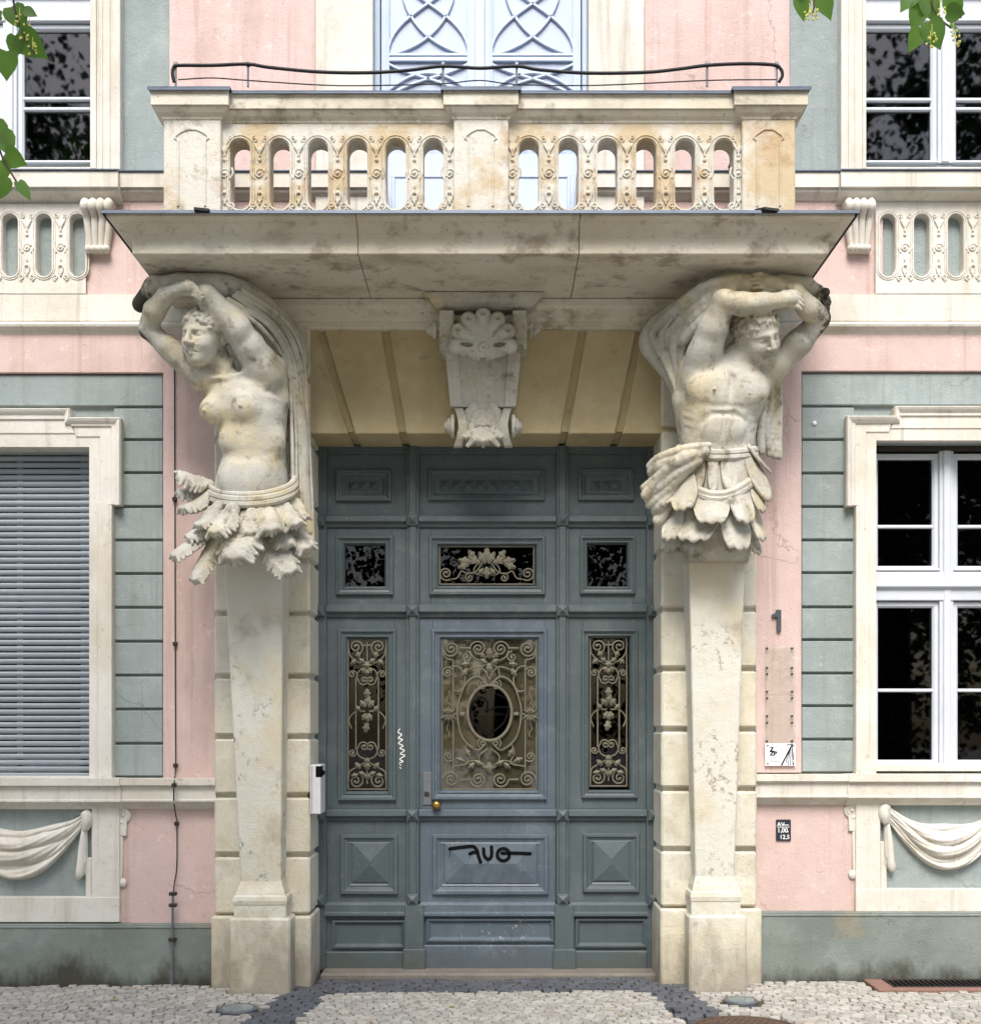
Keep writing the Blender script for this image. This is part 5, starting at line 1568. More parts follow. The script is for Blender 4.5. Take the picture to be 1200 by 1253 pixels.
# ================================================================== carved figures
def unit(v):
    v = np.array(v, float); return v / np.linalg.norm(v)
def head(F, c, fwd, up, sz, rs, male=False):
    """c: centre, fwd: facing direction, up: crown direction, sz: half height of the head"""
    f = unit(fwd); u = np.array(up, float); u = unit(u - f * (u @ f)); s = np.cross(u, f)
    c = np.array(c, float); k = sz / 0.2
    R = [[f[i], s[i], u[i]] for i in range(3)]
    def L(a, b, d): return c + (f * a + s * b + u * d) * k
    def E(a, b, d, r, kk=0.02, op='add'): F.ell(L(a, b, d), (r[0] * k, r[1] * k, r[2] * k), kk * k, R, op)
    def C(p, q, r0, r1, kk=0.015, op='add'): F.cone(L(*p), L(*q), r0 * k, r1 * k, kk * k, op)
    E(-0.025, 0, 0.055, (0.178, 0.148, 0.155), 0.02)
    E(0.055, 0, -0.06, (0.115, 0.112 if not male else 0.12, 0.135), 0.05)
    E(0.105, 0, -0.155, (0.052, 0.058, 0.042), 0.04)
    for t in (-1, 1):
        E(0.095, t * 0.066, -0.05, (0.055, 0.045, 0.05), 0.03)
        C((0.160, t * 0.020, 0.038), (0.112, t * 0.084, 0.034), 0.012, 0.010, 0.03)
        E(0.178, t * 0.054, 0.006, (0.046, 0.038, 0.026), 0.010, 'cut')
        E(0.126, t * 0.054, 0.004, (0.026, 0.028, 0.021), 0.003)
        C((0.150, t * 0.026, 0.014), (0.142, t * 0.054, 0.026), 0.007, 0.008, 0.004)
        C((0.142, t * 0.054, 0.026), (0.118, t * 0.086, 0.012), 0.008, 0.006, 0.004)
        C((0.142, t * 0.034, -0.016), (0.122, t * 0.078, -0.014), 0.006, 0.005, 0.006)
        E(0.154, t * 0.054, 0.004, (0.009, 0.008, 0.008), 0.003, 'cut')
        E(-0.015, t * 0.146, -0.005, (0.034, 0.018, 0.048), 0.01)
        E(-0.008, t * 0.166, -0.005, (0.016, 0.012, 0.026), 0.006, 'cut')
        C((0.190, t * 0.018, -0.056), (0.180, t * 0.028, -0.054), 0.015, 0.014, 0.008)
        E(0.196, t * 0.016, -0.070, (0.010, 0.009, 0.008), 0.003, 'cut')
        C((0.166, 0, -0.092), (0.140, t * 0.040, -0.104), 0.014, 0.006, 0.006)
        C((0.164, 0, -0.120), (0.138, t * 0.034, -0.120), 0.016, 0.007, 0.006)
        C((0.184, 0, -0.104), (0.144, t * 0.044, -0.113), 0.006, 0.005, 0.004, 'cut')
    C((0.158, 0, 0.040), (0.200, 0, -0.046), 0.013, 0.021, 0.014)
    # curls
    for i in range(520):
        a = rs.uniform(0, 2 * PI); zz = rs.uniform(-0.45, 1)
        d = np.array([math.cos(a) * math.sqrt(1 - zz * zz), math.sin(a) * math.sqrt(1 - zz * zz), zz])
        p = np.array([-0.025, 0, 0.055]) + d * np.array([0.180, 0.150, 0.157])
        if p[0] > 0.0 and p[2] < 0.104 - 0.85 * max(0, abs(p[1]) - 0.05): continue
        if p[2] < 0.02 and p[0] > -0.06: continue
        r = rs.uniform(0.011, 0.020)
        E(p[0], p[1], p[2], (r, r, r), 0.004)
    return L
def hand(F, wrist, knuckle, tip, side, r):
    """five fingers: from wrist over the knuckles to the finger tips; side: direction across the knuckles"""
    w, kn, tp, sd_ = (np.array(v, float) for v in (wrist, knuckle, tip, side))
    F.cone(w, kn, r * 0.95, r * 1.0, 0.02)
    for i in range(4):
        o = sd_ * (i - 1.5) * r * 0.62
        ln = (0.85, 1.0, 0.97, 0.78)[i]
        m = kn + o + (tp - kn) * 0.5 * ln + np.array((0, -0.010, 0.006))
        e = kn + o + (tp - kn) * ln
        F.chain([w + o * 0.7 + (kn - w) * 0.5, kn + o, m, e], [r * 0.34, r * 0.33, r * 0.30, r * 0.24], 0.005)
    th = w + (kn - w) * 0.3 - sd_ * r * 0.9
    F.chain([w - sd_ * r * 0.3, th, th + (tp - w) * 0.4 - sd_ * r * 0.35], [r * 0.42, r * 0.36, r * 0.26], 0.008)
def acanthus(p0, p1, hw, curl, nrm, pairs=5):
    """plump carved leaf: backing spine, pairs of rounded lobes with veins, grooved midrib, tip rolled outwards"""
    p0, p1 = np.array(p0), np.array(p1); a = p1 - p0; L = np.linalg.norm(a); ax = a / L
    n = unit(np.array(nrm) - ax * (np.array(nrm) @ ax)); sd_ = np.cross(ax, n)
    mg = hw * 1.9 + 0.03
    F = Field(np.minimum(p0, p1) - mg, np.maximum(p0, p1) + mg, 0.0058)
    c = lambda t: p0 + ax * L * t + n * curl * hw * 0.9 * t ** 2.4
    ts = np.linspace(0, 0.95, 7)
    F.chain([c(t) - n * hw * 0.18 for t in ts], [hw * (0.54 - 0.16 * t) for t in ts], 0.02)
    for s in (-1, 1): F.chain([c(t) - n * hw * 0.16 + sd_ * s * hw * 0.26 for t in ts], [hw * (0.30 - 0.08 * t) for t in ts], 0.02)
    jit = np.random.default_rng(int(abs(p0[0] * 9973) + hw * 1e5) % 99991)
    pairs = max(4, int(L / (hw * 0.40)) + 1)
    for t in np.linspace(0.06, 0.90, pairs):
        w = hw * (0.62 + 0.42 * math.sin(PI * (0.15 + 0.75 * t)))
        for s in (-1, 1):
            w2 = w * jit.uniform(0.85, 1.12)
            q0 = c(t) + n * hw * 0.10
            q1 = c(t) + ax * hw * 0.42 + sd_ * s * w2 * 0.66 + n * hw * 0.16
            q2 = c(t) + ax * hw * jit.uniform(0.62, 0.85) + sd_ * s * w2 * 1.12 - n * hw * 0.10
            F.chain([q0, q1, q2], [hw * 0.20, hw * 0.23, hw * 0.15], hw * 0.05)
            F.chain([q0 + n * hw * 0.27, q1 + n * hw * 0.27, q2 + n * hw * 0.17], [hw * 0.05] * 3, hw * 0.08, 'cut')
    e = c(0.95)
    for s in (-1, -0.5, 0, 0.5, 1):
        F.chain([e, e + ax * hw * (0.42 - 0.12 * abs(s)) + sd_ * s * hw * 0.42 + n * hw * 0.12, e + ax * hw * (0.70 - 0.25 * abs(s)) + sd_ * s * hw * 0.62 - n * hw * 0.20], [hw * 0.24, hw * 0.19, hw * 0.12], hw * 0.05)
    F.chain([c(t) + n * hw * 0.40 for t in np.linspace(0, 0.9, 6)], [hw * 0.09] * 6, hw * 0.1, 'cut')
    return F
def lappet(p0, p1, w0, w1, nrm, scal=3, bow=0.15, th=0.018):
    p0, p1 = np.array(p0), np.array(p1); a = p1 - p0; L = np.linalg.norm(a); ax = a / L
    n = unit(np.array(nrm) - ax * (np.array(nrm) @ ax)); sd_ = np.cross(ax, n)
    N, K = 10, 17; V = []
    for i in range(N + 1):
        t = i / N
        w = w0 + (w1 - w0) * min(1, t * 1.35) ** 0.8
        for j in range(K):
            s = -1 + 2 * j / (K - 1)
            edge = 1 - 0.20 * abs(s) ** 3 + (0.11 * abs(math.sin(PI * scal * (s + 1) / 2)) ** 0.7 - 0.08) * min(1, t * 1.2)
            pin = 1 - 0.10 * max(0, t - 0.75) / 0.25
            h = -bow * w * s * s + 0.25 * w * t * t + 0.02 * w * math.cos(s * 6)
            V.append(p0 + ax * L * t * edge + sd_ * s * w * pin + n * h)
    nv = len(V); V2 = [p - n * th for p in V]; Fs = []
    for i in range(N):
        for j in range(K - 1):
            q = (i * K + j, i * K + j + 1, (i + 1) * K + j + 1, (i + 1) * K + j)
            Fs.append(q); Fs.append(tuple(nv + z_ for z_ in q[::-1]))
        for j in (0, K - 1): Fs.append((i * K + j, (i + 1) * K + j, nv + (i + 1) * K + j, nv + i * K + j))
    for j in range(K - 1):
        for i in (0, N): Fs.append((i * K + j, i * K + j + 1, nv + i * K + j + 1, nv + i * K + j))
    return MB().add(V + V2, Fs)
def tapered(m, x0t, x1t, yt, zt_, x0b, x1b, yb, zb_, yback, b=0.008):
    """block with slanting front and sides"""
    V = [(x0t, yt, zt_), (x1t, yt, zt_), (x1t, yback, zt_), (x0t, yback, zt_), (x0b, yb, zb_), (x1b, yb, zb_), (x1b, yback, zb_), (x0b, yback, zb_)]
    # chamfered front arrises
    V = [(x0t + b, yt, zt_), (x1t - b, yt, zt_), (x1t, yt + b, zt_), (x1t, yback, zt_), (x0t, yback, zt_), (x0t, yt + b, zt_),
         (x0b + b, yb, zb_), (x1b - b, yb, zb_), (x1b, yb + b, zb_), (x1b, yback, zb_), (x0b, yback, zb_), (x0b, yb + b, zb_)]
    Fs = [(i, (i + 1) % 6, 6 + (i + 1) % 6, 6 + i) for i in range(6)] + [tuple(range(6))[::-1], tuple(range(6, 12))]
    m.add(V, Fs); return m
def px(r, y=-0.5): return r * S(y)
def herm_base(st, sh, mo, blk):
    """sh: shaft (x0,x1 at top py, x0,x1 at bottom py), mo: moulding x range and y range, blk: pedestal x range and top y"""
    (a0, a1, ta, b0, b1, tb), (m0, m1, my0, my1), (c0, c1, cy) = sh, mo, blk
    yt, yb = -0.40, -0.30
    m = tapered(MB(), X(a0, yt), X(a1, yt), yt, Z(ta, yt), X(b0, yb), X(b1, yb), yb, Z(tb, yb), -0.12)
    m.build('herm_shaft', M['shaft'], st)
    x0, x1 = X(b0, yb) + 0.0, X(b1, yb) - 0.0
    path = [(x0, -0.12), (x0, yb), (x1, yb), (x1, -0.12)]
    H0, H1 = Z(my0, yb), Z(my1, yb)
    d = H0 - H1
    ov = (b0 - m0) * S(yb)
    MB().sweep(path, [(-0.1, H0), (0.002, H0), (0.01, H0 - d * 0.12), (0.022, H0 - d * 0.24), (ov * 0.55, H0 - d * 0.30), (ov * 0.62, H0 - d * 0.36), (ov * 0.9, H0 - d * 0.40), (ov, H0 - d * 0.5), (ov * 0.9, H0 - d * 0.60), (ov * 0.8, H0 - d * 0.62), (ov * 0.8, H1), (-0.1, H1)], 'H').build('base_moulding', M['stone'], st)
    ybk = -0.36
    MB().box(X(c0, ybk), X(c1, ybk), ybk, -0.13, -0.06, Z(cy, ybk), 0.014).build('pedestal', M['stone'], st)

VOX = 0.0056
def ridges(A, B, n, rel=0.62, seed=1, wob=0.12):
    """n fold strands spread between two boundary lines (px, py, depth); returns (points, radii px)"""
    r_ = np.random.default_rng(seed); A = np.array(A, float); B = np.array(B, float); out = []
    for i in range(n):
        f = (i + 0.5) / n
        pts = []; rad = []
        for k in range(len(A)):
            g = f + r_.uniform(-wob, wob) / n * 2
            p = A[k] + (B[k] - A[k]) * g
            p[2] -= r_.uniform(0.0, 0.03)
            pts.append(tuple(p)); rad.append(max(2.2, np.hypot(*(B[k] - A[k])[:2]) / n * rel * r_.uniform(0.8, 1.25)))
        out.append((pts, rad))
    return out
def seal(F):
    """flatten whatever would enter the balcony slab"""
    z = F.lo[2] + F.h * np.arange(F.n[2])
    F.a = np.maximum(F.a, (z - 4.679)[None, None, :].astype(np.float32))
    for ax in range(3):      # close the border
        sl = [slice(None)] * 3; sl[ax] = 0; F.a[tuple(sl)] = 1; sl[ax] = -1; F.a[tuple(sl)] = 1

# ------------------------------------------------------------------ the female figure
stF = tag(empty("statue", (X(318, -0.36), -0.36, ground(X(318, -0.36)))), "stone herm of a bare-breasted woman with raised arms and an acanthus leaf skirt", "statue")
rs = np.random.default_rng(3)
F = Field((X(158, -0.4), -1.0, Z(668, -0.4)), (X(392, -0.4), -0.10, 4.70), VOX)
zz = lambda py: Z(py, -0.58)
rows = [(664, 309, -0.38, 38.0, .16), (640, 309, -0.40, 43.0, .21), (612, 308, -0.43, 48.0, .235), (594, 308, -0.44, 45.6, .238), (575, 309, -0.45, 42.3, .226), (554, 311, -0.455, 38.0, .20), (540, 310, -0.46, 38.5, .197), (525, 308, -0.47, 40.9, .203), (505, 303, -0.485, 45.1, .21), (488, 299, -0.495, 46.1, .20), (474, 294, -0.505, 40.9, .165), (462, 287, -0.515, 28.5, .12), (455, 281, -0.53, 17.1, .09)]
F.loft([(zz(a), X(b, c), c, px(d), e) for a, b, c, d, e in rows], 0.02)
# breasts, belly, ribs
F.ell(P(299, 498, -0.650), (px(16.5), 0.078, px(17)), 0.05)
F.ell(P(260, 502, -0.615), (px(15.5), 0.076, px(16.5)), 0.05)
F.ell(P(294, 496, -0.727), (0.011, 0.012, 0.011), 0.012)
F.ell(P(249, 502, -0.682), (0.011, 0.012, 0.011), 0.012)
F.ell(P(293, 540, -0.588), (px(25), 0.075, px(17)), 0.06)
F.ell(P(330, 540, -0.535), (px(18), 0.07, px(17)), 0.06)
F.ell(P(299, 584, -0.605), (px(29), 0.07, px(20)), 0.06)
F.ell(P(291, 563, -0.715), (0.012, 0.02, 0.014), 0.015, op='cut')
F.chain([P(272, 554, -0.655), P(292, 559, -0.69), P(312, 558, -0.685), P(345, 552, -0.60)], [0.002] * 4, 0.05, 'cut')
# collar bones and sternum
F.cone(P(268, 462, -0.655), P(246, 464, -0.60), 0.014, 0.012, 0.03)
F.cone(P(277, 463, -0.655), P(312, 452, -0.60), 0.014, 0.012, 0.03)
F.cone(P(277, 478, -0.715), P(279, 515, -0.715), 0.010, 0.010, 0.04, 'cut')
# neck and head
F.chain([P(281, 468, -0.53), P(270, 445, -0.57), P(262, 424, -0.60)], [px(16), px(13), px(13.5)], 0.04)
F.cone(P(284, 438, -0.60), P(272, 463, -0.64), 0.018, 0.014, 0.02)
head(F, P(251, 413, -0.66), (-0.43, -0.88, -0.17), (0.05, -0.12, 1.0), px(35, -.66), rs)
# her left arm (towards the door)
F.ell(P(320, 448, -0.57), (px(20.88), 0.11, px(26.10)), 0.05)
F.chain([P(326, 462, -0.55), P(305, 424, -0.66), P(281, 391, -0.74), P(254, 362, -0.80)], [px(19.14), px(17.40), px(15.22), px(12.62)], 0.04)
F.ell(P(292, 402, -0.74), (px(14.79), 0.085, px(17.40)), 0.03)
F.chain([P(252, 361, -0.80), P(236, 352, -0.72), P(205, 356, -0.66)], [px(12.62), px(10.44), px(7.83)], 0.03)
# back muscle down from the armpit
F.chain([P(338, 450, -0.50), P(341, 490, -0.46), P(338, 530, -0.44)], [px(13.92), px(11.31), px(7.83)], 0.05)
# her right arm
F.ell(P(251, 465, -0.55), (px(14.79), 0.10, px(15.66)), 0.04)
F.chain([P(250, 468, -0.55), P(217, 436, -0.60), P(183, 404, -0.64)], [px(13.92), px(13.05), px(11.31)], 0.03)
F.ell(P(207, 425, -0.61), (px(13.92), 0.075, px(13.05)), 0.03)
F.chain([P(181, 403, -0.64), P(189, 380, -0.72), P(203, 362, -0.78), P(216, 356, -0.82)], [px(11.31), px(12.62), px(10.44), px(7.39)], 0.02)
hand(F, P(217, 355, -0.82), P(231, 352, -0.86), P(247, 362, -0.88), unit((0.3, 0.2, -1.0)), px(7.66))
# roll of cloth behind the arms
F.chain([P(172, 372, -0.60), P(190, 352, -0.66), P(220, 347, -0.70), P(255, 351, -0.70)], [px(10), px(13), px(12), px(16)], 0.03)
seal(F)
link('figure', F.mesh('figure'), M['statue'], stF)
# cloth that falls from the lifted arm
F = Field((X(235, -0.3), -0.92, Z(690, -0.25)), (X(392, -0.3), -0.10, 4.70), VOX)
for pts, rad in [
    ([(246, 352, -.72), (275, 354, -.68), (305, 368, -.56), (333, 390, -.42), (356, 416, -.32), (365, 445, -.28)], [15, 17, 18, 18, 16, 12]),
    ([(352, 452, -.34), (364, 520, -.30), (368, 590, -.29), (374, 650, -.27)], [12, 13, 12, 11])] + ridges([(268, 374, -.80), (318, 400, -.66), (348, 450, -.43), (355, 520, -.40), (357, 590, -.40), (362, 648, -.37)], [(300, 352, -.72), (352, 392, -.48), (372, 440, -.33), (379, 520, -.26), (383, 600, -.25), (385, 672, -.25)], 7, 0.52, 4, 0.2):
    q = smooth_line([P(*p) for p in pts], 4)
    rr = np.interp(np.linspace(0, 1, len(q)), np.linspace(0, 1, len(rad)), rad)
    F.chain(q, [px(r, -.35) for r in rr], 0.003)
seal(F)
link('drapery', F.mesh('drapery'), M['statue'], stF)
# belt of three bands drooping in front
for k, (dy, r) in enumerate(((0, 0.019), (6.5, 0.027), (12.5, 0.025))):
    pts = []
    for t in np.linspace(-0.15, 1.12, 30):
        a = PI * (1 - t)
        cx = 308.5; hw = 51.5 + k * 0.8
        ppx = cx + hw * math.cos(a)
        y = -0.43 - (0.258 + 0.006 * k) * math.sin(a)
        ppy = 594 + dy + 13 * math.sin(max(0, min(1, t)) * PI) ** 1.1 - 9 * t * t
        pts.append(P(ppx, ppy, y))
    MB().tube(pts, r, 8, flat=1.0).build('belt_band', M['statue'], stF, True)
LEAVES = [((357, 609, -.50), (368, 634, -.52), 9, 0.5), ((340, 614, -.60), (357, 643, -.64), 12, 0.6), ((322, 620, -.66), (330, 651, -.74), 14, 0.7), ((283, 622, -.70), (271, 654, -.78), 13, 0.7), ((266, 618, -.64), (250, 645, -.70), 10, 0.6),
          ((258, 646, -.56), (219, 684, -.66), 11, 0.5), ((270, 652, -.60), (243, 710, -.66), 11, 0.4), ((301, 632, -.66), (293, 688, -.80), 17, 0.9), ((322, 648, -.60), (352, 701, -.66), 13, 0.5), ((345, 638, -.52), (372, 672, -.56), 12, 0.5),
          ((256, 592, -.46), (222, 590, -.55), 10, 0.8), ((255, 606, -.50), (233, 628, -.58), 12, 0.7), ((252, 600, -.42), (226, 610, -.48), 10, 0.7), ((308, 626, -.70), (308, 652, -.76), 10, 0.5), ((262, 636, -.60), (236, 660, -.64), 9, 0.4), ((336, 640, -.60), (348, 668, -.66), 10, 0.5)]
for a, b, w, cu in LEAVES:
    ang = (a[0] + b[0]) / 2 - 309
    nrm = (ang / 70.0, -1.0, 0.25)
    link('carved_leaf', acanthus(P(*a), P(*b), px(w * 1.28, a[2]), cu, nrm).mesh('carved_leaf'), M['statue'], stF)
herm_base(stF, (272, 346, 640, 295, 344, 1092), (286, 353, 1078, 1125), (280, 355, 1124))

# ------------------------------------------------------------------ the male figure
stM = tag(empty("statue", (X(876, -0.36), -0.36, ground(X(876, -0.36)))), "stone herm of a bare-chested man with crossed raised arms and a lappet skirt", "statue")
F = Field((X(775, -0.4), -1.0, Z(690, -0.4)), (X(1034, -0.4), -0.10, 4.70), VOX)
rows = [(684, 876, -0.36, 40, .15), (650, 876, -0.40, 47, .20), (615, 877, -0.43, 50, .235), (590, 877, -0.44, 48, .235), (562, 877, -0.45, 46, .225), (545, 877, -0.455, 45, .215), (530, 877, -0.465, 46.5, .215), (510, 878, -0.475, 49, .225), (490, 882, -0.485, 53, .235), (470, 888, -0.495, 56, .230), (455, 893, -0.505, 53, .20), (442, 898, -0.515, 44, .155), (432, 900, -0.53, 28, .11)]
F.loft([(zz(a), X(b, c), c, px(d), e) for a, b, c, d, e in rows], 0.02)
# chest and belly
F.ell(P(868, 474, -0.638), (px(27), 0.075, px(19)), 0.06)
F.ell(P(917, 478, -0.638), (px(23), 0.075, px(19)), 0.06)
F.cone(P(896, 457, -0.715), P(893, 500, -0.72), 0.010, 0.010, 0.04, 'cut')
F.chain([P(842, 489, -0.665), P(856, 495, -0.70), P(872, 497, -0.715), P(892, 497, -0.715), P(914, 500, -0.705), P(934, 493, -0.65)], [.007, .012, .012, .010, .012, .007], 0.03, 'cut')
F.ell(P(874, 476, -0.735), (0.009, 0.012, 0.009), 0.01); F.ell(P(917, 481, -0.735), (0.009, 0.012, 0.009), 0.01)
F.ell(P(884, 524, -0.64), (px(24), 0.07, px(20)), 0.05)
F.chain([P(846, 532, -0.64), P(858, 514, -0.68), P(872, 506, -0.695), P(898, 506, -0.69), P(914, 514, -0.67), P(924, 532, -0.62)], [.010] * 6, 0.03, 'cut')
F.cone(P(886, 508, -0.705), P(884, 540, -0.70), 0.006, 0.006, 0.03, 'cut')
for i in range(3):
    F.chain([P(834 + i * 2, 502 + i * 11, -0.58), P(846 + i * 2, 507 + i * 11, -0.65), P(856, 504 + i * 10, -0.69)], [0.002] * 3, 0.03, 'cut')
    F.chain([P(932 - i * 2, 504 + i * 11, -0.56), P(924 - i * 2, 508 + i * 11, -0.62)], [0.002] * 2, 0.03, 'cut')
# neck and head, turned and bowed
F.chain([P(893, 458, -0.52), P(902, 440, -0.58), P(914, 424, -0.62)], [px(24), px(18), px(18)], 0.04)
F.chain([P(906, 424, -0.66), P(900, 448, -0.68), P(897, 456, -0.68)], [.02, .018, .014], 0.02)
F.cone(P(898, 457, -0.70), P(868, 448, -0.64), 0.013, 0.012, 0.03)
F.cone(P(902, 457, -0.70), P(935, 452, -0.62), 0.013, 0.012, 0.03)
head(F, P(926, 411, -0.68), (0.42, -0.80, -0.46), (-0.28, -0.25, 1.0), px(34.5, -.68), rs, True)
# his right arm (towards the door): up, then across over the head
F.ell(P(858, 446, -0.56), (px(20.24), 0.125, px(26.40)), 0.05)
F.chain([P(852, 462, -0.54), P(862, 432, -0.64), P(872, 402, -0.74), P(884, 370, -0.82)], [px(19.36), px(19.36), px(16.72), px(13.20)], 0.04)
F.ell(P(866, 420, -0.68), (px(16.72), 0.10, px(21.12)), 0.03)
F.ell(P(885, 368, -0.82), (px(13.64), 0.08, px(12.32)), 0.02)
F.chain([P(885, 369, -0.82), P(908, 372, -0.86), P(934, 370, -0.87), P(955, 367, -0.86)], [px(13.20), px(13.20), px(11.00), px(8.36)], 0.02)
hand(F, P(955, 367, -0.86), P(968, 366, -0.875), P(982, 371, -0.87), unit((0.1, 0.15, -1.0)), px(8.45))
# side of the trunk below that arm
F.chain([P(840, 450, -0.48), P(833, 490, -0.44), P(838, 530, -0.42)], [px(12.32), px(8.80), px(6.16)], 0.05)
# his left arm: out to the elbow, then back in over the head
F.ell(P(947, 447, -0.54), (px(16.72), 0.11, px(17.60)), 0.04)
F.chain([P(944, 452, -0.54), P(972, 424, -0.60), P(1002, 392, -0.66)], [px(16.72), px(15.40), px(12.32)], 0.03)
F.ell(P(978, 418, -0.62), (px(15.84), 0.085, px(14.96)), 0.03)
F.chain([P(1003, 388, -0.66), P(990, 378, -0.76), P(972, 358, -0.80), P(950, 349, -0.78)], [px(12.32), px(13.20), px(10.56), px(8.36)], 0.02)
hand(F, P(950, 348, -0.78), P(938, 346, -0.79), P(918, 344, -0.80), unit((-0.05, 0.1, 1.0)), px(8.80))
# ragged end of the cloth roll
F.chain([P(1000, 362, -0.60), P(985, 352, -0.66), P(955, 348, -0.70)], [px(12), px(12), px(12)], 0.02)
for i in range(26):
    F.ell(P(1004 + rs.uniform(-7, 9), 364 + rs.uniform(-12, 16), -0.62 + rs.uniform(-0.09, 0.05)), [rs.uniform(0.014, 0.03)] * 3, 0.008)
seal(F)
link('figure', F.mesh('figure'), M['statue'], stM)
# cloth over the shoulder, bunched cape and hanging end
def fold_mesh(strands, cuts, lo, hi, name, k=0.012, yref=-.35):
    F = Field(lo, hi, VOX)
    for pts, rad in strands:
        q = smooth_line([P(*p) for p in pts], 4)
        rr = np.interp(np.linspace(0, 1, len(q)), np.linspace(0, 1, len(rad)), rad)
        F.chain(q, [px(r, yref) for r in rr], k)
    for pts, r in cuts:
        q = smooth_line([P(*p) for p in pts], 4)
        F.chain(q, [r] * len(q), 0.012, 'cut')
    seal(F)
    return link(name, F.mesh(name), M['statue'], stM)
fold_mesh([([(918, 349, -.74), (890, 352, -.73), (862, 366, -.62), (833, 387, -.46), (806, 405, -.32), (797, 420, -.28), (808, 440, -.30), (824, 466, -.34), (830, 492, -.37)], [12, 15, 18, 19, 17, 15, 12, 9, 5]),
           ([(880, 362, -.76), (850, 384, -.62), (832, 412, -.50), (835, 440, -.46), (834, 470, -.44)], [9, 12, 14, 12, 8]),
           ([(800, 398, -.34), (815, 426, -.38), (830, 456, -.42), (832, 486, -.42)], [9, 8, 7, 5])] + ridges([(936, 462, -.46), (930, 500, -.44), (926, 530, -.42), (930, 552, -.40)], [(956, 458, -.36), (957, 500, -.33), (955, 530, -.32), (956, 560, -.32)], 4, 0.62, 3) + ridges([(905, 336, -.80), (858, 348, -.76), (812, 384, -.46), (796, 408, -.38), (812, 440, -.40), (830, 490, -.46)], [(890, 368, -.80), (864, 392, -.74), (842, 418, -.60), (836, 430, -.52), (836, 456, -.48), (838, 488, -.46)], 5, 0.55, 6),
          [([(826, 388, -.60), (812, 420, -.40), (826, 452, -.40), (832, 484, -.46)], 0.010)],
          (X(775, -0.3), -0.95, Z(570, -0.3)), (X(965, -0.3), -0.10, 4.70), 'drapery')
fold_mesh(ridges([(868, 543, -.70), (838, 544, -.70), (808, 556, -.62), (796, 566, -.56)], [(846, 580, -.62), (830, 600, -.58), (812, 630, -.52), (806, 640, -.48)], 8, 0.72, 8, 0.2) + ridges([(866, 546, -.70), (840, 552, -.70), (810, 572, -.62), (786, 594, -.54)], [(850, 570, -.66), (828, 590, -.62), (806, 612, -.55), (794, 620, -.5)], 4, 0.7, 9, 0.25) +
          [([(850, 556, -.55), (820, 580, -.46), (806, 606, -.40)], [14, 18, 14])], [],
          (X(770, -0.5), -0.85, Z(655, -0.5)), (X(885, -0.5), -0.20, Z(528, -0.6)), 'cape', 0.005)
# stiff flap on the outer side
lappet(P(912, 544, -.62), P(940, 612, -.56), px(6), px(15), (0.9, -1, 0.1), 1, 0.2).build('flap', M['statue'], stM, 'all')
lappet(P(916, 542, -.60), P(941, 578, -.50), px(8), px(12), (0.3, -0.5, 1), 1, 0.2).build('flap', M['statue'], stM, 'all')
# straps
def strap(py0, sag, hw, r, y0, ry, t0=-0.05, t1=1.05, tilt=0.0, n=2):
    for j in range(n):
        pts = []
        for t in np.linspace(t0, t1, 28):
            a = PI * (1 - t)
            y = y0 - ry * math.sin(a)
            pts.append(P(877 + hw * math.cos(a), py0 + j * 6.0 + sag * math.sin(max(0, min(1, t)) * PI) ** 2 + tilt * t, y))
        MB().tube(pts, r, 8).build('strap', M['statue'], stM, True)
strap(548, 5, 47, 0.024, -0.455, 0.232, tilt=2)
strap(577, 28, 50, 0.026, -0.44, 0.262, tilt=0)
# tunic panels between the straps
for (a0, a1, b0, b1) in ((846, 862, 848, 864), (866, 878, 866, 878), (882, 903, 882, 903), (907, 918, 905, 916)):
    c = (a0 + a1) / 2; ca = (c - 877) / 47.0
    y = -0.45 - 0.235 * math.sqrt(max(0.05, 1 - ca * ca))
    lappet(P(c, 556, y - 0.004), P(c, 603 - 10 * abs(ca), y - 0.012), px((a1 - a0) / 2), px((b1 - b0) / 2), (ca, -1, 0), 1, 0.12, 0.03).build('tunic_panel', M['statue'], stM, 'all')
LAPS = [((842, 590), (816, 676), 11, 15, -.42), ((850, 600), (846, 676), 12, 15, -.50), ((905, 615), (928, 678), 8, 9, -.46), ((900, 625), (893, 676), 9, 9, -.58),
        ((832, 606), (818, 662), 10, 15, -.54), ((856, 606), (849, 664), 17, 27, -.62), ((897, 612), (902, 674), 16, 22, -.64), ((917, 606), (932, 662), 9, 12, -.52),
        ((836, 582), (837, 625), 13, 18, -.64), ((871, 600), (870, 642), 19, 22, -.70), ((905, 592), (911, 641), 16, 19, -.66), ((921, 582), (932, 627), 9, 11, -.56), ((828, 588), (816, 616), 6, 8, -.56)]
for a, b, w0, w1, y in LAPS:
    ca = ((a[0] + b[0]) / 2 - 877) / 60.0
    lappet(P(a[0], a[1], y), P(b[0], b[1], y - 0.05), px(w0, y), px(w1, y), (ca * 1.1, -1, 0.12), 3).build('lappet', M['statue'], stM, 'all')
herm_base(stM, (842, 913, 640, 851, 898, 1086), (843, 908, 1072, 1122), (843, 914, 1121))

keystone()
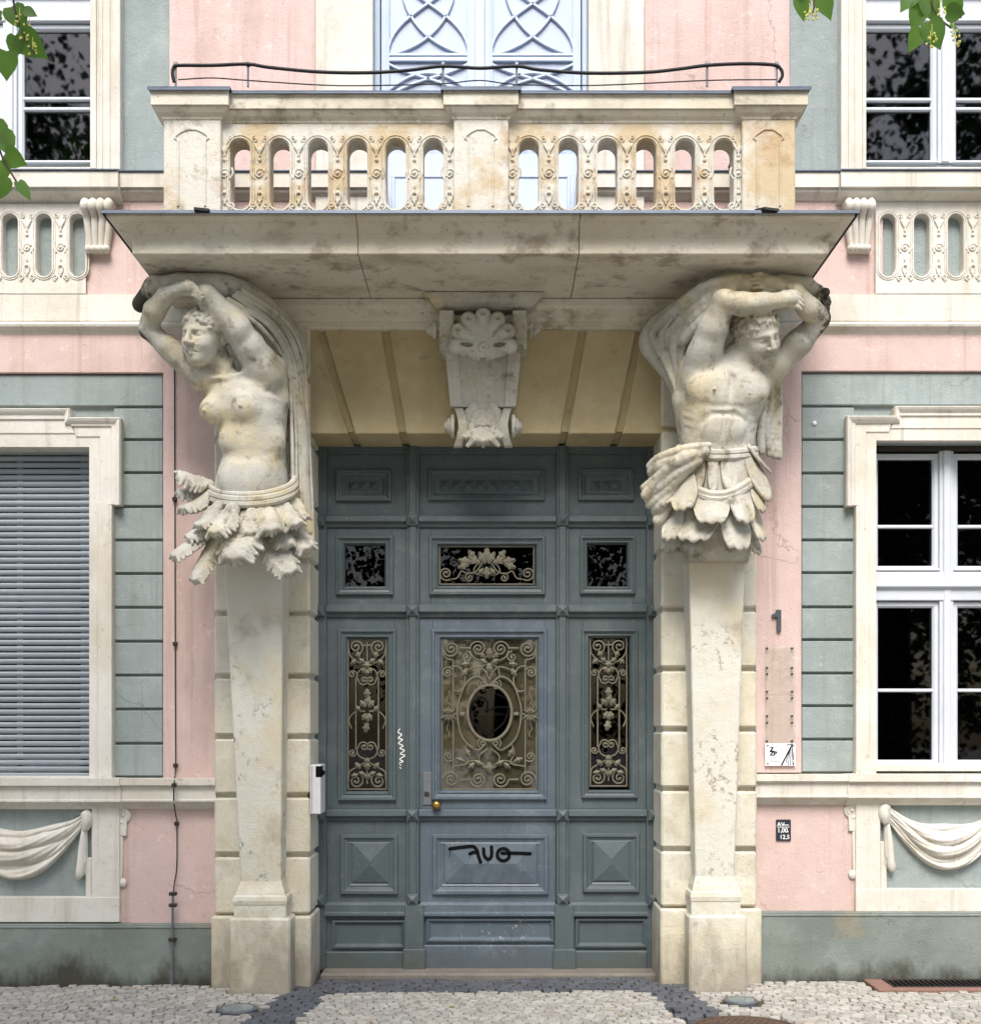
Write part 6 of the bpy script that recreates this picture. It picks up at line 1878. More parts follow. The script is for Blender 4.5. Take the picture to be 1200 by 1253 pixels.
# ================================================================== drapery swags under the lower windows
def swag(cx, hw, top, low, tdrop, label, seed):
    """hanging cloth in relief: a sheet between an upper and a lower hem, its folds gathered at both knots"""
    yb = -0.006; N, K = 110, 46
    V = []
    rs_ = np.random.default_rng(seed); ph = rs_.uniform(0, 6)
    def ridge(p):                      # rounded crest, narrow trough
        return 1 - abs(math.sin(p)) ** 0.55 * 1.0
    for i in range(N + 1):
        u = -1 + 2 * i / N; e = 1 - u * u
        t_ = top + tdrop * e ** 0.85 + 1.5 * math.sin(u * 7 + ph)
        l_ = top + 19 + (low - top - 19) * e ** 1.2
        gather = 0.35 + 0.65 * e ** 0.5
        for j in range(K + 1):
            v = j / K
            w = v + 0.05 * math.sin(u * 3 + ph) * math.sin(PI * v) + 0.09 * abs(u) * math.sin(2 * PI * v)
            f = 1 - ridge(PI * (3.5 * w + 0.45 * math.sin(2.2 * u + ph) + 0.25 * u))
            g = 1 - ridge(PI * (1.25 * w + 0.30 * u * u + 0.2 * u))
            env = min(1, math.sin(PI * min(1, v * 0.86 + 0.07)) ** 0.5 + 0.05)
            h = 0.72 * (0.012 + 0.055 * g + (0.034 + 0.020 * e) * f + 0.010 * abs(math.sin(PI * (9 * w + 2.0 * u)))) * env * gather + 0.010
            lipd = max(0, v - 0.86) / 0.14
            h += 0.014 * math.sin(PI * min(1, lipd)) * e
            if j in (0, K): h = -0.004
            V.append((X(cx + u * hw, -0.05), yb - h, Z(t_ + (l_ - t_) * v, -0.05)))
    Fs = [(i * (K + 1) + j, i * (K + 1) + j + 1, (i + 1) * (K + 1) + j + 1, (i + 1) * (K + 1) + j) for i in range(N) for j in range(K)]
    m = MB().add(V, Fs)
    for s in (-1, 1):                  # knots and hanging tails
        kx = cx + s * (hw + 1)
        pts = [(kx - s * 2, top + 1), (kx + s * 2, top + 8), (kx + s * 1, top + 17), (kx - s * 1, top + 24)]
        m.tube(smooth_line([P(a, b_, yb - 0.045) for a, b_ in pts], 4), [0.030, 0.034, 0.038, 0.040, 0.041, 0.042, 0.042, 0.041, 0.038, 0.034, 0.03, 0.026, 0.022], 12)
        for q, (ox, r0, r1, ln, dd) in enumerate(((0, 3.4, 4.6, 58, .03), (-3.5, 2.6, 5.4, 70, .04), (3, 2.4, 3, 66, .02))):
            L_ = [(kx - s * 1 + s * ox * 0.3, top + 20), (kx - s * 2 + s * ox * 0.8, top + 20 + ln * .35), (kx - s * 3 + s * ox, top + 20 + ln * .72), (kx - s * 5 + s * ox, top + 14 + ln)]
            sm = smooth_line([P(a, b_, yb - dd) for a, b_ in L_], 5)
            rr = np.interp(np.linspace(0, 1, len(sm)), [0, .4, .75, .9, 1], [r0, r1 * .8, r1, r1 * .8, r1 * .35])
            m.tube(sm, [r * S() for r in rr], 10)
    o = m.build('drapery_swag', M['cream'], bld, 'all')
    o['label'] = label
    return o
swag(21, 83, 992, 1078, 24, "carved cloth swag under the roller shutter", 2)
swag(1160, 76, 984, 1066, 26, "carved cloth swag under the casement window", 5)

# ================================================================== pavement
grd = MB()
def gz(x, y): return 0.0062 * max(-6, min(6, x)) - 0.012
gx = [-60, -6, -4, 0, 4, 6, 60]; gy = [-90, -12, -6, 0.6]
V = [(x, y, gz(x, y) - 0.012) for y in gy for x in gx]
Fs = [(j * 7 + i, j * 7 + i + 1, (j + 1) * 7 + i + 1, (j + 1) * 7 + i) for j in range(3) for i in range(6)]
grd.add(V, Fs)
pave = tag(grd.build('pavement', M['ground']), kind='structure')
def stripe_side(x, y):
    """True inside the dark sett bands of the entrance"""
    return False
YA = [(-0.20, X(349, -0.20)), (-1.6, X(349, -0.2) - 0.30)]
def xl_out(y): return X(349, -0.3) + (y + 0.3) * 0.12
def xl_in(y): return X(404, -0.3) + (y + 0.3) * 0.10
def xr_in(y): return X(790, -0.3) - (y + 0.3) * 0.12
def xr_out(y): return X(845, -0.3) - (y + 0.3) * 0.10
def is_dark(x, y):
    if y > -0.36 and y < 0.08 and xl_in(y) - 0.25 < x < xr_in(y) + 0.28: return True
    return xl_out(y) < x < xl_in(y) or xr_in(y) < x < xr_out(y)
HOLE_ROUND = [(X(295, -0.70), -0.80, 0.125), (X(902, -0.55), -0.66, 0.11), (X(914, -1.4), -1.40, 0.33)]
def in_hole(x, y):
    if any((x - a) ** 2 + (y - b) ** 2 < (r + 0.045) ** 2 for a, b, r in HOLE_ROUND): return True
    return x > X(1072, -0.3) - 0.05 and y > -0.44
BX0, BX1, BY0, BY1 = -4.6, 4.6, -2.5, 0.12
stones = []
rng2 = np.random.default_rng(11)
def lay(dark):
    sx, sy = (0.092, 0.084) if dark else (0.068, 0.060)
    nx_, ny_ = int((BX1 - BX0) / sx), int((BY1 - BY0) / sy)
    # courses that wave gently
    def node(i, j):
        x = BX0 + i * sx + (0.5 * sx if j % 2 else 0) + 0.012 * math.sin(j * 1.7)
        y = BY0 + j * sy + 0.035 * math.sin(i * 0.22 + 0.5) + 0.02 * math.sin(i * 0.61)
        return x, y
    rnd = rng2
    for j in range(ny_):
        i = 0
        while i < nx_:
            w = 1.0
            x, y = node(i, j)
            i += 1
            if is_dark(x, y) != dark or in_hole(x, y): continue
            if y > 0.05 or (y > -0.10 and not (X(386) < x < X(803))): continue
            if -0.40 < y and (X(280, -.36) - 0.01 < x < X(355, -.36) + 0.02 or X(843, -.36) - 0.01 < x < X(914, -.36) + 0.02): continue
            if y > -0.18 and (X(258) < x < X(385) or X(806) < x < X(932)): continue
            hx, hy = sx * 0.5 - rnd.uniform(0.001, 0.005), sy * 0.5 - rnd.uniform(0.001, 0.005)
            sk = rnd.uniform(-0.008, 0.008, 8)
            cor = [(x - hx + sk[0], y - hy + sk[1]), (x + hx + sk[2], y - hy + sk[3]), (x + hx + sk[4], y + hy + sk[5]), (x - hx + sk[6], y + hy + sk[7])]
            stones.append((dark, x, y, cor, rnd.uniform(-0.0018, 0.0018), rnd.uniform(-0.018, 0.018), rnd.uniform(-0.018, 0.018)))
lay(False); lay(True)
def stone_mesh(m, cor, x, y, dz_, tx, ty, ox=0, oy=0):
    base = 0.0062 * x
    V = []
    for (ins, h) in ((0.0, -0.03), (0.0, -0.003), (0.09, 0.003)):
        for (a, b) in cor:
            u, v = a + (x - a) * ins, b + (y - b) * ins
            V.append((u - ox, v - oy, base + h + dz_ + (u - x) * tx + (v - y) * ty))
    V.append((x - ox, y - oy, base + 0.0045 + dz_))
    Fs = []
    for r_ in range(2):
        for k in range(4):
            k2 = (k + 1) % 4
            Fs.append((r_ * 4 + k, r_ * 4 + k2, (r_ + 1) * 4 + k2, (r_ + 1) * 4 + k))
    for k in range(4): Fs.append((8 + k, 8 + (k + 1) % 4, 12))
    m.add(V, Fs)
def projected(x, y):
    d = CAM_DIST + y
    u = VPX + x * FOC / d; v = VPY + EYE * FOC / d
    return (0 < u < 1200 and v < 1253), d
vis = []
for s_ in stones:
    ok, d = projected(s_[1], s_[2])
    vis.append((0 if ok else 1, d))
order = sorted(range(len(stones)), key=lambda i: vis[i])
for dark, lim in ((False, 300), (True, 140)):
    ids = [i for i in order if stones[i][0] == dark]
    rest = MB()
    for n_, i in enumerate(ids):
        _, x, y, cor, dzz, tx, ty = stones[i]
        if n_ < lim:
            m = MB(); stone_mesh(m, cor, x, y, dzz, tx, ty)
            me = bpy.data.meshes.new('cobble'); me.from_pydata(m.v, [], m.f)
            me.polygons.foreach_set('use_smooth', [True] * len(me.polygons)); me.set_sharp_from_angle(angle=math.radians(22))
            link('dark_sett' if dark else 'cobble', me, M['basalt' if dark else 'cobble'], pave)
        else: stone_mesh(rest, cor, x, y, dzz, tx, ty)
    me = bpy.data.meshes.new('paving'); me.from_pydata(rest.v, [], rest.f)
    me.polygons.foreach_set('use_smooth', [True] * len(me.polygons)); me.set_sharp_from_angle(angle=math.radians(22))
    o = link('dark_sett_paving' if dark else 'cobble_paving', me, M['basalt_mass' if dark else 'cobble_mass'], pave)
    tag(o, kind='stuff')
# the pavement goes on towards the street
rd = MB()
rx = [-60, -6, -4.62, 4.62, 6, 60]
V = [(x, y, gz(x, y) + 0.014) for y in (-90, -12, -2.52) for x in rx]
rd.add(V, [(j * 6 + i, j * 6 + i + 1, (j + 1) * 6 + i + 1, (j + 1) * 6 + i) for j in range(2) for i in range(5)])
tag(rd.build('street', M['road']), kind='structure')
# threshold
MB().box(X(388, -0.05), X(807, -0.05), 0.075, 0.42, -0.05, 0.030, 0.012).build('threshold', M['threshold'], bld)
# bits of fallen leaf and blossom on the stones
lt = MB(); rl = np.random.default_rng(21)
for _ in range(260):
    x, y = rl.uniform(-4.4, 4.4), rl.uniform(-2.4, -0.12)
    if in_hole(x, y) or (y > -0.42 and (X(256) < x < X(388) or X(803) < x < X(934))): continue
    a_ = rl.uniform(0, 6.28); l_ = rl.uniform(0.008, 0.026); w_ = l_ * rl.uniform(0.3, 0.6); z_ = 0.0062 * x + 0.010
    c_, s_2 = math.cos(a_), math.sin(a_)
    lt.add([(x + u * c_ - v * s_2, y + u * s_2 + v * c_, z_ + h) for u, v, h in ((-l_, 0, 0), (0, -w_, .002), (l_, 0, .003), (0, w_, .004))], [(0, 1, 2, 3)])
me = bpy.data.meshes.new('litter'); me.from_pydata(lt.v, [], lt.f)
tag(link('leaf_litter', me, M['litter']), "dry yellow leaf bits scattered on the cobbles", "litter", kind='stuff')
# ground lamps
for (cx, cy, r) in HOLE_ROUND[:2]:
    z = 0.0062 * cx
    lamp = empty('ground_lamp', (cx, cy, z))
    tag(lamp, "round glass ground lamp in the cobbles before the female figure" if cx < 0 else "round glass ground lamp in the cobbles before the male figure", "ground lamp", "ground lamps below the figures")
    MB().lathe([(r, -0.05), (r, 0.004), (r - 0.006, 0.009), (r * 0.80, 0.009), (r * 0.78, 0.004)], (cx, cy, z), 'z', 36).build('rim', M['grey_metal'], lamp, True)
    MB().lathe([(r * 0.785, 0.0), (r * 0.785, 0.010), (r * 0.5, 0.013), (0.01, 0.014)], (cx, cy, z), 'z', 36).build('lens', M['lamp_glass'], lamp, True)
# manhole cover
cx, cy, r = HOLE_ROUND[2]
z = 0.0062 * cx
mh = tag(empty('manhole_cover', (cx, cy, z)), "round rusty brown iron manhole cover set in the cobbles", "manhole cover")
MB().lathe([(r, -0.05), (r, 0.006), (r * 0.93, 0.008), (r * 0.92, -0.004)], (cx, cy, z), 'z', 48).build('rim', M['rust'], mh, True)
m = MB().lathe([(r * 0.915, -0.04), (r * 0.915, 0.002), (r * 0.90, 0.003), (0.01, 0.003)], (cx, cy, z), 'z', 48)
m.build('plate', M['rust'], mh)
me = MB().box(-0.018, 0.018, -0.012, 0.012, 0.0, 0.008, 0.003).mesh('tread_block')
for i in range(-8, 9):
    for j in range(-8, 9):
        u, v = i * 0.042 + (0.021 if j % 2 else 0), j * 0.038
        if u * u + v * v < (r * 0.84) ** 2: link('tread_block', me, M['rust'], mh, (cx + u, cy + v, z + 0.002))
# cellar grating
gx0, gx1, gy0, gy1 = X(1092, -0.3), X(1300, -0.3), -0.33, -0.085
z = 0.0062 * gx0
gr = tag(empty('cellar_grating', ((gx0 + gx1) / 2, (gy0 + gy1) / 2, z)), "iron cellar grating in a reddish stone kerb at the foot of the plinth", "grating")
m = MB()
m.box(gx0 - 0.13, gx1 + 0.13, gy0 - 0.075, gy0 - 0.004, z - 0.05, z + 0.010, 0.006)
m.box(gx0 - 0.13, gx0 - 0.004, gy0 - 0.004, gy1, z - 0.05, z + 0.011, 0.006)
m.box(gx1 + 0.004, gx1 + 0.13, gy0 - 0.004, gy1, z - 0.05, z + 0.011, 0.006)
m.build('kerb', M['red_stone'], gr)
m = MB()
for a, b, c, d in ((gx0, gx1, gy0, gy0 + 0.014), (gx0, gx1, gy1 - 0.014, gy1), (gx0, gx0 + 0.014, gy0, gy1), (gx1 - 0.014, gx1, gy0, gy1)):
    m.box(a, b, c, d, z - 0.03, z + 0.013, 0.002)
m.build('grate_frame', M['dark_iron'], gr)
me = MB().box(-0.004, 0.004, gy0 + 0.012, gy1 - 0.012, -0.025, 0.010, 0.001).mesh('grate_bar')
k = gx0 + 0.045
while k < gx1 - 0.02:
    link('grate_bar', me, M['dark_iron'], gr, (k, 0, z)); k += 0.036
MB().box(gx0, gx1, gy0, gy1, z - 0.045, z - 0.040, 0.001).build('shaft_floor', M['room'], gr)

# ================================================================== small things on the front
BOLD = [0.0]
def text_mesh(s, size, name, depth=0.0):
    cu = bpy.data.curves.new(name, 'FONT'); cu.body = s; cu.size = size; cu.extrude = depth; cu.align_x = 'LEFT'; cu.offset = size * BOLD[0]
    o = bpy.data.objects.new(name + '_tmp', cu); COL.objects.link(o)
    dg = bpy.context.evaluated_depsgraph_get()
    me = bpy.data.meshes.new_from_object(o.evaluated_get(dg))
    bpy.data.objects.remove(o); bpy.data.curves.remove(cu)
    return me
def text(s, px_, py_, y, size_px, mat, parent, name='lettering', depth=0.0, bold=0.0):
    me = text_mesh(s, size_px * S(y) * 1.38, name, depth)
    me.name = name
    n = len(me.vertices); co = np.empty(n * 3, np.float32); me.vertices.foreach_get('co', co); co = co.reshape(-1, 3)
    out = np.stack([X(px_, y) + co[:, 0], y - co[:, 2], Z(py_, y) + co[:, 1]], 1)
    me.vertices.foreach_set('co', out.astype(np.float32).ravel()); me.update()
    me.materials.clear()
    return link(name, me, M[mat], parent)
yq = -0.0352
# house number: a slab-serif one
poly = [(946.5, 757), (954.5, 757), (954.5, 747), (949, 747.5), (944.5, 752.5), (944.5, 756)]
one = [(949.5, 773.5), (954.8, 773.5), (954.8, 746.5), (949.2, 746.5), (947.5, 750.5), (943.5, 752.3), (943.5, 756), (949.5, 755.6)]
m = MB().prism([(X(a, yq), Z(b, yq)) for a, b in one], yq - 0.022, yq - 0.004, 'V', 0.003)
num = m.build('house_number', M['num_metal'])
tag(num, "grey metal house number one above the clear plates", "house number")
# acrylic plates with stand-off screws
plates = [(790, 821), (821.5, 850), (851, 880), (881, 910.5)]
names = ["topmost clear plate under the house number", "second clear plate from the house number", "third clear plate from the house number", "lowest clear plate, just above the white sign"]
for (a, b), lb in zip(plates, names):
    r_ = empty('blank_plate', (X(952, yq), yq, Z(b, yq)))
    tag(r_, lb, "plate", "clear plates below the house number")
    MB().box(X(935, yq), X(971.5, yq), yq - 0.022, yq - 0.018, Z(b, yq), Z(a, yq), 0.001).build('sheet', M['acrylic'], r_)
    sc = MB().lathe([(0.007, 0.022), (0.007, -0.004), (0.004, -0.007)], (0, 0, 0), 'y', 10).mesh('screw', True)
    for u in (937.5, 968):
        for v in (a + 3.5, b - 3.5):
            link('screw', sc, M['dark_iron'], r_, (X(u, yq), yq - 0.022, Z(v, yq)))
r_ = tag(empty('company_sign', (X(952, yq), yq, Z(937, yq))), "white sign with black letters and black strokes, lowest under the clear plates", "sign")
MB().box(X(935, yq), X(972, yq), yq - 0.024, yq - 0.018, Z(937, yq), Z(909.7, yq), 0.001).build('sheet', M['white_plaque'], r_)
yt_ = yq - 0.0248
BOLD[0] = 0.035
text('Z', 941.5, 919.5, yt_, 5.2, 'ink', r_); text('Z', 942.0, 919.5, yt_, 5.2, 'ink', r_)
text('ZP', 941.5, 924.6, yt_, 5.2, 'ink', r_); text('ZP', 942.0, 924.6, yt_ - 0.0004, 5.2, 'ink', r_)
m = MB()
for i, (a, b, w) in enumerate(((942, 926.5, 8), (942, 927.7, 10), (941, 931, 14), (941, 932.2, 12))):
    m.box(X(a, yt_), X(a + w, yt_), yt_ - 0.0004, yt_ + 0.001, Z(b + .35, yt_), Z(b, yt_), 0.0001)
m.build('small_print', M['grey_metal'], r_)
m = MB()
for p0, p1, w in (((956, 937), (969.5, 910), 2.2), ((961, 934), (966, 918), 1.0), ((964, 936.5), (966.5, 916), 0.9), ((967, 936.5), (967.5, 914), 1.0), ((970, 936.5), (969, 914), 1.1), ((962, 912), (968, 911), 1.2), ((971, 930), (969, 912), 0.8)):
    a, b = Vector(p0), Vector(p1); d = (b - a).normalized(); n_ = Vector((-d.y, d.x)) * w / 2
    cl = lambda p: (min(971.8, max(935.2, p.x)), min(936.8, max(909.9, p.y)))
    q = [cl(a + n_), cl(a - n_), cl(b - n_ * 0.8), cl(b + n_ * 0.8)]
    m.add([(X(u, yt_), yt_, Z(v, yt_)) for u, v in q], [(0, 1, 2, 3)])
me = bpy.data.meshes.new('brush_strokes'); me.from_pydata(m.v, [], m.f); link('brush_strokes', me, M['ink'], r_)
sc = MB().lathe([(0.0055, 0.004), (0.0055, -0.003), (0.003, -0.005)], (0, 0, 0), 'y', 10).mesh('screw', True)
for u, v in ((938, 912.5), (938, 934.5), (969.5, 912.5), (969.5, 934.5)): link('screw', sc, M['dark_iron'], r_, (X(u, yq), yq - 0.025, Z(v, yq)))
BOLD[0] = 0.012
# hydrant plate
yh = -0.02
r_ = tag(empty('hydrant_plaque', (X(958, yh), yh, Z(1029, yh))), "small dark blue plaque with white numbers on the pink panel", "plaque")
MB().box(X(949, yh), X(967, yh), yh - 0.014, yh + 0.002, Z(1029, yh), Z(1003, yh), 0.004).build('sheet', M['navy'], r_)
yk = yh - 0.0148
text('AV', 950.5, 1011.3, yk, 5.2, 'white_ink', r_)
text('1,00', 950.8, 1018.8, yk, 5.4, 'white_ink', r_)
text('12,5', 953.6, 1026.8, yk, 5.2, 'white_ink', r_)
m = MB()
m.box(X(950.8, yk), X(965.5, yk), yk - 0.0005, yk + 0.001, Z(1012.7, yk), Z(1012.0, yk), 0.0001)
m.box(X(958.5, yk), X(965, yk), yk - 0.0005, yk + 0.001, Z(1010.2, yk), Z(1009.3, yk), 0.0001)
m.box(X(963, yk), X(964.5, yk), yk - 0.0005, yk + 0.001, Z(1018.6, yk), Z(1017.6, yk), 0.0001)
m.build('printed_lines', M['white_ink'], r_)
# intercom on the left jamb
yi = -0.135
r_ = tag(empty('intercom', (X(386, yi), yi, Z(997, yi))), "slim white metal intercom box on the stone jamb beside the door", "intercom")
x0 = X(379.2, yi)
m = MB().box(x0, x0 + 13 * S(yi), yi, yi + 0.22, Z(996.5, yi), Z(936, yi), 0.005)
m.build('housing', M['white_metal'], r_)
m = MB().lathe([(0.018, 0.0), (0.018, 0.012), (0.012, 0.020), (0.004, 0.022)], (x0 + 13 * S(yi), yi + 0.06, Z(946, yi)), 'x', 16)
m.box(x0 + 0.035, x0 + 13.3 * S(yi), yi - 0.002, yi + 0.1, Z(952, yi), Z(937, yi), 0.006)
m.build('camera_lens', M['ink'], r_, True)
m = MB().box(x0 + 0.012, x0 + 0.016, yi - 0.001, yi + 0.01, Z(995, yi), Z(938, yi), 0.0005)
m.build('seam', M['grey_metal'], r_)
# lightning conductor
yk = -0.055
r_ = tag(empty('lightning_conductor', (X(211, -0.09), -0.09, ground(X(211)))), "thin dark lightning conductor with clamps running down the pink strip", "cable")
seg = [[(213.5, 452, -.045), (213.8, 560, -.045), (214.2, 700, -.045), (214.6, 850, -.045), (215, 935, -.045), (214, 950, -.09), (213, 960, -.152), (212.5, 975, -.13), (213, 985, -.07), (215.5, 1000, -.04), (216.5, 1010, -.035), (216.3, 1060, -.035), (213.5, 1080, -.045), (212, 1093, -.07)]]
MB().tube(smooth_line([P(*p) for p in seg[0]], 5), 0.0045, 6).build('wire', M['dark_iron'], r_, True)
MB().tube([P(211.5, 1092, -.09), P(211, 1150, -.09), P(210.5, 1209, -.09)], 0.009, 8).build('earth_rod', M['grey_metal'], r_, True)
cl = MB().box(-0.014, 0.014, -0.02, 0.02, -0.014, 0.014, 0.003).mesh('clamp')
cl2 = MB().box(-0.026, 0.026, -0.016, 0.02, -0.012, 0.012, 0.004).mesh('clamp')
for a, b, y in ((213.9, 611, -.045), (214.4, 788, -.045), (215, 937, -.045), (213, 961, -.16), (216.3, 1008, -.03)):
    link('clamp', cl, M['dark_iron'], r_, P(a, b, y))
for a, b, y in ((211.6, 1094, -.09), (211.5, 1108, -.09), (211, 1150, -.085)):
    link('clamp', cl2, M['dark_iron'], r_, P(a, b, y))
# small white knob on the board near the male figure
o = MB().lathe([(0.012, 0.01), (0.016, -0.006), (0.010, -0.016), (0.003, -0.018)], P(996, 518, -0.012), 'y', 12).build('cable_end', M['white_plaque'], None, True)
tag(o, "small white round fixing on the grey-green board beside the male figure", "fixing")

# ================================================================== trees
def leaf_verts(c, d, n, ln, w):
    """lime leaf: heart outline folded at the midrib; d: direction of the tip, n: face normal"""
    d = Vector(d).normalized(); n = Vector(n); n = (n - d * n.dot(d)).normalized(); s = d.cross(n)
    out = [(0.0, 0.0), (-0.06, 0.30), (0.10, 0.47), (0.36, 0.50), (0.62, 0.36), (0.84, 0.14), (1.0, 0.0)]
    V = []; c = Vector(c)
    for t in (0.0, 0.36, 0.66, 1.0):
        V.append(c + d * ln * t - n * ln * 0.10 * t * t)
    for sg in (1, -1):
        for t, e in out[1:-1]:
            V.append(c + d * ln * t + s * sg * e * w + n * (0.16 * e * w) - n * ln * 0.10 * t * t)
    Fs = []
    for k in range(2):
        o_ = 4 + 5 * k
        f_ = [(0, o_, o_ + 1, 1), (1, o_ + 1, o_ + 2), (1, o_ + 2, o_ + 3, 2), (2, o_ + 3, o_ + 4), (2, o_ + 4, 3)]
        if k: f_ = [q[::-1] for q in f_]
        Fs += f_
    return V, Fs
def sprig(leaves, twig, parent, flowers=()):
    m = MB(); m.tube(smooth_line([P(*p) for p in twig], 5), 0.0025, 5)
    tw = m.build('twig', M['bark'], parent, True)
    for (a, b, y, ang, ln, wd, tilt) in leaves:
        an = math.radians(ang); k = S(y)
        d = (math.cos(an), 0.15, math.sin(an))
        V, Fs = leaf_verts(P(a, b, y), d, (0.4 * math.sin(tilt), -1, 0.7 * math.cos(tilt * 3)), ln * k, wd * k)
        mm = MB().add(V, Fs)
        me = bpy.data.meshes.new('leaf'); me.from_pydata(mm.v, [], mm.f)
        me.polygons.foreach_set('use_smooth', [True] * len(me.polygons))
        link('leaf', me, M['sprig'], tw)
    if flowers:
        m = MB()
        for (a, b, y) in flowers:
            p = P(a, b, y)
            for i in range(7):
                o_ = Vector((random.uniform(-1, 1), random.uniform(-1, 1), random.uniform(-1, 1))) * 0.012
                m.ball((p[0] + o_.x, p[1] + o_.y, p[2] + o_.z), 0.0032, 6, 4)
            m.tube([p, (p[0], p[1], p[2] + 0.03)], 0.0008, 4)
        m.build('blossom', M['flower'], tw, True)
TREE_AT = Vector((-3.6, -5.6, gz(-3.6, -5.6)))
lime = tag(empty('lime_tree', TREE_AT), "lime tree whose leafy twigs hang into the top corners", "tree")
tr = MB()
tr.tube([TREE_AT, TREE_AT + Vector((0.03, 0.05, 1.6)), TREE_AT + Vector((0.0, 0.1, 3.2)), TREE_AT + Vector((0.1, 0.0, 5.0)), TREE_AT + Vector((0.2, -0.1, 7.5))], [0.24, 0.19, 0.17, 0.13, 0.05], 12)
tr.build('trunk', M['bark'], lime, True)
yl = -5.35
LIMBS = [[TREE_AT + Vector((0, .1, 3.3)), Vector((-2.6, -5.5, 4.6)), Vector((-1.5, -5.4, 4.4)), Vector(P(20, -120, yl))],
         [TREE_AT + Vector((0.1, 0, 5.0)), Vector((-1.5, -5.6, 6.4)), Vector((0.6, -5.4, 5.6)), Vector(P(990, -150, yl)), Vector(P(1150, -130, yl))],
         [TREE_AT + Vector((0.1, 0, 5.4)), Vector((-3.0, -6.8, 6.6)), Vector((-2.2, -8.0, 7.4))],
         [TREE_AT + Vector((0.1, 0, 4.6)), Vector((-4.6, -6.6, 6.2)), Vector((-5.4, -7.2, 7.2))]]
for L_ in LIMBS:
    MB().tube(smooth_line(L_, 5), [0.07 - 0.055 * i / (5 * (len(L_) - 1)) for i in range(5 * (len(L_) - 1) + 1)], 8).build('limb', M['bark'], lime, True)
def crown_mesh(blobs, n, seed, clip):
    """many small folded leaves in clumps; clip(x,y,z) True keeps the leaf"""
    r_ = np.random.default_rng(seed); V = []; Fs = []
    cl_ = []
    for (c, rad) in blobs:
        k = max(3, int(26 * rad ** 2))
        for _ in range(k):
            d = unit(r_.normal(size=3)); cl_.append((np.array(c) + d * rad * r_.uniform(0.35, 1.0) ** 0.5, rad * r_.uniform(0.14, 0.30)))
    w = np.array([q[1] ** 2 for q in cl_]); w /= w.sum()
    pick = r_.choice(len(cl_), n, p=w)
    for i in pick:
        c, rad = cl_[i]
        p = c + unit(r_.normal(size=3)) * rad * r_.uniform(0.3, 1.0)
        if not clip(*p): continue
        d = unit(r_.normal(size=3) + np.array((0, 0, -0.7))); q = unit(np.cross(d, r_.normal(size=3)))
        nn = np.cross(d, q); ln = r_.uniform(0.07, 0.13)
        b = len(V)
        V += [p, p + d * ln * .5 + q * ln * .45 + nn * .01, p + d * ln, p + d * ln * .5 - q * ln * .45 + nn * .01]
        Fs.append((b, b + 1, b + 2, b + 3))
    me = bpy.data.meshes.new('crown'); me.from_pydata([tuple(v) for v in V], [], Fs); return me
def out_of_view(x, y, z):
    d = CAM_DIST + y
    if d <= 0.3: return True
    u = VPX + x * FOC / d; v = VPY - (z - EYE) * FOC / d
    return not (-70 < u < 1270 and -60 < v < 1320)
link('crown', crown_mesh([((-3.4, -5.8, 7.4), 1.7), ((-4.8, -6.8, 7.2), 1.5), ((-1.8, -6.6, 7.3), 1.5), ((-2.4, -8.2, 7.6), 1.6), ((-0.6, -7.0, 6.8), 1.0)], 20000, 5, out_of_view), M['leaf'], lime)
sprig([(8, 62, yl, -95, 34, 30, 0.3), (22, 40, yl, -40, 44, 34, 1.0), (2, 20, yl, 200, 34, 30, 2.0), (30, 12, yl, -20, 16, 14, .5), (20, 44, yl, -100, 26, 22, 0.9), (14, 8, yl, -60, 30, 30, 1.4)], [(10, -120, yl), (14, -40, yl), (18, 10, yl), (30, 45, yl), (42, 66, yl)], lime, [(24, 24, yl), (32, 46, yl), (40, 60, yl), (36, 36, yl)])
sprig([(2, 160, yl, -70, 30, 26, .3), (6, 188, yl, -25, 28, 26, 1.2), (0, 172, yl, -50, 22, 20, 2.0), (4, 216, yl, -110, 30, 26, .7), (22, 222, yl, -55, 26, 16, 1.8), (0, 196, yl, -80, 26, 22, 2.2), (-8, 150, yl, -60, 30, 28, 0.8)], [(-14, -100, yl), (-12, 60, yl), (-6, 150, yl), (2, 190, yl), (20, 222, yl)], lime)
sprig([(978, -6, yl, -75, 30, 24, .4), (1000, -14, yl, -60, 40, 28, 1.1), (985, -16, yl, 200, 26, 22, 2.0)], [(985, -150, yl), (990, -60, yl), (996, -4, yl), (994, 18, yl)], lime, [(994, 14, yl), (996, 20, yl), (990, 18, yl)])
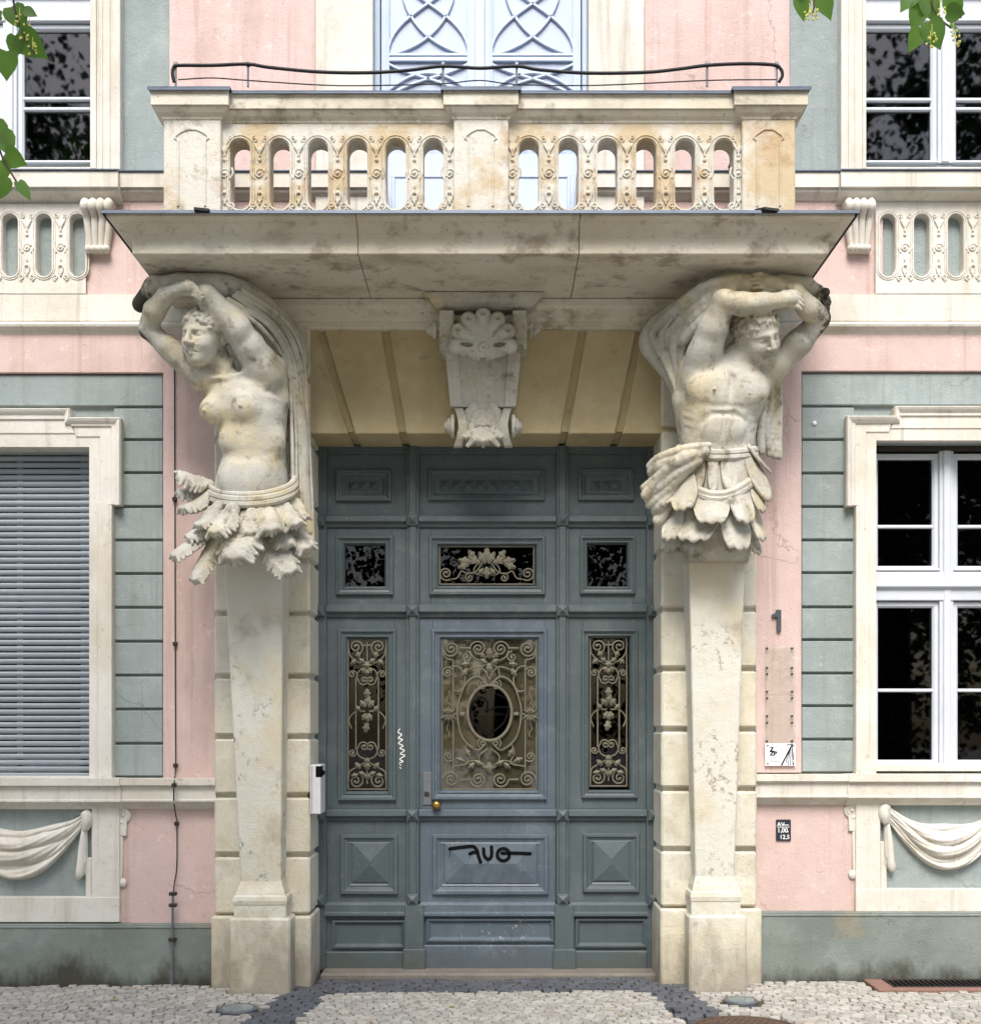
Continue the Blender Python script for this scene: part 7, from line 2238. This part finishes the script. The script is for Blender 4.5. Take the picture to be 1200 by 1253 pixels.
sprig([(1128, 4, yl, -110, 32, 26, .3), (1136, 26, yl, -60, 36, 32, 1.0), (1126, 34, yl, -115, 30, 22, 1.9), (1158, 14, yl, 0, 26, 22, .8), (1162, 30, yl, -30, 18, 16, 2.2), (1132, -4, yl, -60, 34, 30, 1.4), (1160, -4, yl, -50, 30, 26, 1.0), (1120, -10, yl, 230, 28, 24, 0.2)], [(1150, -130, yl), (1146, -60, yl), (1140, 0, yl), (1150, 22, yl), (1164, 34, yl)], lime, [(1140, 44, yl), (1138, 52, yl), (1166, 42, yl), (1168, 50, yl), (1150, 14, yl)])
# trees across the street, seen in the window panes
blobs = [((0, 0, 5.6), 2.2), ((1.2, .3, 4.4), 1.6), ((-1.3, -.2, 4.6), 1.7), ((.2, .9, 7.4), 1.6), ((-.4, -.6, 3.2), 1.5), ((.7, -.8, 6.6), 1.4), ((0.2, 0.2, 9.0), 1.2), ((1.3, 0, 2.2), 1.3), ((-1.4, .3, 2.0), 1.4), ((0, .5, 1.5), 1.2), ((1.9, .4, 6.2), 1.3), ((-1.9, 0, 6.6), 1.3)]
cm = crown_mesh(blobs, 26000, 9, lambda *a: True)
tm = MB().tube([(0, 0, 0), (0.05, 0, 2.0), (0, 0.1, 5), (0.1, 0, 8)], [0.26, 0.2, 0.15, 0.05], 10).mesh('trunk', True)
WHERE = ["far down the street beyond the shutter window", "opposite the shutter window", "straight opposite the door", "opposite the casement window", "far down the street beyond the casement window", "tall and set back on the casement side", "tall and set back on the shutter side"]
for i, (x, y, sc_) in enumerate([(-13.5, -19, 1.6), (-6.6, -18.5, 1.65), (0.4, -20.5, 1.65), (7.4, -18.8, 1.6), (14, -19.5, 1.7), (10.6, -23, 2.05), (-10.4, -23, 2.05)]):
    t_ = tag(empty('street_tree', (x, y, gz(x, y))), "dense green tree %s, seen only in the panes" % WHERE[i], "tree", "trees across the street")
    for nm, me, mt in (('trunk', tm, 'bark'), ('crown', cm, 'far_leaf')):
        o = bpy.data.objects.new(nm, me)
        if not me.materials: me.materials.append(M[mt])
        COL.objects.link(o); o.parent = t_
    t_.scale = (sc_, sc_, sc_); t_.rotation_euler = (0, 0, i * 1.3)
